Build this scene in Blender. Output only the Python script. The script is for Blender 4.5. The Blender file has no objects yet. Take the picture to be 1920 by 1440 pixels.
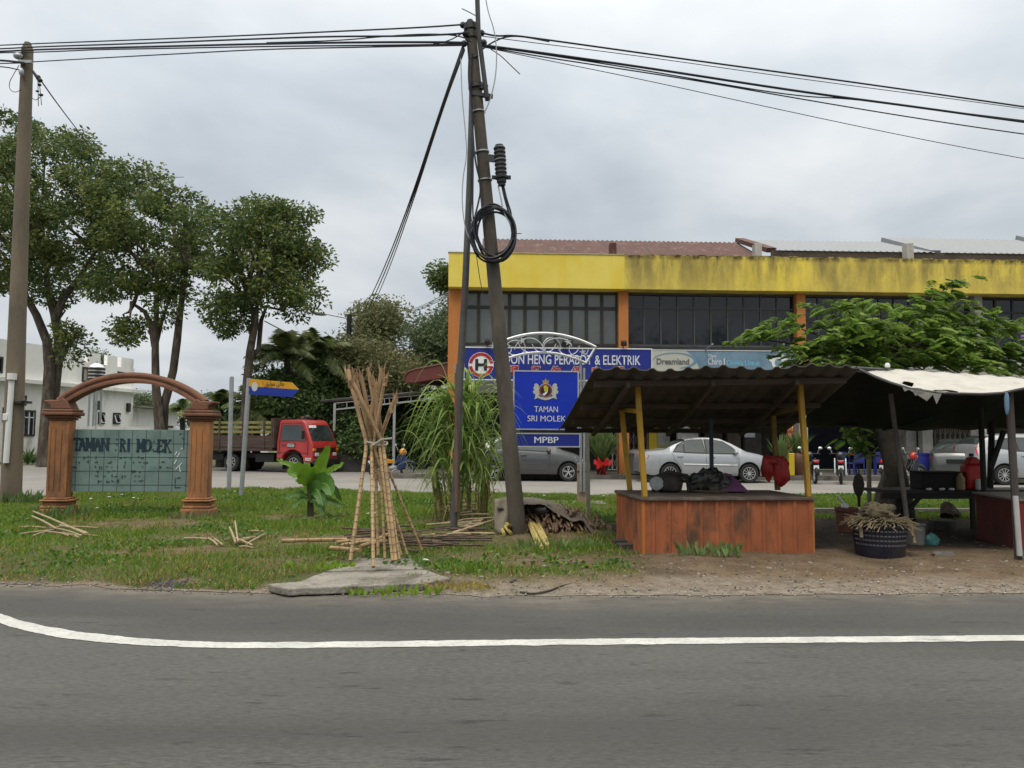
import bpy, math, random
import numpy as np
from mathutils import Vector, Matrix, noise
R = math.radians
sc = bpy.context.scene
COL = sc.collection
rnd = random.Random(7)
nrs = np.random.RandomState(11)

# ------------------------------------------------------------------ camera
CAM_H, FPX, PITCH, ROLL = 1.45, 1450.0, R(3.945), R(0.35)
cd = bpy.data.cameras.new("camera"); cam = bpy.data.objects.new("camera", cd); COL.objects.link(cam)
cd.sensor_width = 36.0; cd.lens = 36.0*FPX/1920.0; cd.clip_start = 0.1; cd.clip_end = 2000
cam.matrix_world = Matrix.Translation((0, 0, CAM_H)) @ Matrix.Rotation(R(90)+PITCH, 4, 'X') @ Matrix.Rotation(ROLL, 4, 'Z')
sc.camera = cam
_r0 = Vector((1, 0, 0)); _u0 = Vector((0, -math.sin(PITCH), math.cos(PITCH))); _fw = Vector((0, math.cos(PITCH), math.sin(PITCH)))
_rt = math.cos(ROLL)*_r0 + math.sin(ROLL)*_u0
_up = -math.sin(ROLL)*_r0 + math.cos(ROLL)*_u0
EYE = Vector((0, 0, CAM_H))
def ray(u, v): return _fw + _rt*((u-960)/FPX) + _up*((720-v)/FPX)
def at(u, v, Y):
    d = ray(u, v); return EYE + d*(Y/d.y)
def gp(u, v, z=0.0):
    d = ray(u, v); return EYE + d*((z-CAM_H)/d.z)
def vp(u, v, A, B, off=0.0):
    """point where the sight line meets the upright plane through A and B (xy), moved 'off' towards the road"""
    d = ray(u, v); t = Vector((B[0]-A[0], B[1]-A[1])).normalized(); n = Vector((t.y, -t.x))
    a = Vector((A[0], A[1])) + n*off
    k = (n.x*a.x+n.y*a.y)/(n.x*d.x+n.y*d.y)
    return EYE + d*k

# ------------------------------------------------------------------ light
sc.view_settings.view_transform = 'Standard'; sc.view_settings.look = 'None'
sc.view_settings.exposure = 0.0; sc.view_settings.gamma = 1.0
SUN_EL, SUN_AZ = R(58), R(200)      # azimuth from +Y clockwise: behind the camera, a little to the left
w = bpy.data.worlds.new("World"); sc.world = w; w.use_nodes = True
nt = w.node_tree; N = nt.nodes; L = nt.links
bg = N['Background']; bg.inputs[1].default_value = 0.1
sky = N.new('ShaderNodeTexSky'); sky.sky_type = 'NISHITA'; sky.sun_disc = False
sky.sun_elevation = SUN_EL; sky.sun_rotation = SUN_AZ
tc = N.new('ShaderNodeTexCoord'); sx = N.new('ShaderNodeSeparateXYZ'); L.new(tc.outputs['Generated'], sx.inputs[0])
def wm(op, a, b=None, c=None):
    n = N.new('ShaderNodeMath'); n.operation = op
    for i, q in enumerate((a, b, c)):
        if q is None: continue
        if isinstance(q, (int, float)): n.inputs[i].default_value = q
        else: L.new(q, n.inputs[i])
    return n.outputs[0]
zz = wm('ADD', wm('MAXIMUM', sx.outputs[2], 0.0), 0.22)
cx = N.new('ShaderNodeCombineXYZ'); L.new(wm('DIVIDE', sx.outputs[0], zz), cx.inputs[0]); L.new(wm('DIVIDE', sx.outputs[1], zz), cx.inputs[1])
def wnoise(scale, det, off, dist=0.0):
    mp = N.new('ShaderNodeMapping'); mp.inputs['Location'].default_value = off; L.new(cx.outputs[0], mp.inputs[0])
    n = N.new('ShaderNodeTexNoise'); n.inputs['Scale'].default_value = scale; n.inputs['Detail'].default_value = det
    n.inputs['Roughness'].default_value = 0.52; n.inputs['Distortion'].default_value = dist
    L.new(mp.outputs[0], n.inputs['Vector']); return n.outputs[0]
n1 = wnoise(0.75, 5, (3.1, 1.7, 0), 0.5); n2 = wnoise(2.2, 6, (0.4, 7.2, 0), 0.3)
cl = wm('ADD', wm('MULTIPLY', n1, 0.62), wm('MULTIPLY', n2, 0.38))
ramp = N.new('ShaderNodeValToRGB'); L.new(cl, ramp.inputs[0])
e = ramp.color_ramp.elements; e[0].position = 0.375; e[0].color = (0.425, 0.472, 0.520, 1); e[1].position = 0.64; e[1].color = (0.72, 0.745, 0.76, 1)
k = e.new(0.50); k.color = (0.550, 0.595, 0.635, 1)
# an overcast dome is brighter overhead than near the horizon
grad = wm('ADD', wm('MULTIPLY', wm('POWER', wm('MAXIMUM', sx.outputs[2], 0.0), 2.6), 3.2), 1.03)
sclv = N.new('ShaderNodeVectorMath'); sclv.operation = 'SCALE'; zen = N.new('ShaderNodeMix'); zen.data_type = 'RGBA'; L.new(wm('MINIMUM', wm('MULTIPLY', wm('MAXIMUM', wm('SUBTRACT', sx.outputs[2], 0.42), 0.0), 2.5), 1.0), zen.inputs[0])
L.new(ramp.outputs[0], zen.inputs[6]); zen.inputs[7].default_value = (0.80, 0.765, 0.70, 1)
L.new(zen.outputs[2], sclv.inputs[0]); L.new(wm('MULTIPLY', grad, 10.0), sclv.inputs['Scale'])
mx = N.new('ShaderNodeMix'); mx.data_type = 'RGBA'; mx.inputs[0].default_value = 0.95
L.new(sky.outputs[0], mx.inputs[6]); L.new(sclv.outputs[0], mx.inputs[7]); L.new(mx.outputs[2], bg.inputs[0])
sd = bpy.data.lights.new("sun", 'SUN'); sd.energy = 1.3; sd.angle = R(22); sd.color = (1.0, 0.95, 0.86)
sun = bpy.data.objects.new("sun", sd); COL.objects.link(sun)
_sv = Vector((math.sin(SUN_AZ)*math.cos(SUN_EL), math.cos(SUN_AZ)*math.cos(SUN_EL), math.sin(SUN_EL)))
sun.rotation_euler = _sv.to_track_quat('Z', 'Y').to_euler(); sun.location = (0, -10, 40)

# ------------------------------------------------------------------ materials
MATS = {}
def mat(name, col, rough=0.7, metal=0.0, var=0.12, ns=3.0, bump=0.0, bs=40.0, spec=0.4, dirt=None, dk=0.0, ds=1.5, stretch=(1, 1, 1), trans=0.0, alt=None, coat=0.0):
    """procedural principled: colour varied by noise, optional second colour 'dirt' in blotches, bump"""
    if name in MATS: return MATS[name]
    m = bpy.data.materials.new(name); m.use_nodes = True; t = m.node_tree; n = t.nodes; l = t.links
    b = n['Principled BSDF']; tcn = n.new('ShaderNodeTexCoord'); mp = n.new('ShaderNodeMapping'); mp.inputs['Scale'].default_value = stretch
    l.new(tcn.outputs['Object'], mp.inputs[0])
    nz = n.new('ShaderNodeTexNoise'); nz.inputs['Scale'].default_value = ns; nz.inputs['Detail'].default_value = 6; nz.inputs['Roughness'].default_value = 0.62
    l.new(mp.outputs[0], nz.inputs['Vector'])
    mr = n.new('ShaderNodeMapRange'); mr.inputs[1].default_value = 0.3; mr.inputs[2].default_value = 0.7
    l.new(nz.outputs[0], mr.inputs[0])
    m1 = n.new('ShaderNodeMix'); m1.data_type = 'RGBA'
    lo = [max(0, c*(1-var)) for c in col]; hi = alt or [min(1, c*(1+var)) for c in col]
    m1.inputs[6].default_value = (*lo, 1); m1.inputs[7].default_value = (*hi, 1); l.new(mr.outputs[0], m1.inputs[0])
    out = m1.outputs[2]
    if dirt:
        nd = n.new('ShaderNodeTexNoise'); nd.inputs['Scale'].default_value = ds; nd.inputs['Detail'].default_value = 8; nd.inputs['Roughness'].default_value = 0.7
        l.new(mp.outputs[0], nd.inputs['Vector'])
        md = n.new('ShaderNodeMapRange'); md.inputs[1].default_value = 0.62-0.3*dk; md.inputs[2].default_value = 0.80-0.3*dk
        l.new(nd.outputs[0], md.inputs[0])
        m2 = n.new('ShaderNodeMix'); m2.data_type = 'RGBA'; m2.inputs[7].default_value = (*dirt, 1)
        l.new(md.outputs[0], m2.inputs[0]); l.new(out, m2.inputs[6]); out = m2.outputs[2]
    l.new(out, b.inputs['Base Color'])
    b.inputs['Roughness'].default_value = rough; b.inputs['Metallic'].default_value = metal
    b.inputs['Specular IOR Level'].default_value = spec; b.inputs['Coat Weight'].default_value = coat
    if coat: b.inputs['Coat Roughness'].default_value = 0.06
    if bump:
        nb = n.new('ShaderNodeTexNoise'); nb.inputs['Scale'].default_value = bs; nb.inputs['Detail'].default_value = 4
        l.new(mp.outputs[0], nb.inputs['Vector'])
        bp = n.new('ShaderNodeBump'); bp.inputs['Strength'].default_value = bump; bp.inputs['Distance'].default_value = 0.02
        l.new(nb.outputs[0], bp.inputs['Height']); l.new(bp.outputs[0], b.inputs['Normal'])
    if trans:
        tr = n.new('ShaderNodeBsdfTranslucent'); l.new(out, tr.inputs[0]); mxs = n.new('ShaderNodeMixShader'); mxs.inputs[0].default_value = trans
        l.new(b.outputs[0], mxs.inputs[1]); l.new(tr.outputs[0], mxs.inputs[2]); l.new(mxs.outputs[0], n['Material Output'].inputs[0])
    MATS[name] = m
    return m

# ------------------------------------------------------------------ objects
MW = {}
def tag(o, label=None, cat=None, group=None, kind=None):
    if label: o['label'] = label
    if cat: o['category'] = cat
    if group: o['group'] = group
    if kind: o['kind'] = kind
    return o
def thing(name, label, cat, loc=(0, 0, 0), rz=0.0, group=None):
    o = bpy.data.objects.new(name, None); COL.objects.link(o); o.location = loc; o.rotation_euler = (0, 0, rz)
    o.empty_display_size = 0.2
    MW[o.name] = Matrix.Translation(Vector(loc)) @ Matrix.Rotation(rz, 4, 'Z')
    return tag(o, label, cat, group)
def kids(o): return [c for c in COL.objects if c.parent is o]
def copy_tree(o, parent=None):
    c = o.copy(); COL.objects.link(c)
    if parent is not None: c.parent = parent
    for ch in kids(o): copy_tree(ch, c)
    return c
def finish(me, name, mats, parent, world, smooth, bev):
    for m in (mats if isinstance(mats, (list, tuple)) else [mats]): me.materials.append(m)
    o = bpy.data.objects.new(name, me); COL.objects.link(o)
    if parent is not None:
        o.parent = parent; M = MW[parent.name]; MW[o.name] = M
        if world: me.transform(M.inverted())
    else:
        n = len(me.vertices); a = np.empty(n*3); me.vertices.foreach_get('co', a); a = a.reshape(-1, 3)
        c = Vector(((a[:, 0].min()+a[:, 0].max())/2, (a[:, 1].min()+a[:, 1].max())/2, a[:, 2].min()))
        me.transform(Matrix.Translation(-c)); o.location = c; MW[o.name] = Matrix.Translation(c)
    if smooth is not None:
        me.shade_smooth()
        if smooth < 180: me.set_sharp_from_angle(angle=R(smooth))
    if bev:
        b = o.modifiers.new('bevel', 'BEVEL'); b.width = bev; b.segments = 2; b.limit_method = 'ANGLE'; b.angle_limit = R(40)
    return o
class MB:
    def __init__(s): s.v = []; s.f = []; s.mi = []; s.m = 0
    def add(s, vs, fs):
        k = len(s.v); s.v.extend([tuple(q) for q in vs]); s.f.extend([tuple(i+k for i in f) for f in fs]); s.mi.extend([s.m]*len(fs)); return s
    def box(s, c, sz, M=None):
        x, y, z = [q/2 for q in sz]; c = Vector(c)
        vs = [Vector((a, b, d)) for a in (-x, x) for b in (-y, y) for d in (-z, z)]
        if M is not None: vs = [M @ q for q in vs]
        return s.add([q+c for q in vs], [(0, 1, 3, 2), (4, 6, 7, 5), (0, 4, 5, 1), (2, 3, 7, 6), (0, 2, 6, 4), (1, 5, 7, 3)])
    def bb(s, a, b):
        return s.box([(p+q)/2 for p, q in zip(a, b)], [abs(p-q) for p, q in zip(a, b)])
    def bar(s, p, q, wd, ht, up=(0, 0, 1)):
        p = Vector(p); q = Vector(q); d = (q-p); ln = d.length; d.normalize(); up = Vector(up)
        sd_ = d.cross(up)
        if sd_.length < 1e-4: sd_ = d.cross(Vector((0, 1, 0)))
        sd_.normalize(); u2 = sd_.cross(d)
        return s.box((p+q)/2, (ln, wd, ht), Matrix((d, sd_, u2)).transposed())
    def tube(s, pts, r, n=8, cap=True):
        pts = [Vector(p) for p in pts]; m = len(pts)
        rs = r if isinstance(r, (list, tuple)) else [r]*m
        t = []
        for i in range(m):
            d = pts[min(i+1, m-1)]-pts[max(i-1, 0)]; t.append(d.normalized() if d.length > 1e-9 else Vector((0, 0, 1)))
        a = t[0].cross(Vector((0.13, 0.31, 0.94)))
        if a.length < 0.05: a = t[0].cross(Vector((1, 0, 0)))
        a.normalize(); vs = []
        for i in range(m):
            a = (a - t[i]*a.dot(t[i])).normalized(); b = t[i].cross(a)
            for j in range(n):
                th = 2*math.pi*j/n; vs.append(pts[i]+(a*math.cos(th)+b*math.sin(th))*rs[i])
        fs = [(i*n+j, i*n+(j+1) % n, (i+1)*n+(j+1) % n, (i+1)*n+j) for i in range(m-1) for j in range(n)]
        if cap: fs += [tuple(range(n-1, -1, -1)), tuple((m-1)*n+j for j in range(n))]
        return s.add(vs, fs)
    def prism(s, poly, o, ux, uy, t):
        """polygon in the plane o+a*ux+b*uy, given thickness t along ux x uy"""
        o = Vector(o); ux = Vector(ux); uy = Vector(uy); nn = ux.cross(uy).normalized()*t; k = len(poly)
        A = [o+ux*a+uy*b for a, b in poly]; B = [p+nn for p in A]
        return s.add(A+B, [tuple(range(k-1, -1, -1)), tuple(range(k, 2*k))]+[(i, (i+1) % k, k+(i+1) % k, k+i) for i in range(k)])
    def lathe(s, prof, o, n=20, ax=None, cap=True):
        M = ax or Matrix.Identity(3); o = Vector(o); m = len(prof)
        vs = [o+M @ Vector((r*math.cos(2*math.pi*j/n), r*math.sin(2*math.pi*j/n), z)) for r, z in prof for j in range(n)]
        fs = [(i*n+j, i*n+(j+1) % n, (i+1)*n+(j+1) % n, (i+1)*n+j) for i in range(m-1) for j in range(n)]
        if cap: fs += [tuple(range(n-1, -1, -1)), tuple((m-1)*n+j for j in range(n))]
        return s.add(vs, fs)
    def ell(s, c, r, n=14, m=9, jit=0.0, seed=0):
        c = Vector(c); vs = []
        for i in range(m+1):
            ph = math.pi*i/m
            for j in range(n):
                th = 2*math.pi*j/n
                q = Vector((math.sin(ph)*math.cos(th), math.sin(ph)*math.sin(th), -math.cos(ph)))
                k = 1+jit*noise.noise(q*2.1+Vector((seed*3.7, seed, 0)))+(jit*.45*noise.noise(q*5.3+Vector((seed, 2.2, 1)))+jit*.3*noise.noise(q*11+Vector((seed, 4.2, 1))) if n > 20 else 0)
                vs.append(c+Vector((q.x*r[0], q.y*r[1], q.z*r[2]))*k)
        return s.add(vs, [(i*n+j, i*n+(j+1) % n, (i+1)*n+(j+1) % n, (i+1)*n+j) for i in range(m) for j in range(n)])
    def grid(s, rows):
        a = len(rows); b = len(rows[0])
        return s.add([p for r in rows for p in r], [(i*b+j, i*b+j+1, (i+1)*b+j+1, (i+1)*b+j) for i in range(a-1) for j in range(b-1)])
    def quad(s, *p): return s.add(p, [tuple(range(len(p)))])
    def build(s, name, mats, parent=None, world=True, smooth=35, bev=0, label=None):
        me = bpy.data.meshes.new(name); me.from_pydata([tuple(q) for q in s.v], [], s.f)
        me.polygons.foreach_set('material_index', s.mi); me.update()
        o = finish(me, name, mats, parent, world, smooth, bev)
        if label: o['label'] = label
        return o
def npmesh(name, V, Fc, mats, parent=None, mi=None, smooth=None, attrs=None):
    """fast mesh: V (n,3), Fc (m,k) equal-sided faces"""
    me = bpy.data.meshes.new(name); nv = len(V); nf, kk = Fc.shape
    me.vertices.add(nv); me.vertices.foreach_set('co', np.ascontiguousarray(V, dtype=np.float32).ravel())
    me.loops.add(nf*kk); me.loops.foreach_set('vertex_index', np.ascontiguousarray(Fc, dtype=np.int32).ravel())
    me.polygons.add(nf); me.polygons.foreach_set('loop_start', np.arange(0, nf*kk, kk, dtype=np.int32))
    if mi is not None: me.polygons.foreach_set('material_index', np.ascontiguousarray(mi, dtype=np.int32))
    me.update(calc_edges=True)
    for nm, arr in (attrs or {}).items():
        at_ = me.attributes.new(nm, 'FLOAT', 'POINT'); at_.data.foreach_set('value', np.ascontiguousarray(arr, dtype=np.float32))
    me.validate()
    return finish(me, name, mats, parent, True, smooth, 0)
def text(body, name, m, parent, o, ux, uy, wd=None, ht=None, bold=0.0, ext=0.004, align='L', gap=1.0):
    """lettering as a mesh: o = lower left (or centre) of the line, ux/uy unit vectors, fitted to width and cap height"""
    rep = 3 if (bold and 'M' in body) else 1; bw = bold; bold = 0 if rep > 1 else bold      # an offset outline closes the M
    c = bpy.data.curves.new('lettering', 'FONT'); c.body = body; c.size = 1; c.offset = bold; c.space_character = gap; c.resolution_u = 3
    ob = bpy.data.objects.new('lettering', c); COL.objects.link(ob)
    me = bpy.data.meshes.new_from_object(ob.evaluated_get(bpy.context.evaluated_depsgraph_get()))
    bpy.data.objects.remove(ob); bpy.data.curves.remove(c)
    n = len(me.vertices); a = np.empty(n*3); me.vertices.foreach_get('co', a); a = a.reshape(-1, 3)
    lo = a.min(0); hi = a.max(0); sy = (ht/(hi[1]-lo[1])) if ht else wd/(hi[0]-lo[0]); sx_ = wd/(hi[0]-lo[0]) if wd else sy
    o = Vector(o); ux = Vector(ux).normalized(); uy = Vector(uy).normalized(); nn = ux.cross(uy)
    W_ = (hi[0]-lo[0])*sx_; x0 = -W_/2 if align == 'C' else 0
    P = np.array([list(o+ux*(x0+(q[0]-lo[0])*sx_)+uy*((q[1]-lo[1])*sy)+nn*ext) for q in a], dtype=np.float32)
    me.vertices.foreach_set('co', P.ravel()); me.update()
    if rep > 1:
        fs = [tuple(p.vertices) for p in me.polygons]; b = MB()
        for k in range(rep): b.add([Vector(q)+ux*(bw*sx_*(k-1)*1.6)+nn*(.0006*k) for q in P.tolist()], fs)
        bpy.data.meshes.remove(me); return b.build(name, m, parent, smooth=None)
    return finish(me, name, m, parent, True, None, 0)

# ------------------------------------------------------------------ foliage
def leafmesh(P, size, aspect=0.42, out=None, droop=0.35, rs=nrs, nmat=3, wts=None):
    """leaf-sized rhombs at the points P; returns V, F, material index"""
    n = len(P); d = rs.normal(size=(n, 3)); d[:, 2] = d[:, 2]*0.6-droop
    if out is not None: d += out*0.8
    d /= np.linalg.norm(d, axis=1)[:, None]+1e-9
    q = rs.normal(size=(n, 3)); q[:, 2] *= 0.5; s = np.cross(d, q); s /= np.linalg.norm(s, axis=1)[:, None]+1e-9
    Ln = size*rs.uniform(0.65, 1.25, n)[:, None]; W_ = Ln*aspect*0.5
    mid = P+d*Ln*0.5; mid[:, 2] += 0.06*Ln[:, 0]
    V = np.stack([P, mid+s*W_, P+d*Ln, mid-s*W_], 1).reshape(-1, 3)
    Fq = np.arange(4*n).reshape(-1, 4)
    return V, Fq, rs.choice(nmat, n, p=wts)
def inpoly(x, z, poly):
    c = False; j = len(poly)-1
    for i in range(len(poly)):
        (xi, zi), (xj, zj) = poly[i], poly[j]
        if (zi > z) != (zj > z) and x < (xj-xi)*(z-zi)/(zj-zi)+xi: c = not c
        j = i
    return c
def edged(x, z, poly):
    best = 1e9
    for i in range(len(poly)):
        ax, az = poly[i]; bx, bz = poly[(i+1) % len(poly)]
        dx, dz = bx-ax, bz-az; t = max(0, min(1, ((x-ax)*dx+(z-az)*dz)/(dx*dx+dz*dz+1e-9)))
        best = min(best, math.hypot(x-ax-t*dx, z-az-t*dz))
    return best
def crown_clumps(pix, Y, n, cr, thick, seed):
    """clump centres filling a rounded volume whose outline is the polygon, as deep as it is wide"""
    r = random.Random(seed); poly = [(at(u, v, Y).x, at(u, v, Y).z) for u, v in pix]
    xs = [p[0] for p in poly]; zs = [p[1] for p in poly]; out = []
    while len(out) < n:
        x = r.uniform(min(xs), max(xs)); z = r.uniform(min(zs), max(zs))
        if not inpoly(x, z, poly): continue
        e = edged(x, z, poly)
        if e < cr*0.45 and r.random() < 0.75: continue
        dp = min(thick, 0.9*math.sqrt(e*4.0))
        y = Y + dp*(1 if r.random() < .5 else -1)*(r.random()**0.5)
        out.append(Vector((x, y, z)))
    return out
def tree(name, label, cat, base, trunks, clumps, cr, nl, ls, mats, bark, group=None, nlimb=18, limb_r=0.07, flat=0.75, aspect=0.42, seed=1, wts=None):
    root = thing(name, label, cat, base, 0, group); mb = MB()
    for pts, rs_ in trunks: mb.tube(pts, rs_, 9)
    r = random.Random(seed)
    tips = [Vector(p[-1]) for p, _ in trunks]
    for c in r.sample(clumps, min(nlimb, len(clumps))):
        a = min(tips, key=lambda q: (q-c).length)
        m1 = a.lerp(c, 0.35)+Vector((r.uniform(-.3, .3), r.uniform(-.3, .3), r.uniform(0.0, .5))); m2 = a.lerp(c, 0.7)+Vector((r.uniform(-.3, .3), r.uniform(-.3, .3), r.uniform(.1, .5)))
        mb.tube([a, m1, m2, c], [limb_r, limb_r*.7, limb_r*.45, limb_r*.2], 5)
    mb.build('trunk', bark, root)
    g = np.random.RandomState(seed); Ps = []; Os = []; Ms = []; wb = np.array(wts or [1/len(mats)]*len(mats))
    for c in clumps:
        k = int(nl*g.uniform(.6, 1.3)); rr = cr*g.uniform(.65, 1.25)
        d = g.normal(size=(k, 3)); d /= np.linalg.norm(d, axis=1)[:, None]
        p = d*(g.uniform(0.15, 1, k)**0.5)[:, None]*rr; p[:, 2] *= flat
        Ps.append(np.array(c)+p); Os.append(d)
        wc_ = wb*np.array([g.uniform(.15, 2.2) for _ in mats]); Ms.append(g.choice(len(mats), k, p=wc_/wc_.sum()))     # clumps differ in their mix of leaf tones
    P = np.concatenate(Ps); O = np.concatenate(Os)
    V, Fq, mi = leafmesh(P, ls, aspect, O, rs=g, nmat=len(mats), wts=wts)
    npmesh('crown', V, Fq, mats, root, np.concatenate(Ms))
    return root
def stalk(p, q, bend, n=6):
    p = Vector(p); q = Vector(q); b = Vector(bend)
    return [p.lerp(q, i/(n-1)) + b*(4*(i/(n-1))*(1-i/(n-1))) for i in range(n)]

# ------------------------------------------------------------------ material set
asph = None
def ground_mat(name, build):
    m = bpy.data.materials.new(name); m.use_nodes = True; t = m.node_tree; n = t.nodes; l = t.links; b = n['Principled BSDF']
    tcn = n.new('ShaderNodeTexCoord')
    def nz(scale, det=5, stretch=(1, 1, 1), rough=.6, lo=.35, hi=.65):
        mp = n.new('ShaderNodeMapping'); mp.inputs['Scale'].default_value = stretch; l.new(tcn.outputs['Object'], mp.inputs[0])
        q = n.new('ShaderNodeTexNoise'); q.inputs['Scale'].default_value = scale; q.inputs['Detail'].default_value = det; q.inputs['Roughness'].default_value = rough
        l.new(mp.outputs[0], q.inputs['Vector'])
        r = n.new('ShaderNodeMapRange'); r.inputs[1].default_value = lo; r.inputs[2].default_value = hi; l.new(q.outputs[0], r.inputs[0]); return r.outputs[0]
    def mixc(f, a, c):
        q = n.new('ShaderNodeMix'); q.data_type = 'RGBA'
        if isinstance(f, (int, float)): q.inputs[0].default_value = f
        else: l.new(f, q.inputs[0])
        for i, s in ((6, a), (7, c)):
            if isinstance(s, tuple): q.inputs[i].default_value = (*s, 1)
            else: l.new(s, q.inputs[i])
        return q.outputs[2]
    def mth(op, a, c=None):
        q = n.new('ShaderNodeMath'); q.operation = op; q.use_clamp = op in ('MULTIPLY', 'ADD', 'SUBTRACT')
        for i, s in enumerate((a, c)):
            if s is None: continue
            if isinstance(s, (int, float)): q.inputs[i].default_value = s
            else: l.new(s, q.inputs[i])
        return q.outputs[0]
    def attr(nm):
        q = n.new('ShaderNodeAttribute'); q.attribute_name = nm; return q.outputs['Fac']
    def bump(h, st=.5, dist=.02):
        q = n.new('ShaderNodeBump'); q.inputs['Strength'].default_value = st; q.inputs['Distance'].default_value = dist; l.new(h, q.inputs['Height']); l.new(q.outputs[0], b.inputs['Normal'])
    sp = n.new('ShaderNodeSeparateXYZ'); l.new(tcn.outputs['Object'], sp.inputs[0])
    def rng(v, a, c):
        r = n.new('ShaderNodeMapRange'); r.inputs[1].default_value = a; r.inputs[2].default_value = c; l.new(v, r.inputs[0]); return r.outputs[0]
    col = build(nz, mixc, mth, attr, bump, sp, rng)
    l.new(col, b.inputs['Base Color']); b.inputs['Roughness'].default_value = .9; b.inputs['Specular IOR Level'].default_value = .2
    MATS[name] = m
    return m
def _asph(nz, mixc, mth, attr, bump, sp, rng):
    c = mixc(nz(0.35, 4), (.067, .067, .0635), (.090, .0895, .0845))
    c = mixc(mth('MULTIPLY', nz(42, 3, (.45, 1.5, 1), .6, .42, .68), .65), c, (.125, .123, .115))       # pale aggregate
    c = mixc(mth('MULTIPLY', nz(30, 4, (.4, 1.7, 1), .7, .52, .68), .62), c, (.034, .034, .033))
    c = mixc(mth('MULTIPLY', nz(.55, 4, (.18, 1.3, 1), .6, .42, .58), .55), c, (.046, .046, .045))
    c = mixc(mth('MULTIPLY', nz(7, 6, (.25, 1.6, 1), .7, .60, .66), .75), c, (.030, .030, .029))
    c = mixc(mth('MULTIPLY', nz(2.2, 8, (.35, 2.4, 1), .75, .60, .70), .7), c, (.036, .036, .035))  # tar stains along the road
    c = mixc(mth('MULTIPLY', nz(11, 4, (1, 1, 1), .6, .66, .72), .5), c, (.038, .036, .033))
    c = mixc(mth('MULTIPLY', attr('dust'), nz(5, 7, (.6, 1.4, 1), .7, .30, .62)), c, (.165, .145, .118))
    bump(nz(140, 3, lo=0, hi=1), .6, .008)
    return c
asph = ground_mat('asphalt', _asph)
def _conc_road(nz, mixc, mth, attr, bump, sp, rng):
    c = mixc(nz(.5, 6), (.200, .192, .180), (.262, .252, .236))
    c = mixc(mth('MULTIPLY', nz(60, 3), .35), c, (.16, .152, .14))
    c = mixc(mth('MULTIPLY', nz(1.4, 8, (.5, 2.5, 1), .7, .58, .75), .6), c, (.135, .13, .12))
    bump(nz(90, 3, lo=0, hi=1), .3, .006); return c
conc_road = ground_mat('worn_road', _conc_road)
def _verge(nz, mixc, mth, attr, bump, sp, rng):
    soil = mixc(nz(3.5, 7), (.110, .074, .044), (.185, .135, .085))
    soil = mixc(mth('MULTIPLY', nz(45, 3, lo=.56, hi=.7), .8), soil, (.28, .25, .20))
    soil = mixc(attr('pale'), soil, mixc(nz(9, 6), (.165, .135, .105), (.29, .255, .21)))
    thatch = mixc(nz(6, 7), (.052, .062, .022), (.115, .105, .042))
    thatch = mixc(mth('MULTIPLY', nz(1.1, 5), .6), thatch, (.038, .068, .016))
    c = mixc(attr('bare'), thatch, soil)
    c = mixc(attr('shade_damp'), c, mixc(nz(8, 6), (.018, .015, .012), (.044, .034, .026)))  # shelter shade put into the ground colour, along with damp patches
    bump(nz(28, 6, lo=0, hi=1), .9, .05); return c
verge_m = ground_mat('verge_soil', _verge)
def _paint(nz, mixc, mth, attr, bump, sp, rng):
    c = mixc(nz(4, 5), (.40, .40, .38), (.52, .52, .49))
    c = mixc(mth('MULTIPLY', nz(30, 6, lo=.50, hi=.70), .6), c, (.20, .20, .19)); c = mixc(mth('MULTIPLY', nz(2.5, 8, (.5, 2, 1), .75, .58, .66), .55), c, (.13, .13, .125)); return c
line_m = ground_mat('road_paint', _paint)
def _fascia(nz, mixc, mth, attr, bump, sp, rng):
    new = mixc(nz(.9, 5), (.70, .575, .13), (.65, .51, .085))
    new = mixc(mth('MULTIPLY', nz(2.0, 3, (1, 1, .15), .5, .5, .62), .35), new, (.66, .46, .02))
    old = mixc(nz(.8, 6, (1, 1, .6)), (.72, .56, .085), (.62, .49, .105))
    st = mth('MULTIPLY', nz(.9, 9, (1.3, 1, .22), .76, .42, .60), mth('ADD', rng(sp.outputs[2], 6.6, 8.0), .16))
    old = mixc(mth('MULTIPLY', st, .92), old, (.235, .185, .065))
    old = mixc(mth('MULTIPLY', nz(1.1, 8, (1, 1, .7), .75, .46, .64), .5), old, (.26, .205, .075))
    st2 = mth('MULTIPLY', nz(5.5, 9, (1.0, 1, .22), .75, .58, .70), mth('ADD', rng(sp.outputs[2], 7.1, 8.1), .15))
    old = mixc(mth('MULTIPLY', st2, .7), old, (.10, .078, .030))
    old = mixc(mth('MULTIPLY', nz(9, 9, (1, 1, 1), .8, .64, .70), .8), old, (.30, .22, .06))
    rim = mth('MULTIPLY', rng(sp.outputs[2], 7.98, 8.12), nz(4, 8, (1, 1, .4), .7, .38, .58))
    old = mixc(mth('MULTIPLY', rim, .9), old, (.05, .036, .014))
    return mixc(rng(sp.outputs[0], 6.42, 6.50), new, old)
fascia_m = ground_mat('fascia_paint', _fascia)

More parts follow.
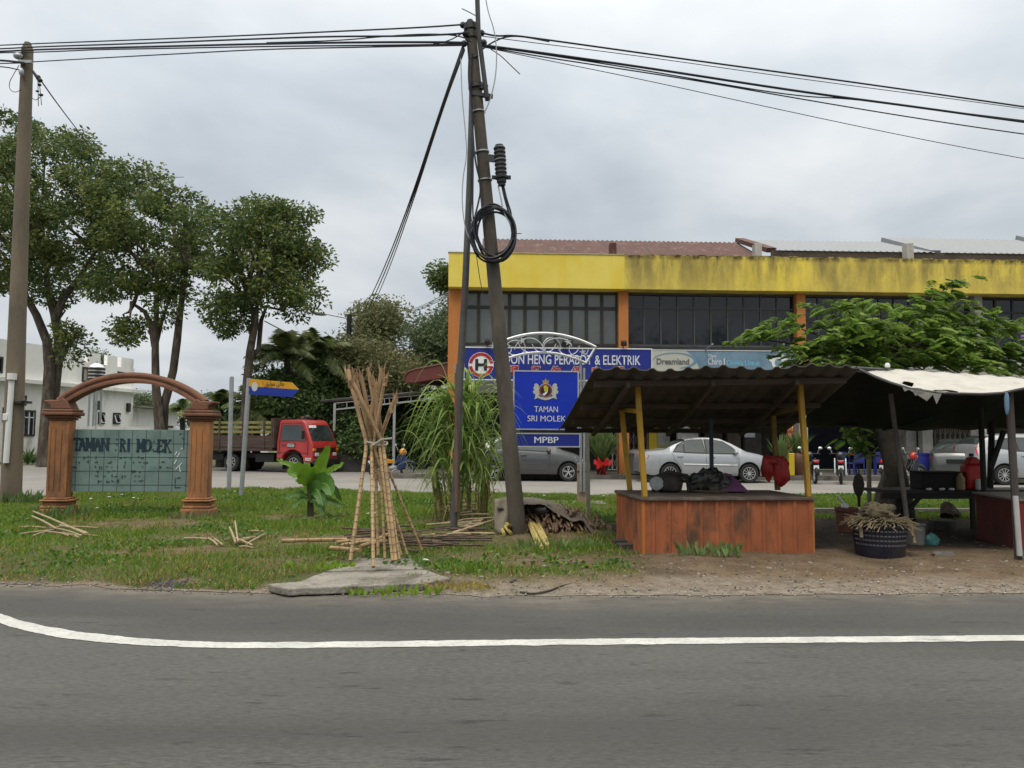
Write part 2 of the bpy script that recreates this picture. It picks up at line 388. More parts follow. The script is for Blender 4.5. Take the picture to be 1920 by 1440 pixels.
c_orange = mat('orange_paint', (.40, .135, .028), .75, var=.16, ns=2.5, dirt=(.22, .085, .03), dk=.25, ds=2, stretch=(1, 1, .35), bump=.1)
c_colorange = mat('column_paint', (.42, .155, .040), .75, var=.12, ns=2, dirt=(.25, .10, .04), dk=.2, ds=1.2, stretch=(1, 1, .3))
c_white = mat('white_wall', (.76, .76, .73), .85, var=.06, ns=1.2, dirt=(.40, .40, .36), dk=.25, ds=.8, stretch=(1, 1, .35))
c_whitemetal = mat('white_metal', (.62, .63, .62), .5, var=.06)
c_grey = mat('grey_concrete', (.24, .225, .20), .9, var=.18, ns=6, bump=.3, bs=30, dirt=(.10, .095, .08), dk=.4, ds=3)
c_pole = mat('pole_concrete', (.088, .076, .060), .9, var=.28, ns=4, bump=.35, bs=45, dirt=(.055, .048, .040), dk=.6, ds=2.2, stretch=(1, 1, .35))
c_pole2 = mat('pale_pole_concrete', (.155, .125, .090), .9, var=.22, ns=4, bump=.3, bs=40, dirt=(.08, .066, .05), dk=.45, ds=2.0, stretch=(1, 1, .3))
c_darkpole = mat('weathered_steel', (.040, .040, .040), .5, metal=.3, var=.3, ns=5)
c_galv = mat('galvanised_steel', (.34, .36, .37), .45, metal=.55, var=.16, ns=7)
c_chrome = mat('bright_steel', (.66, .67, .68), .28, metal=.75, var=.06)
c_black = mat('black_rubber', (.012, .012, .013), .55, var=.2)
c_cable = mat('cable_sheath', (.010, .011, .018), .5, var=.2)
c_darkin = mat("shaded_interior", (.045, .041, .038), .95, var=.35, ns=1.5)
c_frame = mat('window_frame', (.030, .026, .022), .5, var=.2)
c_blueboard = mat('blue_signboard', (.006, .030, .40), .35, var=.10, ns=1.5, spec=.4)
c_navy = mat('navy_signboard', (.012, .022, .20), .4, var=.10, ns=1.5)
c_letter = mat('white_lettering', (.68, .69, .68), .5, var=.05)
c_red = mat('red_paint', (.36, .022, .022), .45, var=.1)
c_wood = mat('weathered_wood', (.075, .055, .042), .85, var=.35, ns=5, bump=.3, stretch=(.2, 1, 4))
c_yellowpost = mat('yellow_post', (.42, .24, .025), .6, var=.16, ns=5, dirt=(.16, .09, .03), dk=.3, ds=4, stretch=(1, 1, .4))
c_tyre = mat('tyre_rubber', (.018, .018, .018), .8, var=.2)
c_rim = mat('alloy_rim', (.62, .63, .64), .3, metal=.7, var=.05)
c_lamp_amber = mat('amber_lens', (.60, .22, .02), .2, var=.05)
c_lens = mat('clear_lens', (.55, .57, .58), .12, var=.05, spec=.8)
c_redlens = mat('red_lens', (.40, .012, .022), .2, var=.1)
c_rust = mat('rusty_roof', (.075, .028, .020), .7, var=.25, ns=2, dirt=(.20, .13, .10), dk=.25, ds=3, stretch=(1, .3, 1))
c_zinc = mat('zinc_roof', (.22, .238, .25), .55, metal=.1, var=.08)
def glassm(name, col, rough=.06, spec=.6, metal=0.0, var=.15):
    return mat(name, col, rough, metal, var=var, ns=.8, spec=spec)
c_glass = glassm('tinted_glass', (.008, .010, .015), .04, .5)
c_paneglass = glassm('grey_pane', (.105, .118, .118), .09, .6, 0, .2)
c_cglass = glassm('car_glass', (.030, .040, .040), .04, .9, 0, .5)
def leafset(tag_, cols, trans=.25):
    return [mat('%s_leaf_%s' % (tag_, w_), c, .5, var=.28, ns=9, spec=.35, trans=trans) for w_, c in zip(('dark', 'mid', 'light'), cols)]
lf_street = leafset('street_tree', [(.050, .088, .028), (.090, .135, .034), (.185, .205, .050)], .42)
lf_olive = leafset('olive_tree', [(.095, .110, .048), (.150, .158, .068), (.23, .22, .10)], .4)
lf_bush = leafset('bush', [(.060, .115, .036), (.098, .165, .050), (.160, .235, .080)], .4)
lf_far = leafset('far_tree', [(.080, .120, .058), (.115, .155, .072), (.150, .190, .090)], .4)
lf_shade = leafset('spreading_tree', [(.100, .185, .030), (.165, .265, .045), (.250, .350, .075)], .5)
lf_palm = leafset('palm', [(.085, .135, .050), (.130, .180, .065), (.24, .25, .085)], .4)
lf_cane = leafset('cane', [(.175, .280, .060), (.250, .350, .095), (.370, .440, .170)], .5)
lf_banana = mat('broad_leaf', (.135, .26, .022), .4, var=.3, ns=4, trans=.3, stretch=(1, 1, 1))
bark = mat('tree_bark', (.062, .048, .036), .95, var=.5, ns=5, bump=1.0, bs=14, dirt=(.14, .13, .10), dk=.45, ds=4, stretch=(1, 1, .4))
bark_d = mat('dark_bark', (.050, .042, .033), .95, var=.35, ns=6, bump=.6, bs=18)

# ------------------------------------------------------------------ ground, roads, verge
RE = [(-30, 7.9), (-8, 7.75), (-4.96, 7.62), (-3.6, 7.42), (-2.26, 7.25), (0.21, 7.19), (2.7, 7.32), (4.9, 7.48), (20, 8.3)]
FE = [(-16, 15.6), (-12.2, 16.2), (-10.7, 17.6), (-10.1, 19.6), (-7.45, 20.9), (-5, 20.6), (-3.2, 20.0), (1.9, 19.4), (13.4, 20.2), (22, 20.6)]
def nz2(x, y, s=1.0, k=0.0): return noise.noise(Vector((x*s+k, y*s-k, k*.37)))
def edge_near(x): return float(np.interp(x, [p[0] for p in RE], [p[1] for p in RE])) + .10*nz2(x, 0, 2.3, 5) + .06*nz2(x, 0, 8, 2) + .03*nz2(x, 3, 21, 2)
def edge_far(x): return float(np.interp(x, [p[0] for p in FE], [p[1] for p in FE])) + .06*nz2(x, 9, 1.7, 3)
def sstep(a, b, x):
    t = max(0.0, min(1.0, (x-a)/(b-a))); return t*t*(3-2*t)
def hz(x, y):
    a = sstep(0, .9, y-edge_near(x)); b = sstep(0, .7, edge_far(x)-y)
    return .008 + a*b*(.055 + .035*nz2(x, y, .8, 1) + .02*nz2(x, y, 2.6, 4))
def blob(x, y, cx, cy, rx, ry): return max(0.0, 1-((x-cx)/rx)**2-((y-cy)/ry)**2)
def bare(x, y):
    """0 grass .. 1 bare soil, from the bare patches seen on the verge"""
    d = y-edge_near(x); n1 = nz2(x, y, .9, 7); n2 = nz2(x, y, 3.1, 8)
    b = 1-sstep(.04, (.16 if x < -2.4 else .40)+.22*n1+.12*n2, d)
    if x > -2.6: b = max(b, (1-sstep(.45+.3*n2, 1.2+.5*n1, d))*sstep(-2.6, .6, x)*.95)
    b = max(b, sstep(.8, 1.9, x+.4*n1)*(1-sstep(13.2, 14.0, y+.3*n1)))
    b = max(b, sstep(2.0, 2.8, x)*(1-sstep(9.3, 9.9, y)))
    for (cx_, cy_, rx, ry, s) in ((-2.2, 10.4, 2.0, 1.0, .8), (-1.2, 10.8, 1.7, 1.3, .9), (.3, 11.2, 1.6, 1.5, .8), (-5.7, 12.3, 1.7, .9, .8), (-4.0, 10.6, 1.2, .7, .8), (-3.5, 13.5, 1.0, .9, .6),
                                  (-6.3, 9.3, 1.6, .45, .6), (-3.9, 9.4, 1.6, .6, .65), (-1.9, 8.6, 1.3, .5, .5), (.5, 9.0, 1.9, .9, .75), (-.8, 12.8, 1.1, .7, .9), (-8.4, 10.0, 1.2, .5, .5)):
        b = max(b, min(1, s*1.25*blob(x, y, cx_, cy_, rx, ry))*(0.75+.6*n2))
    return max(0.0, min(1.0, b+.22*n2+.12*n1))
xs = np.arange(-16, 20.01, .11); T = np.linspace(0, 1, 112)
V = []; at_b = []; at_p = []; at_d = []
for x in xs:
    y0 = edge_near(x); y1 = edge_far(x)
    for t in T:
        y = y0+(y1-y0)*t**1.25
        V.append((x, y, hz(x, y) if 0 < t < 1 else .005))
        at_b.append(bare(x, y)); at_p.append((1-sstep(.2, .9, y-y0+.3*nz2(x, y, 2, 3)))*sstep(-3, -1, x)*.8 + .5*(1-sstep(.05, .25, y-y0)))
        at_d.append(max(sstep(1.0, 2.2, x)*sstep(9.7, 10.2, y+.2*nz2(x, y, 2, 2))*(1-sstep(13.6, 14.3, y)), sstep(.35, .75, nz2(x, y, 1.6, 12))*.5*bare(x, y)))  # painted shade under the shelter, plus random damp patches on bare soil
nx, ny = len(xs), len(T); I = np.arange(nx*ny).reshape(nx, ny)
Fq = np.stack([I[:-1, :-1], I[1:, :-1], I[1:, 1:], I[:-1, 1:]], -1).reshape(-1, 4)
vg = npmesh('verge', np.array(V), Fq, verge_m, None, None, 180, {'bare': at_b, 'pale': at_p, 'shade_damp': at_d}); tag(vg, kind='structure')
g = MB(); g.quad((-400, -60, -.03), (400, -60, -.03), (400, 600, -.03), (-400, 600, -.03))
tag(g.build('ground', mat('far_ground', (.075, .085, .035), .95, var=.3, ns=.3, dirt=(.12, .10, .07), dk=.3, ds=.2), smooth=None), kind='structure')
X = np.concatenate([np.linspace(-60, -17, 20), np.linspace(-16.5, 16.5, 221), np.linspace(17, 60, 20)]); RT = [-14, 0, 4] ; V = []; du = []
offs = (-2.6, -1.6, -.9, -.6, -.4, -.25, -.12, 0, .3)
for x in X:
    e0 = edge_near(x)
    for y, d_ in [(-14, 0), (-2, 0), (2, 0)]+[(e0+o, max(0, 1+(o-.15*nz2(x, o, 1.2, 3))/.75)) for o in offs]: V.append((x, y, 0)); du.append(min(1, d_**1.6))
I = np.arange(len(V)).reshape(len(X), 12); Fq = np.stack([I[:-1, :-1], I[1:, :-1], I[1:, 1:], I[:-1, 1:]], -1).reshape(-1, 4)
tag(npmesh('main_road', np.array(V, dtype=float), Fq, asph, None, None, None, {'dust': du}), kind='structure')
X = np.linspace(-60, 60, 121)
g = MB(); g.grid([[(x, edge_far(x)-.3 if x > -14 else 10, -.006), (x, 27.4 if x > -4 else 36.5, -.006)] for x in X])
tag(g.build('side_road', conc_road, smooth=None), kind='structure')
# the edge line
lp = [(-90, 1108, 17), (-40, 1136, 18), (0, 1160, 19), (60, 1178, 19), (150, 1193, 17), (250, 1202, 14), (350, 1207.5, 12.5), (450, 1210, 12), (700, 1208, 12), (1000, 1204, 12), (1300, 1201.5, 12), (1600, 1199, 12), (1920, 1196, 12), (2300, 1190, 12)]
cu = []
for i in range(len(lp)-1):
    for k_ in range(6):
        t = k_/6; a = [(1-t)*lp[i][j]+t*lp[i+1][j] for j in range(3)]; cu.append(a)
cu.append(lp[-1])
for _ in range(6):
    cu = [cu[0]]+[[(cu[i-1][j]+2*cu[i][j]+cu[i+1][j])/4 for j in range(3)] for i in range(1, len(cu)-1)]+[cu[-1]]
g = MB(); cq = []
for i in range(len(cu)-1):
    for k_ in range(5): cq.append([cu[i][j]+(cu[i+1][j]-cu[i][j])*k_/5 for j in range(3)])
jit = lambda p, k_: p+Vector((0, .012*nz2(p.x, k_, 7, k_)+.008*nz2(p.x, k_, 23, k_), 0))
g.grid([[jit(gp(u, v-h*.46, .004), 1), jit(gp(u, v+h*.46, .004), 4)] for u, v, h in cq])
tag(g.build('edge_line', line_m, smooth=None), kind='structure')
# broken concrete slab by the road, with its crack
def slabpoly(px, z): return [gp(u, v, z) for u, v in px]
sl = thing('concrete_slab', 'broken grey concrete slab at the road edge under the sugar cane bundle', 'slab', gp(680, 1095, .0))
c_slab = mat('slab_concrete', (.24, .225, .195), .95, var=.3, ns=6, bump=.8, bs=28, dirt=(.095, .085, .068), dk=.6, ds=3.2)
def slab(px, nm, h):
    h = h*.62
    top = [gp(u, v, h) for u, v in px]; pts = []
    for i in range(len(top)):
        a = top[i]; b_ = top[(i+1) % len(top)]; n_ = max(2, int((a-b_).length/.09))
        for j in range(n_):
            q = a.lerp(b_, j/n_); pts.append((q.x+.03*nz2(q.x, q.y, 6, 2)+.015*nz2(q.x, q.y, 17, 3), q.y+.035*nz2(q.x, q.y, 6, 9)+.018*nz2(q.x, q.y, 17, 5)))
    MB().prism(pts, (0, 0, .012), (1, 0, 0), (0, 1, 0), h-.012).build(nm, c_slab, sl, smooth=None, bev=.012)
slab([(503, 1094), (560, 1090), (606, 1073), (700, 1070.5), (800, 1068), (845, 1084), (790, 1093), (700, 1097), (610, 1100), (540, 1104)], 'front_slab', .13)
slab([(612, 1070), (640, 1058), (668, 1046), (770, 1046), (796, 1065), (700, 1068)], 'rear_slab', .14)

# ------------------------------------------------------------------ grass
def grass(name, npts, x0, x1, ymax, hgt, seed):
    g_ = np.random.RandomState(seed); P = []; S = []; K = []
    c_ = 0
    while c_ < npts:
        y = g_.uniform(7.3, ymax); x = g_.uniform(x0, x1)
        if abs(x) > .72*y+1.5: continue
        c_ += 1
        if not (edge_near(x)+.06 < y < edge_far(x)-.03): continue
        b = bare(x, y)
        thin = g_.uniform() < (b*1.12)**.7
        if thin and (g_.uniform() > .42 or y-edge_near(x) < .45 or (x > 1.2 and y < 14)): continue
        if -2.3 < x < -.65 and 7.55 < y < 9.15 and inpoly(x, y, [(-2.4, 7.6), (-1.9, 8.15), (-1.95, 8.7), (-1.75, 9.2), (-1.1, 9.2), (-.95, 8.5), (-.6, 8.0), (-1.4, 7.7)]): continue
        if 1.5 < x < 4.0 and 9.75 < y < 12: continue
        P.append((x, y, hz(x, y)-.005)); tall = nz2(x, y, 1.3, 20)
        dry = nz2(x, y, 1.1, 31)+.9*b+.5*(1-sstep(.3, 1.8, y-edge_near(x)))
        S.append((.5 if thin else 1)*hgt*(.55+.75*max(0, .45+tall))*(1-.45*b)); r_ = g_.uniform()
        K.append(2 if thin or r_ < .10+.9*max(0, dry-.25) else (1 if r_ < .55 else 0))
    P = np.array(P); S = np.array(S)[:, None]; n = len(P)
    d = g_.normal(size=(n, 3))*.55; d[:, 2] = 1; d /= np.linalg.norm(d, axis=1)[:, None]; Ln = S*g_.uniform(.5, 1.4, (n, 1))
    s = np.cross(d, g_.normal(size=(n, 3))); s /= np.linalg.norm(s, axis=1)[:, None]; wd = .0035+.05*Ln*g_.uniform(.6, 1.4, (n, 1))
    V_ = np.stack([P-s*wd, P+s*wd, P+d*Ln], 1).reshape(-1, 3)
    o = npmesh(name, V_, np.arange(3*n).reshape(-1, 3), lf_grass, None, np.array(K)); tag(o, 'short green and yellowing grass covering the roadside verge', 'grass', kind='stuff'); return o
lf_grass = leafset('grass', [(.090, .185, .018), (.160, .250, .025), (.29, .235, .075)], .35)
grass('grass', 460000, -13, 16, 21, .075, 5)

# creeping weeds and fallen leaves on the verge
def cover(name, label, cat, npts, fn, size, mats, flat, seed):
    g_ = np.random.RandomState(seed); P = []; c_ = 0
    while c_ < npts:
        c_ += 1; y = g_.uniform(7.4, 21); x = g_.uniform(-13, 15)
        if abs(x) > .72*y+1.5 or not (edge_near(x)+.05 < y < edge_far(x)): continue
        if 1.5 < x < 4.0 and 9.75 < y < 12: continue
        if g_.uniform() < fn(x, y): P.append((x, y, hz(x, y)+g_.uniform(0, .05 if not flat else .012)))
    P = np.array(P); V_, Fq_, mi_ = leafmesh(P, size, .6, None, 0 if flat else -.5, g_, len(mats))
    if flat: V_[:, 2] = np.repeat(P[:, 2], 4)+(V_[:, 2]-np.repeat(P[:, 2], 4))*.25
    o = npmesh(name, V_, Fq_, mats, None, mi_); tag(o, label, cat, kind='stuff')
cover('ground_cover', 'low broad leaved creeping weeds in patches on the verge', 'weeds', 150000, lambda x, y: max(0, nz2(x, y, .75, 40)*2.2-.1)*max(0, 1-1.25*bare(x, y)), .055, leafset('creeper', [(.050, .125, .020), (.075, .165, .026), (.115, .20, .030)], .3), False, 3)
cover('fallen_leaves', 'brown fallen leaves and dry scraps strewn over the verge', 'leaf litter', 60000, lambda x, y: .10+.35*bare(x, y)*max(0, .5+nz2(x, y, 1.5, 50)), .045, [mat('leaf_litter_brown', (.10, .062, .034), .9, var=.4), mat('leaf_litter_tan', (.26, .19, .11), .9, var=.3), mat('leaf_litter_dark', (.045, .034, .024), .9, var=.3)], True, 4)

g_ = np.random.RandomState(6); V_ = []; F_ = []; mi_ = []
for i in range(2900):
    if i < 1500:
        x = g_.uniform(-5.5, 5.6); y = edge_near(x)+abs(g_.normal())*.28-.10
    elif i < 2100: p_ = gp(300+g_.normal()*28, 1098+g_.normal()*4, 0); x, y = p_.x, p_.y
    else: x = g_.uniform(-1.0, 6); y = edge_near(x)+g_.uniform(.1, 1.6)
    r = abs(g_.normal())*.005+.003; z = (hz(x, y) if y > edge_near(x)+.01 else .002)+r*.3; q = np.array([x, y, z])
    j = len(V_); a = g_.uniform(0, 3); V_ += [q+r*np.array(v) for v in ((math.cos(a)*1.3, math.sin(a)*1.3, 0), (-math.sin(a), math.cos(a), 0), (-math.cos(a)*1.2, -math.sin(a)*1.2, .1), (math.sin(a), -math.cos(a), 0), (0, 0, .75), (0, 0, -.6))]
    for f in ((0, 1, 4), (1, 2, 4), (2, 3, 4), (3, 0, 4), (1, 0, 5), (2, 1, 5), (3, 2, 5), (0, 3, 5)): F_.append([j+k for k in f]); mi_.append(int(i % 3 if i < 1500 or i >= 2100 else 2))
o = npmesh('gravel', np.array(V_), np.array(F_), [mat('gravel_grey', (.20, .19, .17), .95, var=.4, ns=2), mat('gravel_pale', (.34, .32, .28), .95, var=.3, ns=2), mat('gravel_dark', (.075, .075, .078), .95, var=.4, ns=2)], None, np.array(mi_)); tag(o, 'loose gravel along the broken road edge', 'gravel', kind='stuff')

# ------------------------------------------------------------------ shophouse row
FA = at(842, 480, 28.2).xy; FYAW = R(2); FD = Vector((math.cos(FYAW), math.sin(FYAW))); FN = Vector((FD.y, -FD.x))
FB_ = FA+FD
def fl(u, v, off=0.0):
    p = vp(u, v, FA, FB_, off); return (p.xy-FA).dot(FD), p.z
def fw_(x, y, z): q = FA+FD*x-FN*y; return Vector((q.x, q.y, z))
shop = thing('shophouse_row', 'two storey shophouse row with a stained yellow fascia and orange columns', 'building', (FA.x, FA.y, 0), FYAW)
def sb(mb, name, m, par=None, **k): return mb.build(name, m, par or shop, world=False, **k)
XE = 34.0
sb(MB().bb((0.0, -.35, 6.90), (XE, .25, 8.17)), 'fascia', fascia_m, bev=.015)
sb(MB().bb((-.02, -.38, 8.17), (6.45, .27, 8.20)), 'fascia_capping', mat('capping', (.42, .38, .20), .8, var=.2))
r_ = random.Random(3); m_ = MB(); x = 6.45
while x < XE:                  # chipped, mossy coping
    w_ = r_.uniform(.10, .5); m_.bb((x, -.36+r_.uniform(0, .03), 8.172), (x+w_, .25, 8.172+r_.uniform(.012, .05))); x += w_
sb(m_, 'coping', mat('mossy_coping', (.30, .25, .09), .9, var=.5, ns=6, dirt=(.06, .05, .03), dk=.7, ds=5))
cols = [(.0, .52), (6.30, 6.66), (13.00, 13.33), (19.80, 20.10), (26.2, 26.5)]
for i, (a, b) in enumerate(cols):
    sb(MB().bb((a, 0, 3.2), (b, .5, 6.895)), 'column', c_colorange if i < 3 else mat('grey_column_paint', (.26, .25, .23), .8, var=.15))
c_pale = mat('pale_render', (.36, .35, .32), .85, var=.12, ns=1.5, dirt=(.18, .17, .15), dk=.35, ds=1)
for i, (a, b) in enumerate(cols):
    sb(MB().bb((a, .01, .15), (b, .5, 3.195)), 'ground_column', [c_colorange, c_colorange, c_pale, c_pale, c_pale][i])
sb(MB().bb((.01, .51, .15), (.115, 9, 8.1)), 'side_wall', c_pale)
sb(MB().bb((.53, .26, 6.872), (XE, 2.5, 7.3)), 'lintel', mat('lintel_paint', (.16, .12, .06), .9, var=.2))
sb(MB().bb((.53, .52, 3.25), (XE, .70, 4.86)), 'spandrel', mat('white_spandrel', (.52, .53, .52), .8, var=.1))
sb(MB().bb((.53, .02, 3.08), (XE, 3.0, 3.24)), 'soffit', mat('soffit_paint', (.17, .155, .13), .9, var=.15))
sb(MB().bb((0.12, 8.8, .15), (XE, 9, 8)), 'rear_wall', c_pale)
# upper windows, bay by bay
def bay(x0, x1, ncol, fm, gm, fw, zs, proud=.0):
    zb, zt, zm = zs; f = MB(); f.bb((x0, .28, zb), (x1, .36, zb+.09)); f.bb((x0, .28, zt-.08), (x1, .36, zt))
    f.bb((x0+.001, .285, zm-fw/2), (x1-.001, .355, zm+fw/2))
    for i in range(ncol+1):
        x = x0+(x1-x0)*i/ncol; f.bb((max(x0, x-fw/2), .279, zb+.002), (min(x1, x+fw/2), .361, zt-.002))
    fr = sb(f, 'window', fm)
    for i in range(ncol):
        a = x0+(x1-x0)*i/ncol; b = x0+(x1-x0)*(i+1)/ncol; t = (r_.uniform(-.004, .004), r_.uniform(-.004, .004))
        p = MB(); p.quad((a, .325+t[0], zb), (b, .325-t[0], zb), (b, .325-t[0]+t[1], zt), (a, .325+t[0]+t[1], zt)); sb(p, 'pane', gm, fr, smooth=None)
bay(.53, 6.29, 10, c_frame, c_paneglass, .12, (4.86, 6.89, 6.28))
bay(6.67, 12.99, 10, mat('thin_frame', (.055, .055, .055), .5, var=.2), c_glass, .05, (4.86, 6.89, 6.32))
bay(13.34, 19.79, 11, MATS['thin_frame'], c_glass, .05, (4.86, 6.89, 6.32))
bay(20.11, 26.19, 9, mat('dark_frame', (.022, .020, .018), .5, var=.2), c_glass, .07, (4.86, 6.89, 6.32))
bay(26.51, XE, 9, MATS['dark_frame'], c_glass, .07, (4.86, 6.89, 6.32))
# roofs behind the parapet: corrugated sheets
def corrug(x0, x1, pitch, amp, ye, ze, yr, zr):
    n = int((x1-x0)/pitch); rows = []
    for i in range(n*4+1):
        x = x0+(x1-x0)*i/(n*4); h = amp*math.sin(2*math.pi*i/4)
        rows.append([(x, ye, ze+h), (x, (ye+yr)/2, (ze+zr)/2+h-.02), (x, yr, zr+h)])
    b = MB(); b.grid(rows); return b
def rl(u, v, dy):          # height at local depth dy behind the facade
    p = vp(u, v, FA, FB_, -dy); return (p.xy-FA).dot(FD), p.z
xr0 = rl(955, 465, 5)[0]; xr1 = rl(1405, 455, 5)[0]; xs1 = rl(1700, 455, 5)[0]
zr = rl(1400, 455, 7.5)[1]; zr2 = rl(1550, 452, 7.5)[1]; zr3 = rl(1800, 448, 7.5)[1]
sb(corrug(1.2, xr1+.3, .22, .03, 2.6, 8.55, 7.5, zr), 'rusty_roof', c_rust)
ze = rl(1550, 470, 3.2)[1]
sb(corrug(xr1+.55, xs1+.2, .26, .025, 3.2, ze, 7.5, zr2), 'zinc_roof', c_zinc)
sb(corrug(xs1+.6, XE, .26, .025, 3.2, ze, 7.5, zr3), 'zinc_roof', c_zinc)
sb(MB().bb((xr1+.3, 3.25, 8.0), (XE, 3.3, ze+.0)), 'eaves_wall', mat('eaves_board', (.070, .052, .040), .9, var=.3, ns=2))
for (u, mm, wd, hh) in ((1148, c_rust, .26, .35), (1418, c_pale, .27, .25), (1700, c_pale, .27, .30)):
    xx, zz_ = rl(u, 462, 3.0); sb(MB().bb((xx-wd/2, 2.7, 8.0), (xx+wd/2, 3.15, zz_+hh*.25)), 'fire_wall_pier', mm, bev=.02)
for xm, m2, za, zb_ in ((xr1+.42, c_rust, zr, ze), (xs1+.40, c_zinc, zr2, ze), (xs1+7.0, c_zinc, zr3, ze)):
    b = MB(); b.bar((xm, 7.55, za+.13), (xm, 3.5, zb_+.06), .42, .20); sb(b, 'ridge_flashing', m2)
# five-foot way shopfronts
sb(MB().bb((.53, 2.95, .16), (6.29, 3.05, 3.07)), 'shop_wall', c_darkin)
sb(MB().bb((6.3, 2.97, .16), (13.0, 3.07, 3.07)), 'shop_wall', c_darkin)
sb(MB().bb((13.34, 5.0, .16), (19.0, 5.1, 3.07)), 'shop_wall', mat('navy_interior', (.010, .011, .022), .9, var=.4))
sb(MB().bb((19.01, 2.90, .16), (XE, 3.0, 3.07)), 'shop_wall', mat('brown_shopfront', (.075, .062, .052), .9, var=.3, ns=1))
def gate(x0, x1, y, z0, z1, m, st=.16):
    b = MB(); n = int((x1-x0)/st)
    for i in range(n+1):
        x = x0+(x1-x0)*i/n; b.bb((x-.011, y-.012, z0), (x+.011, y+.012, z1))
    nz_ = int((z1-z0)/.42)
    for i in range(n):
        xa = x0+(x1-x0)*i/n; xb = x0+(x1-x0)*(i+1)/n
        for j in range(nz_):
            za = z0+(z1-z0)*j/nz_; zb = z0+(z1-z0)*(j+1)/nz_
            b.bar((xa, y-.02, za), (xb, y-.02, zb), .010, .016, (0, 1, 0)); b.bar((xa, y+.02, zb), (xb, y+.02, za), .010, .016, (0, 1, 0))
    b.bb((x0, y-.02, z0-.03), (x1, y+.02, z0-.001)); b.bb((x0, y-.02, z1+.001), (x1, y+.02, z1+.03)); return b
c_gate = mat('folding_gate_paint', (.46, .44, .41), .5, metal=.2, var=.15)
gx = lambda u: fl(u, 850, -1.5)[0]
sb(gate(gx(1132), gx(1166), 1.6, .25, 3.0, c_gate), 'folding_gate', c_gate)
sb(gate(gx(1181), gx(1215), 1.62, .25, 3.0, c_gate), 'folding_gate', mat('purple_gate_paint', (.26, .17, .17), .5, var=.2))
sb(gate(gx(1748), gx(1832), 1.6, .25, 3.0, c_gate, .18), 'folding_gate', mat('dusty_gate_paint', (.21, .19, .165), .6, var=.2))
sb(MB().bb((gx(1218), 1.6, .16), (gx(1233), 1.75, 3.0)), 'yellow_pillar', mat('yellow_pillar_paint', (.50, .36, .02), .6, var=.06))
sb(MB().bb((gx(1234), 1.66, .16), (gx(1258), 1.80, 3.0)), 'grey_panel', c_pale)
sb(MB().bb((gx(1728), 1.4, .16), (gx(1747), 1.7, 3.06)), 'inner_column', mat('inner_column_paint', (.34, .33, .30), .8, var=.15))
sb(MB().bb((gx(1708), 1.8, .16), (gx(1727), 1.9, 3.06)), 'inner_wall', c_pale)
for u0, u1, mm in ((1290, 1320, 'a'), (1330, 1365, 'b'), (1374, 1400, 'c'), (1404, 1436, 'd')):
    sb(MB().bb((gx(u0), 1.9+rnd.random()*.4, .16), (gx(u1), 2.6, rnd.uniform(2.2, 2.9))), 'stacked_crate', mat('crate_timber_'+{'a': 'brown', 'b': 'dark', 'c': 'tan', 'd': 'grey'}[mm], {'a': (.06, .05, .04), 'b': (.045, .04, .035), 'c': (.10, .08, .06), 'd': (.06, .055, .05)}[mm], .9, var=.3, ns=4), bev=.02)
sb(MB().bb((gx(1402), 1.85, fl(1402, 820, -1.8)[1]), (gx(1422), 1.87, fl(1402, 806, -1.8)[1])), 'paper_notice', mat('paper_white', (.52, .54, .58), .7, var=.03))
sb(MB().bb((gx(1462), .62, .16), (gx(1480), .8, 3.06)), 'grey_pier', c_pale)
# red couplet board on its pier
cp = thing('couplet_banner', 'tall red banner with gold Chinese characters hung beside the dark shop entrance', 'banner', fw_(*(fl(1488, 820, .04)[0], -.04, 1.5)), FYAW)
(xa, za), (xb, zb) = fl(1476, 843, .05), fl(1489, 778, .05)
MB().prism([(0, 0), (xb-xa, 0), (xb-xa, zb-za), (0, zb-za)], fw_(xa, -.05, za), (FD.x, FD.y, 0), (0, 0, 1), -.03).build('board', mat('couplet_red', (.26, .030, .018), .6, var=.15), cp)
c_gold = mat('gold_lettering', (.50, .32, .10), .5, var=.05)
for i, ch in enumerate('招財源日'):
    text(ch, 'character', c_gold, cp, fw_((xa+xb)/2, -.05, za+(zb-za)*(.78-.235*i)), (FD.x, FD.y, 0), (0, 0, 1), ht=(zb-za)*.17, align='C', bold=.008)
# pavement in front of the shops
kb = MB(); kb.bb((-2.5, -1.05, -.02), (XE, 3.2, .148)); o = kb.build('pavement', mat('pavement_concrete', (.135, .125, .11), .9, var=.22, ns=3, bump=.3, bs=30, dirt=(.06, .055, .048), dk=.4, ds=1.2), None); o.matrix_world = Matrix.Translation((FA.x, FA.y, 0)) @ Matrix.Rotation(FYAW, 4, 'Z') @ Matrix.Translation(((XE-2.5)/2, 1.075, -.02))
tag(o, kind='structure')

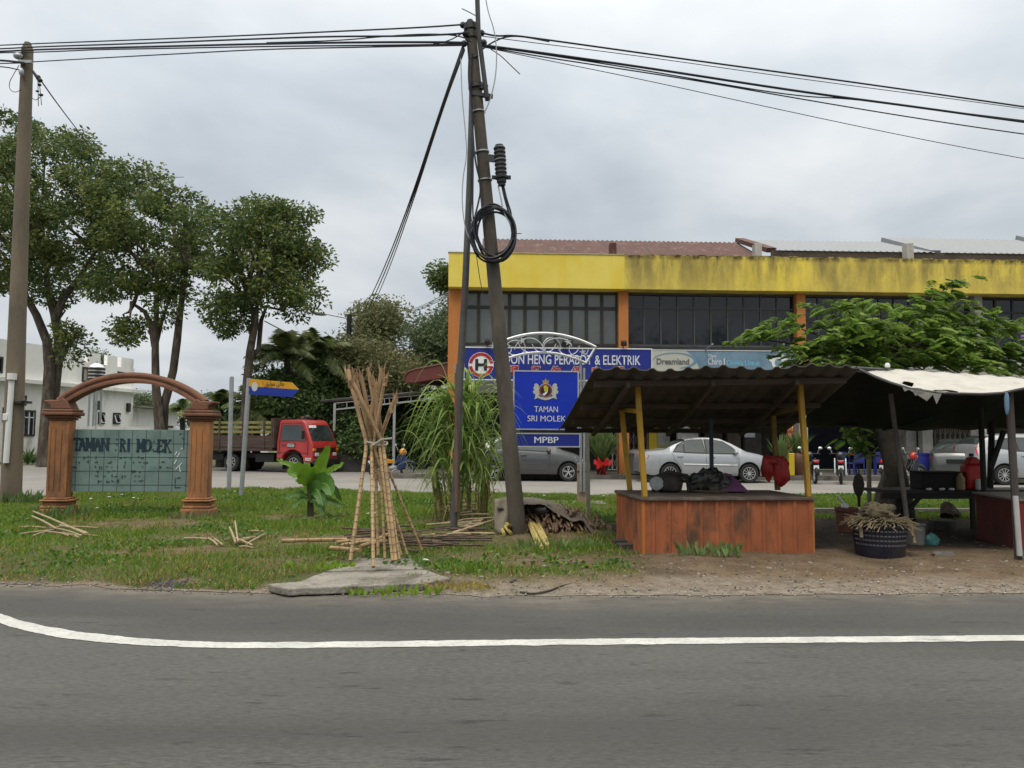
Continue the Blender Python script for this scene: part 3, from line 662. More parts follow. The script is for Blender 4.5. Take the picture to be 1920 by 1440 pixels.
# ------------------------------------------------------------------ shop signboards
ex = Vector((FD.x, FD.y, 0)); ez = Vector((0, 0, 1))
def spt(u, v, off): q = fl(u, v, off); return fw_(q[0], -off, q[1])
def board(name, label, cat, u0, u1, z0, z1, off, m, fm, frame=.045):
    x0 = fl(u0, 680, off)[0]; x1 = fl(u1, 680, off)[0]
    t = thing(name, label, cat, fw_((x0+x1)/2, -off, z0), FYAW)
    def q(x, y, z): return fw_(x, -off+y, z)
    MB().prism([(x0, z0), (x1, z0), (x1, z1), (x0, z1)], fw_(0, -off, 0), ex, ez, -.10).build('panel', m, t)
    b = MB()
    for (a, c) in (((x0-frame, z0-frame), (x1+frame, z0)), ((x0-frame, z1), (x1+frame, z1+frame)), ((x0-frame, z0+.001), (x0, z1-.001)), ((x1, z0+.001), (x1+frame, z1-.001))):
        b.prism([(a[0], a[1]), (c[0], a[1]), (c[0], c[1]), (a[0], c[1])], fw_(0, -off-.02, 0), ex, ez, -.13)
    b.build('frame', fm, t)
    return t, x0, x1
OFF = .16
sg, sx0, sx1 = board('shop_sign', 'long navy shop sign with a round red H emblem above the parked cars', 'shop sign', 871, 1221, 3.56, 4.70, OFF, c_navy, c_whitemetal)
FT = OFF+.003
def ring(mb, cx_, cz_, r0, r1, a0, a1, off, t=.012, n=28):
    P = []
    for i in range(n+1):
        th = a0+(a1-a0)*i/n; P.append((r1*math.cos(th), r1*math.sin(th)))
    for i in range(n+1):
        th = a1+(a0-a1)*i/n; P.append((r0*math.cos(th), r0*math.sin(th)))
    mb.prism(P, fw_(cx_, -off, cz_), ex, ez, t)
ecx, ecz = fl(902, 684, FT); er = .46
b = MB(); b.prism([(er*math.cos(i*math.pi/20), er*math.sin(i*math.pi/20)) for i in range(40)], fw_(ecx, -FT, ecz), ex, ez, .006); b.build('emblem_disc', c_letter, sg, smooth=None)
b = MB(); ring(b, ecx, ecz, er*.72, er*.96, R(8), R(172), FT+.008); ring(b, ecx, ecz, er*.72, er*.96, R(188), R(352), FT+.008)
b.prism([(er*.42, -.10*er), (er*.95, -.10*er), (er*.95, -.22*er), (er*.42, -.22*er)], fw_(ecx, -FT-.009, ecz), ex, ez, .011); b.build('emblem_ring', c_red, sg, smooth=None)
b = MB(); h = er*.46
for s in (-1, 1): b.prism([(s*h*.75-.055, -h), (s*h*.75+.055, -h), (s*h*.75+.055, h), (s*h*.75-.055, h)], fw_(ecx, -FT-.008, ecz), ex, ez, .016)
b.prism([(-h*.74, -.05), (h*.74, -.05), (h*.74, .05), (-h*.74, .05)], fw_(ecx, -FT-.0082, ecz), ex, ez, .015); b.build('emblem_letter', mat('black_lettering', (.015, .016, .02), .5, var=.1), sg, smooth=None)
c_let2 = mat('silver_lettering', (.55, .57, .60), .5, var=.05)
p0 = fl(936, 695, FT); p1 = fl(1201, 683, FT)
text('SOON HENG PERABOT & ELEKTRIK', 'lettering', c_let2, sg, fw_(p0[0], -FT, 4.12), ex, ez, wd=p1[0]-p0[0], ht=.36, bold=.012)
for i, (ch, u) in enumerate(zip('順興傢俱电器', (963, 1005, 1043, 1081, 1119, 1162))):
    q = fl(u, 690, FT); text(ch, 'character', c_red, sg, fw_(q[0], -FT-.006, 3.70), ex, ez, ht=.36, align='C', bold=.02)
    text(ch, 'character_edge', c_let2, sg, fw_(q[0], -FT, 3.685), ex, ez, ht=.39, align='C', bold=.055)
sg2, tx0, tx1 = board('mattress_banner', 'pale grey and blue mattress banner behind the rusty roof, right of the navy sign', 'banner', 1223, 1500, 3.56, 4.68, OFF, mat('banner_blue', (.10, .19, .28), .5, var=.22, ns=1.0, alt=(.20, .30, .38)), c_whitemetal, .025)
b = MB(); xx = fl(1296, 680, FT)[0]; xw = xx-tx0
b.prism([(0, 0), (xw+.36, 0), (xw+.30, .45), (xw+.12, .85), (xw-.2, 1.11), (0, 1.11)], fw_(tx0+.005, -FT, 3.565), ex, ez, .004); b.build('cream_field', mat('banner_cream', (.40, .40, .35), .5, var=.06), sg2, smooth=None)
q = fl(1268, 680, FT+.006)
b = MB(); P = []
a_, c_ = .82, .30
for i in range(33):
    th = R(175)-R(250)*i/32; P.append((a_*math.cos(th), c_*math.sin(th)))
for i in range(33):
    th = R(-75)+R(250)*i/32; P.append((a_*.97*math.cos(th)-.10*max(0, math.cos(th)), c_*.88*math.sin(th)))
b.prism(P, fw_(q[0]-.05, -FT-.006, 4.30), ex, ez, .006); b.build('swoosh', mat('swoosh_blue', (.10, .22, .34), .5, var=.1), sg2, smooth=None)
text('Dreamland', 'lettering', mat('grey_lettering', (.09, .10, .10), .5, var=.05), sg2, fw_(fl(1231, 685, FT)[0], -FT-.016, 4.16), ex, ez, wd=fl(1292, 680, FT)[0]-fl(1231, 680, FT)[0], ht=.22, bold=.02)
for body, u0, u1, z, hh, m2 in (('Tilam', 1327, 1343, 4.43, .12, c_let2), ('Chiro', 1327, 1353, 4.16, .25, c_let2), ('|', 1357, 1359, 4.14, .27, c_let2), ('Direka Untuk', 1363, 1425, 4.14, .2, mat('aqua_lettering', (.15, .42, .55), .5, var=.05)), ('Selesa', 1327, 1360, 3.84, .22, c_let2)):
    a = fl(u0, 680, FT)[0]; c2 = fl(u1, 680, FT)[0]
    text(body, 'lettering', m2, sg2, fw_(a, -FT-.006, z), ex, ez, wd=c2-a, ht=hh, bold=.012)
b = MB(); xa = fl(1460, 680, FT)[0]
b.prism([(.30*math.cos(t)*(1.25 if math.sin(t) > 0 else .9), .30*math.sin(t)) for t in np.linspace(0, 6.1, 24)], fw_(xa, -FT-.006, 4.28), ex, ez, .006); b.build('logo_blob', c_letter, sg2, smooth=None)
b = MB(); b.prism([(.13*math.cos(t), .15*math.sin(t)) for t in np.linspace(0, 6.1, 20)], fw_(xa-.02, -FT-.018, 4.26), ex, ez, .006); b.build('logo_centre', MATS['banner_blue'], sg2, smooth=None)
b = MB(); xr = fl(1560, 705, FT)[0]
sg3, _a, _b = board('blank_fascia_board', 'long pale unlettered board behind the spreading tree', 'signboard', 1620, 1990, 3.50, 4.10, OFF, c_pale, c_whitemetal, .02)
# flood lamps standing on the signs
lab = iter(('small black floodlight on the navy sign, left of the pole', 'small black floodlight on the navy sign behind the chrome arch', 'small black floodlight at the right end of the navy sign by the orange column'))
for u in (914, 1060, 1171):
    q = fl(u, 645, .5); t = thing('flood_lamp', next(lab), 'lamp', fw_(q[0], -.3, 4.745), FYAW, 'floodlights on the navy sign')
    b = MB(); b.box(fw_(q[0], -.35, 4.90), (.20, .20, .17), Matrix.Rotation(R(25), 3, 'X')); b.build('lamp_head', c_frame, t, bev=.015)
    b = MB(); b.bar(fw_(q[0], -.12, 4.73), fw_(q[0], -.33, 4.84), .03, .03); b.build('bracket', c_frame, t)
for u0, v0, u1, v1, lb in ((1323, 656, 1336, 645, 'thin grey bracket sticking out above the blue part of the mattress banner'), (1452, 656, 1470, 645, 'thin grey bracket above the mattress banner beside the tree leaves')):
    a = spt(u0, v0, .2); c2 = spt(u1, v1, .9); b = MB(); b.bar(a, c2, .05, .04); tag(b.build('sign_bracket', c_galv, None), lb, 'bracket')

# ------------------------------------------------------------------ curved canopy and carport beside the shops
cn = thing('curved_canopy', 'rusty red curved awning at the left end of the shophouses', 'awning', at(806, 720, 29.0))
A_ = at(757, 709, 29.6); B_ = at(850, 700, 28.6); dd = (B_-A_); ln = dd.length; ux = dd.normalized()
b = MB(); prof = [(0, -.08), (.06, .10), (.25, .22), (.6, .28), (ln, .40), (ln, -.10), (.5, -.20), (.15, -.18)]
b.prism(prof, A_, ux, (0, 0, 1), -2.0); b.build('awning', mat('awning_sheet', (.12, .030, .024), .6, var=.2, ns=3, stretch=(3, 1, .5)), cn, smooth=None)
b = MB(); b.tube([A_+ux*a+Vector((0, -.02, c+.03)) for a, c in prof[:5]], .03, 6); b.build('edge_trim', mat('awning_trim', (.17, .075, .06), .6), cn)
cpt = thing('carport', 'low carport with white truss beams and a dark sagging roof behind the red truck', 'carport', at(720, 870, 31))
Yp = 30.5
P0, P1 = at(603, 752, 33), at(850, 730, 29.2)
b = MB(); v_ = Vector((.9, 5.0, .25)); b.quad(P0, P1, P1+v_, P0+v_); b.quad(P0-Vector((0, 0, .10)), P1-Vector((0, 0, .10)), P1-Vector((0, 0, .10))+v_, P0-Vector((0, 0, .10))+v_)
b.tube([P0+(P1-P0)*t+Vector((0, -.03, -.02)) for t in np.linspace(0, 1, 6)], .075, 6); b.build('roof', mat('carport_roof', (.045, .040, .036), .85, var=.3), cpt, smooth=None)
b = MB(); L0, L1 = at(628, 768, 32.5), at(850, 744, 29.2); U0, U1 = at(628, 756, 32.5), at(850, 735, 29.2)
b.bar(L0, L1, .05, .06); b.bar(U0, U1, .03, .03)
for i in range(10): t = i/9; b.bar(L0.lerp(L1, t), U0.lerp(U1, t), .03, .03)
b.build('truss', mat('dull_white_paint', (.30, .31, .31), .6, var=.15), cpt)
for u in (628, 746, 850):
    t = (u-628)/222; p = U0.lerp(U1, t); b = MB(); b.bar((p.x, p.y, 0), p, .10, .10); b.build('post', MATS['dull_white_paint'], cpt)
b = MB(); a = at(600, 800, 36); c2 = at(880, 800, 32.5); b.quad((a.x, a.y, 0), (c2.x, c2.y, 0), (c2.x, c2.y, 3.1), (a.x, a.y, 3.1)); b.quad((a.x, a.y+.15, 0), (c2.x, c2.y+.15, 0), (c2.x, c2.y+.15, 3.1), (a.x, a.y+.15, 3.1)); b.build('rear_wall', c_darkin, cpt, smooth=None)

# ------------------------------------------------------------------ white house on the left
HA = at(0, 760, 40).xy; HB = at(252, 760, 50.5).xy; HD = (HB-HA).normalized(); HN = Vector((HD.y, -HD.x)); HYAW = math.atan2(HD.y, HD.x)
def hl(u, v, off=0.0):
    p = vp(u, v, HA, HB, off); return (p.xy-HA).dot(HD), p.z
house = thing('white_house', 'white two storey house with battlement parapet behind the street trees', 'house', (HA.x, HA.y, 0), HYAW)
hb = lambda mb, nm, m, par=None, **k: mb.build(nm, m, par or house, world=False, **k)
XR = hl(252, 700)[0]; zt = hl(200, 690)[1]; zl = hl(120, 722)[1]
zt = (hl(60, 660)[1]+hl(220, 692)[1])/2
hb(MB().bb((-8, 0, 0), (XR, 9, zt)), 'wall', c_white)
hb(MB().bb((-8, -.45, zl-.12), (XR+.25, -.002, zl+.12)), 'ledge', c_white, bev=.02)
for ua, ub in ((-60, 15), (46, 82), (110, 155), (166, 190), (203, 221), (229, 252)):
    xa = hl(ua, 650)[0]; xb = min(XR, hl(ub, 650)[0]); hb(MB().bb((xa, .01, zt), (xb, .25, zt+.62)), 'merlon', c_white)
c_hframe = mat('dark_timber_frame', (.030, .024, .020), .6, var=.2)
def hwin(u0, v0, u1, v1, kind):
    (xa, zb), (xb, za) = hl(u0, v1), hl(u1, v0); za2 = hl(u0, v0)[1]; za = (za+za2)/2; w_ = .10
    f = MB(); f.bb((xa, -.06, zb), (xb, -.001, zb+w_)); f.bb((xa, -.06, za-w_), (xb, -.001, za)); f.bb((xa, -.062, zb+.001), (xa+w_, -.001, za-.001)); f.bb((xb-w_, -.062, zb+.001), (xb, -.001, za-.001))
    fr = hb(f, 'window', c_hframe)
    if kind == 'case':
        s = MB(); n = 2
        for i in range(n+1):
            x = xa+w_+(xb-xa-2*w_)*i/n; s.bb((x-.03, -.045, zb+w_), (x+.03, -.005, za-w_))
        zc = zb+(za-zb)*.72
        s.bb((xa+w_, -.043, zc-.03), (xb-w_, -.006, zc+.03)); hb(s, 'sash', c_whitemetal, fr)
    if kind == 'awn':
        s = MB(); p = [(xa+w_, -.01, za-w_), (xb-w_, -.01, za-w_), (xb-w_, -.22, zb+w_), (xa+w_, -.22, zb+w_)]
        for i in range(4): s.bar(p[i], p[(i+1) % 4], .05, .05)
        hb(s, 'sash', c_whitemetal, fr)
    hb(MB().quad((xa+.01, -.012, zb+.01), (xb-.01, -.012, zb+.01), (xb-.01, -.012, za-.01), (xa+.01, -.012, za-.01)), 'pane', c_glass if kind != 'cur' else mat('curtained_pane', (.30, .28, .20), .3, var=.1), fr, smooth=None)
hwin(-18, 668, 5, 698, 'x'); hwin(40, 769, 66, 818, 'case'); hwin(4, 764, 13, 790, 'x'); hwin(153, 688, 166, 716, 'cur'); hwin(190, 685, 195, 710, 'x'); hwin(220, 697, 232, 708, 'x'); hwin(183, 773, 196, 795, 'awn'); hwin(211, 774, 225, 795, 'awn')
for u, v in ((42, 751), (181, 760), (239, 764)):
    x, z = hl(u, v); hb(MB().bb((x-.14, -.16, z-.28), (x+.14, -.001, z+.28)), 'wall_light', c_frame, bev=.02)
xo = hl(338, 800)[0]
hb(MB().prism([(XR+.01, 0), (xo, 0), (xo, hl(338, 772)[1]), (XR+.01, hl(252, 764)[1])], (0, .3, 0), (1, 0, 0), (0, 0, 1), -5), 'outbuilding_wall', c_white, smooth=None)
b = MB(); b.bar((XR+.0, -.1, hl(252, 762)[1]), (xo+.5, -.1, hl(342, 771)[1]), 1.0, .10); hb(b, 'outbuilding_roof', c_grey)
x, z = hl(320, 806); hb(MB().bb((x-.7, .26, z-.3), (x+.7, .297, z+.3)), 'vent', c_frame)
fm_ = MB()
for i in range(9):
    u = -10+i*30; pass
hf = thing('low_wall', 'low white garden wall along the foot of the white house', 'wall', (HA.x, HA.y, 0), HYAW)
x0_ = hl(100, 840, 2.2)[0]
MB().bb((x0_, -2.3, 0), (XR+14, -2.15, hl(200, 800, 2.2)[1])).build('wall', c_white, hf, world=False)
tk = at(180, 720, 44); tank = thing('water_tank', 'ribbed stainless steel water tank with dark bands before the white house', 'water tank', (tk.x, tk.y, tk.z-.2))
zb, ztp = at(180, 718, 44).z, at(180, 686, 44).z; rr = .42; H_ = ztp-zb
b = MB(); b.lathe([(rr*.9, 0)]+[(rr*(1+.05*(i % 2)), H_*i/10) for i in range(1, 10)]+[(rr*.9, H_), (rr*.5, H_+.12), (rr*.14, H_+.16), (rr*.14, H_+.30)], (tk.x, tk.y, zb), 20); b.build('shell', c_chrome, tank)
for i in (2, 4, 6, 8):
    b = MB(); b.lathe([(rr*1.07, 0), (rr*1.09, .03), (rr*1.09, .10), (rr*1.07, .13)], (tk.x, tk.y, zb+H_*i/10-.06), 20, cap=False); b.build('band', c_frame, tank)
b = MB()
for a in range(4): b.bar((tk.x+.3*math.cos(a*1.57+.7), tk.y+.3*math.sin(a*1.57+.7), 0), (tk.x+.3*math.cos(a*1.57+.7), tk.y+.3*math.sin(a*1.57+.7), zb), .08, .08)
b.build('stand', c_galv, tank)

# ------------------------------------------------------------------ vehicles
def carpaint(name, col, metal=.35): return mat(name, col, .28, metal, var=.05, ns=2, spec=.5, coat=.7)
def ip(tab, x): return float(np.interp(x, [p[0] for p in tab], [p[1] for p in tab]))
def wheel(parent, x, y, r, side, nsp, wd=.19, spoke='star', rimf=.66):
    """side -1: outer face towards -y"""
    ax = Matrix(((1, 0, 0), (0, 0, 1*side), (0, 1, 0)))
    o = Vector((x, y, r)); b = MB(); ri = r*rimf
    b.lathe([(ri, -wd), (r*.93, -wd), (r, -wd*.8), (r, -wd*.2), (r*.94, 0), (r*.80, .006), (ri, -.01), (ri, -wd)], o, 28, ax, cap=False)
    w_ = b.build('wheel', c_tyre, parent, world=False)
    b = MB(); b.lathe([(ri, -.012), (ri*.985, .002), (ri*.93, .002), (ri*.90, -.02)], o, 28, ax, cap=False)
    b.lathe([(0.001, .0), (ri*.20, .0), (ri*.22, -.03)], o, 12, ax, cap=False)
    def loc(px, py, pz): return o+ax @ Vector((px, py, pz))
    for i in range(nsp):
        th = 2*math.pi*i/nsp+.3
        if spoke == 'petal':
            for d_ in (-.20, .20):
                b.bar(loc(ri*.15*math.cos(th), ri*.15*math.sin(th), -.008), loc(ri*.72*math.cos(th+d_), ri*.72*math.sin(th+d_), -.004), ri*.10, .02, loc(0, 0, 1)-o)
            b.bar(loc(ri*.72*math.cos(th-.2), ri*.72*math.sin(th-.2), -.004), loc(ri*.92*math.cos(th), ri*.92*math.sin(th), -.004), ri*.1, .02, loc(0, 0, 1)-o)
            b.bar(loc(ri*.72*math.cos(th+.2), ri*.72*math.sin(th+.2), -.004), loc(ri*.92*math.cos(th), ri*.92*math.sin(th), -.004), ri*.1, .02, loc(0, 0, 1)-o)
        else:
            b.bar(loc(ri*.15*math.cos(th), ri*.15*math.sin(th), -.008), loc(ri*.92*math.cos(th), ri*.92*math.sin(th), -.006), ri*(.62/nsp**.5)*.42, .022, loc(0, 0, 1)-o)
    b.build('rim', c_rim, w_, world=False)
    b = MB(); b.lathe([(.001, -.06), (ri*.97, -.055)], o, 20, ax, cap=False); b.build('brake_drum', c_black, w_, world=False)
    return w_
class Car:
    def __init__(s, L_, top, sh, hw, wx, r, tumble=.34, sill=.24):
        s.L = L_; s.top = top; s.sh = sh; s.hw = hw; s.wx = wx; s.r = r; s.tm = tumble; s.sl = sill; s.ar = r+.055
    def sill(s, x):
        z = s.sl+.10*max(0, 1-x/.35)+.06*max(0, 1-(s.L-x)/.4)
        for c in s.wx:
            d = abs(x-c)
            if d < s.ar: z = max(z, s.r+math.sqrt(s.ar**2-d*d))
        return z
    def section(s, x):
        w_ = ip(s.hw, x); zt = ip(s.top, x); zs = min(ip(s.sh, x), zt-.015); z0 = s.sill(x); wt = w_-.05-s.tm*max(0, zt-zs-.05)
        zm = max(z0+.015, min(.56, zs-.16)); dz = zt-zs
        return [(w_-.05 if z0 < .4 else w_-.012, z0), (w_-.008, max(z0+.004, min(z0+.10, zm-.005))), (w_, zm), (w_-.012, max(zm+.004, zs-.07)), (w_-.045, zs), (wt+.0, zs+dz*.80), (wt-.05, zs+dz*.95), (wt-.13, zt), (wt*.5, zt+.012), (0, zt+.018)]
    def yside(s, x, z):
        p = s.section(x)
        return float(np.interp(z, [q[1] for q in p[:7]], [q[0] for q in p[:7]]))
    def side(s, mb, poly, off, sd, thick=None):
        mb.quad(*[(x, sd*(s.yside(x, z)+off), z) for x, z in (poly if sd < 0 else poly[::-1])])
    def line(s, mb, pts, sd, r=.006, off=.001, sub=5):
        P = []
        for (x0, z0), (x1, z1) in zip(pts, pts[1:]):
            for i in range(sub):
                t = i/sub; x = x0+(x1-x0)*t; z = z0+(z1-z0)*t; P.append((x, sd*(s.yside(x, z)+off), z))
        x, z = pts[-1]; P.append((x, sd*(s.yside(x, z)+off), z)); mb.tube(P, r, 5)
def build_car(root, c, paint, wins, screen, rear, lines, handles, head, tail, nsp, spoke, mirror, mold=None, dark=None):
    xs_ = set(np.linspace(0, c.L, 60)); 
    for w_ in c.wx:
        for t in np.linspace(-1, 1, 23): xs_.add(w_+c.ar*math.sin(t*math.pi/2))
    for p in c.top: xs_.add(p[0])
    xs_ = sorted(xs_); rows = []
    for x in xs_:
        h = c.section(x); rows.append([(x, -y, z) for y, z in h]+[(x, y, z) for y, z in h[::-1][1:]])
    b = MB(); b.grid(rows); b.quad(*[tuple(p) for p in rows[0]]); b.quad(*[tuple(p) for p in rows[-1][::-1]])
    body = b.build('body', paint, root, world=False, smooth=40)
    b = MB(); w0 = ip(c.hw, c.L/2); b.bb((.25, -w0+.20, .20), (c.L-.3, w0-.20, .50))
    for w_ in c.wx: b.bb((w_-c.ar-.03, -w0+.19, .30), (w_+c.ar+.03, w0-.19, c.r+c.ar-.02))
    b.build('underbody', c_black, root, world=False)
    for w_ in c.wx:
        for sd in (-1, 1): wheel(root, w_, sd*(ip(c.hw, w_)-.02), c.r, sd, nsp, spoke=spoke)
    for sd in (-1, 1):
        for wn in wins:
            cxn = sum(p[0] for p in wn)/len(wn); czn = sum(p[1] for p in wn)/len(wn)
            g_ = MB(); c.side(g_, wn, .022, sd); wo = g_.build('side_window', c_cglass, root, world=False, smooth=None)
            f = MB(); c.side(f, [(cxn+(x-cxn)*1.05+(.02 if x > cxn else -.02), czn+(z-czn)*1.12) for x, z in wn], .016, sd); f.build('window_trim', c_frame, wo, world=False, smooth=None)
        b = MB()
        for ln_ in lines: c.line(b, ln_, sd, .007, -.002)
        b.build('door_seam', c_frame, root, world=False)
        for hx, hz_ in handles:
            b = MB(); b.bar((hx-.10, sd*(c.yside(hx, hz_)+.018), hz_), (hx+.10, sd*(c.yside(hx, hz_)+.018), hz_), .03, .035); b.build('door_handle', paint, root, world=False, bev=.008)
        if mold:
            b = MB(); c.line(b, mold, sd, .022, .0, 8); b.build('door_moulding', c_chrome if dark is None else dark, root, world=False)
        for nm, poly, mm in (('headlight', head, c_lens), ('taillight', tail, c_redlens)):
            b = MB(); c.side(b, poly, .008, sd); b.build(nm, mm, root, world=False, smooth=None)
        mxx, mz = mirror; b = MB(); b.ell((mxx, sd*(c.yside(mxx, mz)+.12), mz), (.07, .11, .075), 12, 8); b.build('mirror', paint, root, world=False)
    for nm, (x0, x1), inset in (('windscreen', screen, .14), ('rear_window', rear, .14)):
        rows = []
        for i in range(9):
            x = x0+(x1-x0)*i/8; h = c.section(x); ym = h[6][0]-.015; rows.append([(x, y_*ym, float(np.interp(abs(y_*ym), [q[0] for q in h[:4:-1]], [q[1] for q in h[:4:-1]]))+.012) for y_ in (-1, -.8, -.5, 0, .5, .8, 1)])
        b = MB(); b.grid(rows); b.build(nm, c_cglass, root, world=False, smooth=180)
    return body
def carpos(u, v, Yn, half): return at(u, v, Yn)
# silver saloon
SED = Car(4.52, [(0, .60), (.02, .86), (.10, .99), (.30, 1.04), (.78, 1.08), (1.15, 1.27), (1.55, 1.42), (1.95, 1.475), (2.35, 1.48), (2.7, 1.445), (3.05, 1.30), (3.52, 1.03), (3.9, .955), (4.2, .86), (4.40, .72), (4.50, .55), (4.52, .44)],
          [(0, .55), (.02, .82), (.3, .96), (1.0, .97), (2.5, .93), (3.5, .90), (4.0, .83), (4.3, .72), (4.5, .52), (4.52, .42)],
          [(0, .60), (.06, .72), (.30, .81), (.7, .85), (3.7, .85), (4.1, .80), (4.4, .66), (4.52, .50)], (.98, 3.58), .315)
gz = .0
def place_car(name, label, u_rear, u_front, v, c, yaw=0.0, Y=None):
    p = gp(u_rear, v, 0) if Y is None else at(u_rear, v, Y)
    q = Vector((c.wx[0], -(ip(c.hw, c.wx[0])-.02), 0)); Rm = Matrix.Rotation(yaw, 3, 'Z')
    o = Vector((p.x, p.y, 0))-Rm @ q
    return thing(name, label, 'car', (o.x, o.y, 0), yaw, 'cars parked before the shops')
p_silver = carpaint('silver_paint', (.33, .345, .365))
s_ = place_car('parked_saloon', 'silver four door saloon parked behind the orange stall', 1257, 1402, 903, SED, R(.5), 25.5)
build_car(s_, SED, p_silver, [[(1.10, 1.02), (1.24, 1.22), (1.42, 1.345), (1.42, 1.005)], [(1.47, 1.004), (1.47, 1.355), (1.75, 1.40), (2.06, 1.41), (2.13, .985)], [(2.22, .98), (2.17, 1.405), (2.5, 1.395), (2.75, 1.34), (3.02, 1.17), (3.20, 1.01), (3.18, .965)]],
          (3.50, 2.82), (.84, 1.50), [[(1.05, .98), (1.12, .75), (1.32, .55), (1.40, .30)], [(2.17, .95), (2.17, .3)], [(3.25, .93), (3.22, .3)], [(1.40, .29), (3.2, .29)]], [(1.30, .86), (2.36, .85)],
          [(4.06, .80), (4.30, .69), (4.36, .60), (4.20, .63), (4.02, .74)], [(.035, .86), (.30, .90), (.26, .78), (.04, .70)], 11, 'star', (3.14, 1.00), [(1.42, .60), (3.18, .575)])
# grey hatchback
HAT = Car(3.86, [(0, .62), (.02, .85), (.10, 1.05), (.30, 1.30), (.55, 1.43), (.9, 1.49), (1.5, 1.515), (1.9, 1.50), (2.3, 1.42), (2.75, 1.15), (3.02, 1.02), (3.35, .93), (3.62, .80), (3.78, .62), (3.86, .45)],
          [(0, .55), (.02, .80), (.12, .98), (.6, 1.04), (1.8, .98), (2.9, .92), (3.4, .82), (3.7, .66), (3.86, .43)],
          [(0, .62), (.06, .74), (.3, .81), (.7, .835), (3.1, .835), (3.5, .76), (3.75, .63), (3.86, .50)], (.66, 3.15), .31)
s_ = place_car('parked_hatchback', 'dark grey hatchback parked behind the blue sign', 925, 1072, 899, HAT, R(-.5), 25.8)
build_car(s_, HAT, carpaint('grey_car_paint', (.080, .080, .083)), [[(.62, 1.10), (.70, 1.25), (.95, 1.37), (1.32, 1.39), (1.40, 1.06)], [(1.46, 1.05), (1.40, 1.395), (1.85, 1.39), (2.15, 1.30), (2.50, 1.05), (2.46, 1.00)]],
          (2.98, 2.30), (.12, .50), [[(.75, 1.05), (.82, .8), (1.0, .6)], [(1.44, 1.0), (1.44, .3)], [(2.52, .97), (2.50, .3)], [(1.05, .40), (2.4, .36)]], [(.98, .90), (1.66, .86)],
          [(3.36, .82), (3.66, .70), (3.72, .58), (3.4, .70)], [(.07, 1.10), (.24, 1.22), (.26, 1.02), (.14, .80), (.06, .82)], 5, 'petal', (2.50, 1.02))
# silver people carrier on the right
MPV = Car(4.59, [(0, .60), (.02, .95), (.10, 1.25), (.28, 1.48), (.6, 1.60), (1.2, 1.66), (2.2, 1.67), (2.7, 1.61), (3.1, 1.42), (3.6, 1.12), (3.9, 1.02), (4.25, .90), (4.45, .72), (4.59, .46)],
          [(0, .55), (.02, .90), (.12, 1.03), (1.0, 1.06), (2.5, 1.02), (3.6, .98), (4.1, .88), (4.4, .70), (4.59, .43)],
          [(0, .66), (.06, .78), (.3, .86), (.8, .90), (3.8, .90), (4.2, .82), (4.45, .68), (4.59, .52)], (.86, 3.60), .325)
s_ = place_car('parked_people_carrier', 'silver people carrier cut off by the right edge of the photo', 1885, 2050, 905, MPV, R(-2), 25.3)
build_car(s_, MPV, p_silver, [[(.42, 1.20), (.62, 1.42), (.95, 1.50), (1.22, 1.51), (1.30, 1.12)], [(1.38, 1.12), (1.32, 1.52), (2.28, 1.53), (2.34, 1.09)], [(2.42, 1.09), (2.36, 1.525), (2.75, 1.46), (3.15, 1.24), (3.3, 1.07)]],
          (3.58, 2.75), (.14, .55), [[(1.15, 1.05), (1.2, .7), (1.32, .3)], [(2.38, 1.02), (2.36, .3)], [(3.36, 1.0), (3.3, .3)]], [(1.5, .95), (2.6, .94)],
          [(3.95, .88), (4.32, .78), (4.4, .66), (4.0, .76)], [(.05, 1.22), (.2, 1.28), (.24, 1.05), (.06, .92)], 11, 'star', (3.2, 1.08))
# grey saloon, tail to the road, half behind the red counter posts
s_ = thing('parked_saloon', 'dull grey saloon parked tail out beside the folding gates, left of the people carrier', 'car', (at(1792, 880, 26.2).x, 26.2, 0), R(57), 'cars parked before the shops')
build_car(s_, SED, carpaint('dull_grey_paint', (.085, .092, .09)), [[(1.10, 1.02), (1.24, 1.22), (1.42, 1.345), (1.42, 1.005)], [(1.47, 1.004), (1.47, 1.355), (1.75, 1.40), (2.06, 1.41), (2.13, .985)], [(2.22, .98), (2.17, 1.405), (2.5, 1.395), (2.75, 1.34), (3.20, 1.01), (3.18, .965)]],
          (3.50, 2.82), (.84, 1.50), [[(2.17, .95), (2.17, .3)], [(3.25, .93), (3.22, .3)]], [(1.30, .86), (2.36, .85)],
          [(4.06, .80), (4.30, .69), (4.36, .60), (4.02, .74)], [(.035, .86), (.30, .90), (.26, .78), (.04, .70)], 7, 'star', (3.14, 1.00))
b = MB(); b.bb((-.022, -.27, .66), (.0, .27, .80)); pl = b.build('number_plate', mat('plate_black', (.012, .012, .013), .4, var=.1), s_, world=False)

# ------------------------------------------------------------------ red lorry
lo = gp(548, 888, 0); TY = R(-21.5)
tr = thing('red_lorry', 'small red cab lorry with brown dropside bed parked by the street name sign', 'lorry', (at(548, 880, 30.5).x, 30.5, 0), TY)
p_red = mat('lorry_red', (.36, .028, .026), .35, var=.12, ns=2, coat=.4, dirt=(.20, .03, .03), dk=.2, ds=1.5)
W2 = .84
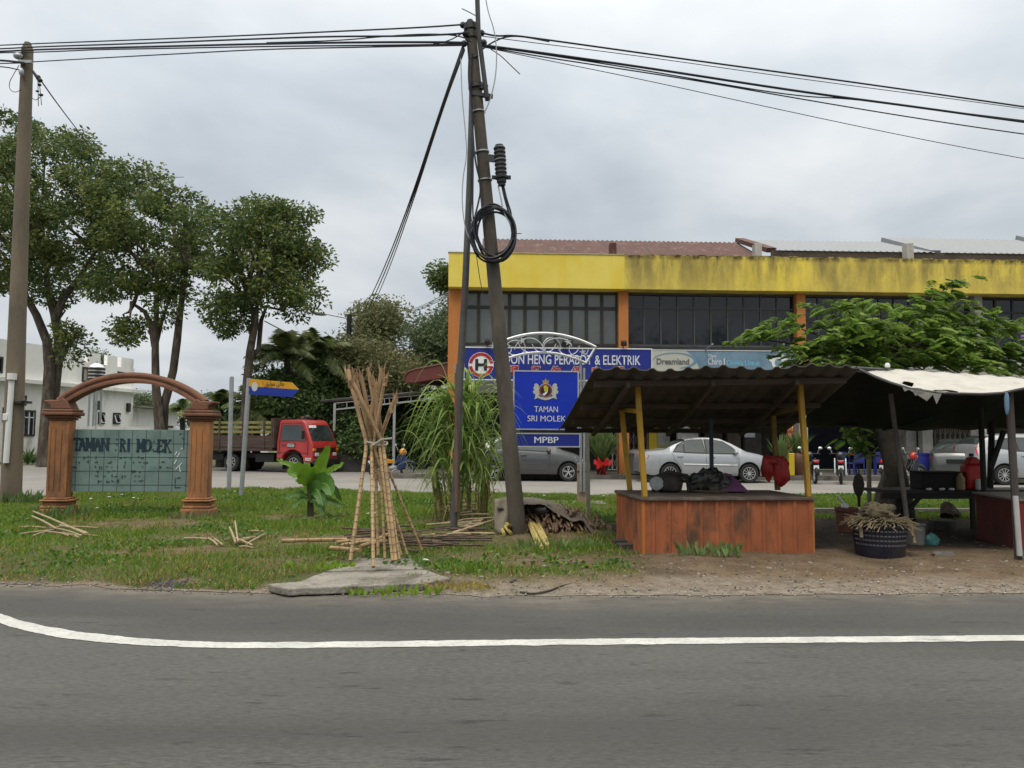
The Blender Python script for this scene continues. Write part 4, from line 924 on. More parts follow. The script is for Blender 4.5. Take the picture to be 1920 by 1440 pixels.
# local frame: front axle of the near side at (0,0), x forward, y away from the road
def tb(mb, nm, m, par=None, **k): return mb.build(nm, m, par or tr, world=False, **k)
cab = [(-.78, .55), (-.78, 1.15), (-.72, 2.02), (-.62, 2.08), (.30, 2.10), (.42, 2.06), (.52, 1.95), (.86, 1.22), (.93, 1.10), (.95, .62), (.93, .42), (.56, .42), (.46, .62), (.32, .80), (.10, .90), (-.14, .90), (-.36, .80), (-.48, .66), (-.52, .55)]
def cabw(z): return .84-.10*max(0, (z-1.15))
b = MB(); k_ = len(cab)
b.add([(x, W2-cabw(z), z) for x, z in cab]+[(x, W2+cabw(z), z) for x, z in cab], [tuple(range(k_-1, -1, -1)), tuple(range(k_, 2*k_))]+[(i, (i+1) % k_, k_+(i+1) % k_, k_+i) for i in range(k_)])
tb(b, 'cab', p_red, smooth=30, bev=.035)
def cs(mb, poly, off, sd=-1): mb.quad(*[(x, W2+sd*(cabw(z)+off), z) for x, z in (poly if sd < 0 else poly[::-1])])
for sd in (-1, 1):
    b = MB(); cs(b, [(-.60, 1.27), (-.56, 1.90), (.34, 1.90), (.60, 1.27)], .012, sd); wn = tb(b, 'side_window', c_cglass, smooth=None)
    b = MB(); P = [(-.66, .72), (-.66, 1.2), (-.60, 1.96), (.38, 1.96), (.70, 1.22), (.70, .66)]
    b.tube([(x, W2+sd*(cabw(z)+.002), z) for x, z in P], .010, 5); b.tube([(x, W2+sd*(cabw(z)+.002), z) for x, z in [(-.78, .80), (.70, .78)]], .008, 5); tb(b, 'door_seam', c_frame)
    b = MB(); b.bar((-.52, W2+sd*.862, 1.10), (-.36, W2+sd*.862, 1.10), .03, .04); tb(b, 'door_handle', c_frame, bev=.006)
    b = MB(); b.bar((.52, W2+sd*.80, 1.55), (.62, W2+sd*1.02, 1.55), .03, .03); b.box((.62, W2+sd*1.06, 1.50), (.06, .17, .34)); tb(b, 'mirror', c_frame, bev=.02)
b = MB(); cs(b, [(-.28, .99), (.10, .99), (.10, 1.17), (-.28, 1.17)], .010); pn = tb(b, 'door_panel', mat('panel_black', (.015, .015, .016), .5), smooth=None)
for r0 in range(3):
    b = MB(); x = -.255
    while x < .06:
        w_ = rnd.uniform(.012, .035); cs(b, [(x, 1.018+r0*.05), (x+w_, 1.018+r0*.05), (x+w_, 1.045+r0*.05), (x, 1.045+r0*.05)], .014); x += w_+.012
    tb(b, 'lettering', c_letter, pn, smooth=None)
b = MB(); x = .56
for r0 in range(2):
    x = .60
    while x < .84:
        w_ = rnd.uniform(.03, .05); cs(b, [(x, .50+r0*.06), (x+w_, .50+r0*.06), (x+w_, .54+r0*.06), (x, .54+r0*.06)], .012); x += w_+.015
tb(b, 'lettering', c_letter, smooth=None)
def fr(y, t): # point on the windscreen slope
    return (.545+.30*(1-t)+.008, y, 1.25+.66*t+.004)
b = MB(); b.quad(fr(W2-.74, .02), fr(W2+.74, .02), fr(W2+.67, .97), fr(W2-.67, .97)); ws = tb(b, 'windscreen', c_cglass, smooth=None)
b = MB(); b.quad(*[tuple(Vector(p)+Vector((.004, 0, .002))) for p in (fr(W2-.68, .78), fr(W2-.18, .80), fr(W2-.18, .95), fr(W2-.66, .94))]); tb(b, 'sticker', c_letter, ws, smooth=None)
b = MB(); b.bar((.90, W2-.60, 1.26), (.80, W2-.25, 1.36), .015, .015); b.bar((.90, W2+.1, 1.26), (.80, W2+.45, 1.36), .015, .015); tb(b, 'wiper', c_frame, ws)
b = MB(); b.bb((.93, W2-.72, .80), (.965, W2+.72, 1.00)); tb(b, 'grille', mat('grille_dark', (.05, .012, .012), .5), bev=.01)
for sd in (-1, 1):
    b = MB(); b.bb((.94, W2+sd*.60-.12, .66), (.985, W2+sd*.60+.12, .80)); tb(b, 'headlight', c_lens, bev=.02)
    b = MB(); b.bb((.90, W2+sd*.76-.07, .86), (.972, W2+sd*.76+.095, .97)); tb(b, 'indicator', c_lamp_amber, bev=.01)
b = MB(); b.bb((.86, W2-.82, .36), (1.06, W2+.82, .56)); bm = tb(b, 'bumper', mat('bumper_black', (.02, .02, .021), .5), bev=.03)
b = MB(); b.bb((1.062, W2-.2, .40), (1.07, W2+.22, .50)); tb(b, 'number_plate', c_frame, bm)
b = MB(); b.bb((-.30, W2-.25, 2.10), (.20, W2+.25, 2.16)); b.ell((.02, W2, 2.21), (.16, .10, .10)); tb(b, 'roof_fan', c_frame)
b = MB(); b.prism([(0, 0), (.26, 0), (.20, .16), (.10, .16)], (-.30, W2-.05, 2.09), (1, 0, 0), (0, 0, 1), -.06); tb(b, 'roof_bracket', p_red)
WB = -3.05
for x, y, sd in ((0, .06, -1), (0, 2*W2-.06, 1), (WB, .02, -1), (WB, .26, -1), (WB, 2*W2-.02, 1), (WB, 2*W2-.26, 1)):
    wheel(tr, x, y, .375, sd, 8, .20, 'star', .60)
b = MB(); b.bb((-4.35, W2-.40, .55), (.6, W2-.28, .75)); b.bb((-4.35, W2+.28, .55), (.6, W2+.40, .75)); b.bb((-1.9, .12, .40), (-1.0, .52, .72)); b.bb((-4.2, .2, .45), (-3.6, .5, .7)); tb(b, 'chassis', c_black, bev=.01)
c_bed = mat('lorry_timber', (.060, .038, .030), .85, var=.3, ns=3, stretch=(.3, 1, 3), bump=.3, dirt=(.10, .085, .07), dk=.3, ds=3)
b = MB(); b.bb((-4.75, -.05, .85), (-.92, 2*W2+.05, .97)); tb(b, 'bed_floor', c_bed)
for y in (-.07, 2*W2+.01):
    b = MB(); b.bb((-4.75, y, .98), (-.92, y+.05, 1.46)); b.bb((-4.75, y-.012, .84), (-.92, y+.06, .90)); tb(b, 'side_board', c_bed, bev=.008)
    for i in range(3):
        b = MB(); b.bb((-4.75, y+.005, 1.55+i*.19), (-.92, y+.04, 1.65+i*.19)); tb(b, 'slat', mat('mossy_slat', (.19, .17, .060), .9, var=.35, ns=3), bev=.005)
for x in (-4.72, -3.6, -2.4, -1.35, -.97):
    for y in (-.10, 2*W2+.065):
        b = MB(); b.bb((x-.04, y, .9), (x+.04, y+.05, 2.15)); tb(b, 'stake', c_bed, bev=.005)
b = MB(); b.bb((-.93, -.08, .98), (-.86, 2*W2+.08, 2.16)); tb(b, 'headboard', c_bed)
b = MB(); b.bb((-4.80, -.05, .98), (-4.755, 2*W2+.05, 1.46)); tb(b, 'tailboard', c_bed)

# ------------------------------------------------------------------ motorcycles
def motorbike(name, label, loc, rz, body, accent, grp='motorcycles parked along the shops'):
    t = thing(name, label, 'motorcycle', loc, rz, grp)
    q = lambda mb, nm, m, par=None, **k: mb.build(nm, m, par or t, world=False, **k)
    for x in (-.61, .61):
        ax = Matrix(((1, 0, 0), (0, 0, 1), (0, -1, 0))).transposed()
        b = MB(); r = .285; b.lathe([(r-.07, -.035), (r-.02, -.042), (r, -.018), (r, .018), (r-.02, .042), (r-.07, .035), (r-.07, -.035)], (x, 0, r), 24, Matrix(((1, 0, 0), (0, 0, 1), (0, 1, 0))), cap=False); wl = q(b, 'wheel', c_tyre)
        b = MB(); M_ = Matrix(((1, 0, 0), (0, 0, 1), (0, 1, 0))); b.lathe([(r-.075, -.02), (r-.06, -.025), (r-.06, .025), (r-.075, .02), (r-.075, -.02)], (x, 0, r), 24, M_, cap=False); b.lathe([(.04, -.05), (.04, .05)], (x, 0, r), 10, M_)
        for i in range(10): th = i*math.pi/5; b.bar((x+.03*math.cos(th), 0, r+.03*math.sin(th)), (x+.22*math.cos(th+.2), 0, r+.22*math.sin(th+.2)), .008, .008)
        q(b, 'rim', c_chrome, wl)
    b = MB()
    for s in (-.075, .075): b.tube([(.61, s, .285), (.45, s, .70), (.40, s*.8, .86)], .022, 8)
    q(b, 'fork', c_galv)
    b = MB(); b.tube([(.40, 0, .86), (.30, 0, .62), (.05, 0, .42), (-.25, 0, .46), (-.62, 0, .78)], .035, 8); b.tube([(-.2, .09, .40), (-.61, .09, .285)], .02, 6); b.tube([(-.2, -.09, .40), (-.61, -.09, .285)], .02, 6); b.tube([(-.61, .10, .285), (-.50, .10, .66)], .028, 8); b.tube([(-.61, -.10, .285), (-.50, -.10, .66)], .028, 8); q(b, 'frame', c_black)
    b = MB(); b.ell((.02, 0, .34), (.20, .11, .12), 12, 8); b.tube([(.12, -.10, .30), (-.1, -.13, .22), (-.75, -.16, .34)], [.022, .024, .042], 8); q(b, 'engine', c_galv)
    b = MB(); b.grid([[(-.72, y*.7, .80+.02*(1-y*y*40)) for y in (-.12, -.06, 0, .06, .12)], [(-.40, y*1.1, .78) for y in (-.12, -.06, 0, .06, .12)], [(-.10, y*.9, .74) for y in (-.12, -.06, 0, .06, .12)], [(.06, y*.5, .70) for y in (-.12, -.06, 0, .06, .12)]]); b.bb((-.70, -.10, .70), (.0, .10, .735)); q(b, 'seat', c_black)
    b = MB(); b.prism([(-.86, .74), (-.80, .80), (-.30, .69), (.02, .62), (.0, .50), (-.3, .50), (-.62, .62)], (0, .12, 0), (1, 0, 0), (0, 0, 1), .24); q(b, 'tail_fairing', body, bev=.03)
    for s in (-1, 1):
        b = MB(); b.prism([(.42, .82), (.50, .70), (.40, .40), (.20, .26), (.12, .32), (.24, .60), (.32, .82)], (0, s*.17+.02, 0), (1, 0, 0), (0, 0, 1), .04); q(b, 'leg_shield', accent, bev=.012)
    b = MB(); b.ell((.42, 0, .90), (.13, .13, .14), 12, 8); q(b, 'handlebar_cowl', body)
    b = MB(); b.ell((.50, 0, .89), (.06, .09, .08), 12, 8); q(b, 'headlight', c_lens)
    b = MB(); b.tube([(.30, -.34, .96), (.36, -.2, .97), (.38, 0, .95), (.36, .2, .97), (.30, .34, .96)], .016, 8); q(b, 'handlebar', c_black)
    for s in (-1, 1):
        b = MB(); b.tube([(.34, s*.24, .97), (.30, s*.30, 1.12)], .008, 6); b.ell((.29, s*.33, 1.15), (.02, .07, .045), 10, 6); q(b, 'mirror', c_chrome)
    b = MB(); P = []
    for i in range(9): th = R(20)+R(140)*i/8; P.append((.61+.32*math.cos(th), 0, .285+.32*math.sin(th)))
    b.tube(P, [.03]+[.055]*7+[.03], 8); q(b, 'front_mudguard', accent)
    b = MB(); P = []
    for i in range(7): th = R(50)+R(120)*i/6; P.append((-.61+.33*math.cos(th), 0, .285+.33*math.sin(th)))
    b.tube(P, [.03]+[.06]*5+[.03], 8); q(b, 'rear_mudguard', c_black)
    b = MB(); b.ell((-.86, 0, .72), (.04, .09, .05), 10, 6); q(b, 'tail_light', c_redlens)
    b = MB(); b.box((-.88, 0, .55), (.012, .16, .12)); q(b, 'number_plate', c_letter)
    return t
mb_dark = mat('motorcycle_dark_paint', (.016, .018, .026), .3, var=.1, coat=.5); mb_white = mat('motorcycle_white_paint', (.50, .52, .53), .3, var=.05, coat=.4)
mb_blue = mat('motorcycle_blue_paint', (.020, .035, .12), .3, var=.1, coat=.4); mb_red = mat('motorcycle_red_paint', (.42, .035, .025), .3, var=.1, coat=.4); mb_yel = mat('motorcycle_yellow_paint', (.55, .24, .02), .3, var=.1, coat=.4)
def bp_(u, Y): p = at(u, 880, Y); return (p.x, p.y, 0)
motorbike('motorcycle', 'dark blue motorcycle parked behind the right yellow stall post', bp_(1522, 25.9), R(78), mb_dark, mb_blue)
motorbike('motorcycle', 'black and white motorcycle parked tail out before the dark shop', bp_(1576, 25.7), R(68), mb_dark, mb_white)
motorbike('motorcycle', 'black motorcycle with red tank seen past the leaning tree trunk', bp_(1694, 25.9), R(15), mb_red, mb_dark)
motorbike('motorcycle', 'yellow and blue motorcycle half hidden behind the upright sugar cane bundle', bp_(735, 27.5), R(35), mb_yel, mb_blue)

# ------------------------------------------------------------------ poles and wires
CP0 = gp(972, 1006, .03); CPT = at(881, 38, CP0.y)
pc = thing('utility_pole', 'leaning dark concrete utility pole with a cable coil, near the middle', 'utility pole', CP0)
def cpt_(t): return CP0.lerp(CPT, t)
def cpu(v): return cpt_((1006-v)/(1006-38.0))
b = MB(); b.tube([CP0-Vector((0, 0, .3)), CP0]+[cpt_(t) for t in np.linspace(.03, .985, 22)]+[CPT], [.122, .122]+[.122-.045*t for t in np.linspace(.03, .985, 22)]+[.045], 18); b.build('shaft', c_pole, pc)
def band(v, r, h=.05, m=c_galv, nm='band'):
    p = cpu(v); d = (CPT-CP0).normalized(); b = MB(); b.tube([p-d*h/2, p+d*h/2], r, 16); return b.build(nm, m, pc)
for v in (217, 294, 348): band(v, .102-.0+.00002*v, .018)
band(165, .105, .05, c_darkpole); band(170, .12, .03, c_darkpole); band(52, .105, .09, c_darkpole); band(68, .10, .10, c_darkpole)
PY = CP0.y
b = MB(); b.tube([at(893, -60, PY-.12), at(897, 60, PY-.12), at(913, 184, PY-.12)], .036, 10); b.build('steel_riser', c_darkpole, pc)
b = MB(); b.bar(at(882, 160, PY-.06), at(915, 164, PY-.06), .05, .06); b.bar(at(884, 176, PY-.06), at(924, 181, PY-.06), .06, .05); b.bar(at(897, 103, PY-.08), at(882, 108, PY-.08), .03, .03); b.bar(at(914, 180, PY-.1), at(914, 188, PY-.1), .07, .07); b.build('bracket', c_darkpole, pc)
b = MB()
for (u, v) in ((868, 47), (873, 64), (903, 62), (907, 80), (870, 82), (890, 50)): b.ell(at(u, v, PY-.13+rnd.uniform(0, .2)), (.05, .045, .05), 10, 6)
b.build('insulator', c_black, pc)
stay = thing('strut_pole', 'thin steel strut pole leaning beside the utility pole with a dark stained lower half', 'pole', gp(850, 1003, .02))
g0 = gp(850, 1004, .0); b = MB(); b.tube([g0]+[at(u, v, g0.y+(PY-g0.y)*t) for u, v, t in ((858, 830, .1), (863, 700, .3), (872, 545, .5), (877, 430, .65), (881, 330, .8), (884, 200, .95), (884, 120, 1.0))], [.055, .055, .055, .052, .05, .048, .04, .03], 12)
b.build('pole', mat('stained_steel', (.085, .085, .085), .6, metal=.2, var=.35, ns=2, dirt=(.06, .035, .022), dk=.3, ds=1.2), stay)
b = MB(); b.tube([at(856, 960, g0.y-.09), at(856, 800, g0.y-.09), at(856, 690, g0.y-.085)], .03, 8); b.build('timber_stake', mat('reddish_stake', (.12, .075, .055), .85, var=.3, ns=4), stay)
b = MB(); b.tube([at(854, 682, g0.y-.08), at(854, 700, g0.y-.08)], .035, 8); b.build('stake_cap', mat('tan_paint', (.34, .22, .14), .8), stay)
def wire(name, label, pts, r=.012, m=None, grp=None, cat='cable'):
    b = MB(); b.tube(pts, r, 6); o = b.build(name, m or c_cable, None); return tag(o, label, cat, grp)
def smooth_path(P, it=3):
    for _ in range(it):
        Q = [P[0]]
        for i in range(len(P)-1): Q += [P[i].lerp(P[i+1], .25), P[i].lerp(P[i+1], .75)]
        P = Q+[P[-1]]
    return P
# splice closure and cable coil hang on the pole
scp = thing('splice_closure', 'black ribbed cable splice closure strapped to the utility pole', 'splice box', at(940, 350, PY-.12))
c0, c1 = at(941, 348, PY-.16), at(936, 272, PY-.16); dr = c1-c0; ln = dr.length; d = dr.normalized()
P = []; Rr = []
for i in range(41):
    t = i/40; P.append(c0+dr*t)
    if t < .06: r = .055
    elif t < .17: r = .070
    elif t < .24: r = .098
    else: r = .078+(.010 if (i % 4) in (0, 1) else 0)
    if t > .97: r = .06
    Rr.append(r)
b = MB(); b.tube(P, Rr, 18); b.build('closure', mat('closure_plastic', (.013, .014, .017), .45, var=.1), scp, smooth=30)
b = MB(); b.bar(c0+dr*.20+Vector((-.14, 0, 0)), c0+dr*.20+Vector((.14, 0, 0)), .04, .05); b.build('clamp', c_black, scp)
b = MB(); b.bar(at(915, 296, PY-.14), at(928, 298, PY-.16), .02, .11); b.build('bracket', c_darkpole, scp)
b = MB(); b.tube([c0+dr*.63+Vector((.085*math.cos(a), .085*math.sin(a), .012*math.cos(a))) for a in np.linspace(0, 6.283, 17)], .007, 5); b.build('strap', c_galv, scp)
for i, (du, mm) in enumerate(((-4, c_galv), (3, c_cable), (6, c_cable))):
    P = smooth_path([at(938+du, 348, PY-.16), at(944+du, 375, PY-.17), at(950+du*1.5, 400, PY-.17), at(958, 420, PY-.17), at(962, 450, PY-.17)])
    tag(MB().tube(P, .014 if mm is c_cable else .010, 6).build('cable', mm, None), ['pale cable running down from the splice closure to the coil', 'left black cable running down from the splice closure to the coil', 'right black cable running down from the splice closure to the coil'][i], 'cable')
coil = MB(); cr_ = random.Random(5)
for k_ in range(8):
    cu_, cv_ = 926+cr_.uniform(-4, 5), 436+cr_.uniform(-5, 6); ra, rb = 37+cr_.uniform(-3, 4), 46+cr_.uniform(-4, 5); tl = cr_.uniform(-.15, .1); o_ = PY-.20+k_*.012; ph = cr_.uniform(0, 6)
    coil.tube([at(cu_+ra*math.cos(a)+tl*rb*math.sin(a), cv_-rb*math.sin(a), o_+.05*math.sin(a+ph)) for a in np.linspace(ph, ph+6.5, 42)], .016, 6)
tag(coil.build('cable_coil', c_cable, None), 'coil of thick black cable hung round the utility pole', 'cable coil')
# cables down the pole
for i, (pts, r, m_, lb) in enumerate((
    ([(880, 100), (878, 150), (884, 190), (886, 240), (890, 300), (903, 350), (896, 385), (889, 410), (886, 440)], .014, c_cable, 'black cable running down the pole top into the coil'),
    ([(864, 110), (866, 180), (872, 240), (876, 290), (868, 330), (866, 380), (872, 430), (882, 450)], .009, mat('pale_cable', (.33, .34, .35), .5), 'thin pale cable hanging loose left of the utility pole'),
    ([(907, -30), (914, 20), (927, 55), (932, 100), (929, 150), (918, 190), (908, 212)], .009, MATS['pale_cable'], 'pale cable looping off the right side of the pole top'),
    ([(885, 100), (882, 170), (887, 250), (887, 330), (886, 400), (890, 440), (905, 470), (925, 480)], .012, c_cable, 'second black cable strapped down the pole to the coil'),
    ([(920, 92), (940, 105), (960, 125), (975, 139)], .007, c_cable, 'short loose wire end right of the pole top'),
    ([(866, 16), (882, 24), (893, 30)], .007, c_cable, 'short wire stub at the very pole top'),
    ([(966, 438), (978, 438)], .006, c_cable, 'tiny wire end poking from the coil'),
    ([(880, 380), (888, 440), (899, 520), (905, 550)], .006, c_cable, 'thin wire hanging from the coil over the yellow fascia'))):
    wire('cable', lb, smooth_path([at(u, v, PY-.14+.01*i) for u, v in pts]), r, m_)
# left pole
LP0 = gp(20, 946, .03); LPT = at(52, 80, LP0.y)
pl_ = thing('utility_pole', 'pale brown concrete utility pole at the left edge', 'utility pole', LP0)
b = MB(); b.tube([LP0-Vector((0, 0, .3))]+[LP0.lerp(LPT, t) for t in np.linspace(0, .985, 20)]+[LPT], [.195]+[.195-.085*t for t in np.linspace(0, .985, 20)]+[.06], 18); b.build('shaft', c_pole2, pl_)
LY = LP0.y
b = MB(); b.ell(at(34, 105, LY-.15), (.10, .08, .07), 10, 6); b.ell(at(40, 135, LY-.2), (.05, .05, .09), 10, 6); b.box(at(48, 116, LY-.16), (.28, .06, .06)); b.build('insulator', c_galv, pl_)
b = MB(); b.tube([at(22, 710, LY-.22), at(17, 785, LY-.22), at(11, 868, LY-.22)], .055, 10); b.tube([at(23, 700, LY-.23), at(22, 712, LY-.23)], .09, 10); b.build('cable_guard', c_whitemetal, pl_)
b = MB(); b.box(at(12, 782, LY-.24), (.10, .10, .14)); b.build('meter_box', c_whitemetal, pl_, bev=.01)
b = MB(); b.tube([at(40, 753, LY), at(40, 757, LY)], .19, 16); b.build('band', c_darkpole, pl_)
b = MB(); b.ell(at(44, 752, LY-.19), (.05, .05, .05), 8, 6); b.build('clamp', c_darkpole, pl_)
Axy, Bxy = (LPT.x, LPT.y-.16), (CPT.x, CPT.y-.16)
def span(pts, A, B): return smooth_path([vp(u, v, A, B) for u, v in pts])
left_w = [([(-300, 96), (0, 85), (60, 82), (250, 75), (450, 67), (650, 58), (800, 51), (868, 46)], .013, 'topmost cable of the left span'),
          ([(-300, 100), (0, 92), (60, 88), (250, 82), (450, 74), (620, 68), (760, 68), (850, 64), (872, 62)], .015, 'second cable from the top of the left span'),
          ([(-300, 104), (0, 97), (60, 93), (300, 87), (500, 82), (700, 79), (820, 79), (872, 80)], .018, 'thick cable in the middle of the left span'),
          ([(-300, 106), (0, 99), (60, 98), (120, 96), (180, 93), (300, 91), (500, 87), (700, 85), (872, 83)], .012, 'fourth cable from the top of the left span'),
          ([(60, 116), (200, 108), (350, 100), (500, 92), (700, 88), (870, 85)], .011, 'lowest cable of the left span'),
          ([(500, 80), (640, 76), (720, 68), (800, 63), (860, 66), (885, 78)], .010, 'looping thin cable near the pole end of the left span'),
          ([(700, 86), (790, 87), (840, 78), (868, 62), (880, 52)], .009, 'short rising cable at the pole end of the left span')]
for pts, r, lb in left_w: wire('power_cable', lb+', before the grey sky', span(pts, Axy, Bxy), r, None, 'cables of the left span')
for pts, r, lb in (([(-300, 105), (0, 112), (45, 118)], .022, 'thick cable leaving the left pole to the left edge'), ([(-300, 128), (0, 119), (45, 118)], .012, 'rising cable joining the left pole from the left edge'), ([(-300, 110), (0, 123), (40, 132)], .012, 'lowest cable leaving the left pole to the left edge')):
    wire('power_cable', lb, span(pts, (LPT.x, LPT.y-.2), (LPT.x-5, LPT.y+1.5)), r)
wire('cable', 'thin wire loop hanging left of the left pole', smooth_path([at(u, v, LY-.2) for u, v in ((36, 122), (24, 142), (17, 155), (18, 168), (28, 174), (40, 168))]), .007)
dl = thing('drop_clamp', 'black drop wire clamp with dangling ends right of the left pole', 'clamp', at(72, 150, LY-.2))
b = MB(); b.tube([at(61, 132, LY-.18), at(66, 140, LY-.2), at(76, 152, LY-.2)], [.02, .03, .05], 8); b.ell(at(72, 146, LY-.2), (.05, .05, .06), 8, 6); b.ell(at(74, 159, LY-.2), (.04, .04, .03), 8, 6); b.ell(at(70, 171, LY-.2), (.04, .03, .02), 8, 6); b.ell(at(77, 178, LY-.2), (.05, .03, .03), 8, 6)
for q in (((71, 150), (72, 199)), ((74, 158), (78, 197)), ((60, 184), (67, 188), (75, 182))): b.tube([at(u, v, LY-.2) for u, v in q], .008, 5)
b.build('clamp', c_black, dl)
wire('drop_cable', 'drop cable running from the left pole down into the tree crown', smooth_path([at(76, 150, LY-.2), at(110, 198, 20), at(150, 250, 26), at(180, 290, 30)]), .015)
# right span
RA, RB = (CPT.x, CPT.y-.16), (at(1920, 250, 12.6).x, 12.6)
right_w = [([(905, 62), (930, 68), (960, 66), (1000, 71), (1150, 92), (1350, 120), (1600, 154), (1920, 200), (2500, 285)], .014, 'topmost thick cable of the right span'),
           ([(905, 68), (1000, 80), (1200, 105), (1500, 148), (1920, 203), (2500, 288)], .006, 'thin cable just under the top one of the right span'),
           ([(905, 85), (930, 88), (1000, 97), (1200, 125), (1500, 172), (1700, 198), (1920, 229), (2500, 305)], .019, 'thickest cable in the middle of the right span'),
           ([(905, 86), (1000, 99), (1200, 130), (1480, 180), (1600, 185), (1750, 205), (1920, 226), (2500, 300)], .010, 'wavering cable beside the thickest one of the right span'),
           ([(905, 87), (1000, 104), (1150, 127), (1300, 150), (1480, 182), (1700, 219), (1920, 252), (2500, 330)], .010, 'second lowest cable of the right span'),
           ([(905, 88), (1000, 108), (1200, 148), (1450, 203), (1700, 256), (1920, 298), (2500, 400)], .006, 'thin lowest cable of the right span'),
           ([(905, 92), (925, 78), (950, 68), (980, 68), (1030, 78)], .012, 'short cable hump right of the pole top')]
for pts, r, lb in right_w: wire('power_cable', lb+', before the grey sky', span(pts, RA, RB), r, None, 'cables of the right span')
# drop lines to the far lamp pole
far_p = at(655, 590, 40)
for i, (du, r) in enumerate(((0, .020), (3, .020), (6, .016))):
    wire('drop_cable', ['left', 'middle', 'right'][i]+' one of three cables slanting from the pole top down to the far trees', smooth_path([at(868+du*.4, 88+i*3, PY-.1), at(828+du*.5, 200, PY+3.0), at(772+du*.9, 370, PY+9.5), at(722+du*1.6, 500, PY+18), at(684+du*2.2, 580, 36)], 2), r, None, 'cables slanting to the far trees')
for i in range(3):
    wire('drop_cable', ['upper', 'middle', 'lower'][i]+' pale cable between the far trees and the shophouse end', smooth_path([at(760, 585+i*2.5, 46), at(800, 570+i*3, 42), at(845, 545+i*4, 38)]), .022, MATS['pale_cable'], 'cables at the shophouse end')
# street lamp and short pole among the trees
sl_ = thing('street_lamp', 'grey street lamp on a black pole rising from the far trees', 'street lamp', (far_p.x, far_p.y, 0))
b = MB(); b.tube([(far_p.x, far_p.y, 0), far_p], [.16, .13], 10); b.build('pole', c_black, sl_)
b = MB(); b.tube([at(652, 597, 40), at(607, 588, 40)], .035, 8); b.build('arm', c_galv, sl_)
a_, c_ = at(612, 590, 40), at(584, 584, 40); b = MB(); b.tube([a_, a_.lerp(c_, .3), a_.lerp(c_, .7), c_], [.05, .12, .15, .05], 12); b.build('lamp_head', c_galv, sl_)
q0 = at(612, 636, 42); sp2 = thing('service_pole', 'short dark service pole between palm and far trees with looped wire', 'pole', (q0.x, q0.y, 0)); MB().tube([(q0.x, q0.y, 0), q0], .12, 8).build('pole', bark_d, sp2)
wire('cable', 'thin cable sagging from the street tree to the short service pole', smooth_path([at(496, 602, 35), at(540, 625, 38), at(575, 637, 41), at(612, 634, 42)]), .025)
wire('cable', 'looped wire end at the short service pole', [at(607+7*math.cos(a), 640+7*math.sin(a), 41.8) for a in np.linspace(0, 6.2, 14)], .018)

# ------------------------------------------------------------------ arched TAMAN SRI MOLEK sign
AY = 14.3
PLc, PRc = gp(110, 966, .05), gp(373, 966, .05); AYw = math.atan2(PRc.y-PLc.y, PRc.x-PLc.x)
ar = thing('arched_sign', 'orange arch and pillars holding a tiled teal board lettered TAMAN SRI MOLEK', 'estate sign', ((PLc.x+PRc.x)/2, (PLc.y+PRc.y)/2, .03), AYw)
span_ = (PRc.xy-PLc.xy).length; hx = span_/2
ab = lambda mb, nm, m, par=None, **k: mb.build(nm, m, par or ar, world=False, **k)
ZP = at(110, 788, PLc.y).z-.03      # underside of capital
c_maroon = mat('maroon_plaster', (.175, .078, .046), .8, var=.2, ns=3, bump=.2, dirt=(.075, .038, .026), dk=.45, ds=3)
c_opil = mat('orange_plaster', (.34, .150, .060), .85, var=.2, ns=3, bump=.2, bs=30, dirt=(.15, .075, .040), dk=.55, ds=2.2, stretch=(1, 1, .4))
for sx_ in (-1, 1):
    x = sx_*hx; b = MB(); hw = .17; hd = .12
    b.bb((x-hw, -hd, .34), (x+hw, hd, ZP-.002)); p = ab(b, 'pillar', c_opil, bev=.015)
    b = MB()
    for y in (-hd-.012,):
        for s in (-1, 1): b.bb((x+s*hw*.98-.035*(s > 0)-.0, y, .40), (x+s*hw*.98+.035*(s < 0), y+.011, ZP-.1))
        b.bb((x-.055, y, .45), (x-.047, y+.011, ZP-.15)); b.bb((x+.047, y, .45), (x+.055, y+.011, ZP-.15))
        b.bb((x-hw*.98, y+.001, .345), (x+hw*.98, y+.011, .42))
    ab(b, 'pillar_moulding', c_opil, p)
    b = MB()
    for z0, z1, o in ((-.05, .14, .09), (.142, .20, .065), (.202, .26, .045), (.262, .30, .08), (.302, .338, .035)): b.bb((x-hw-o, -hd-o, z0), (x+hw+o, hd+o, z1))
    ab(b, 'pillar_base', c_opil, p, bev=.018)
    b = MB()
    for z0, z1, o in ((0, .035, .03), (.037, .08, .06), (.082, .145, .10), (.147, .19, .085)): b.bb((x-hw-o, -hd-o, ZP+z0), (x+hw+o, hd+o, ZP+z1))
    ab(b, 'capital', c_maroon, p, bev=.022)
ZA = ZP+.192
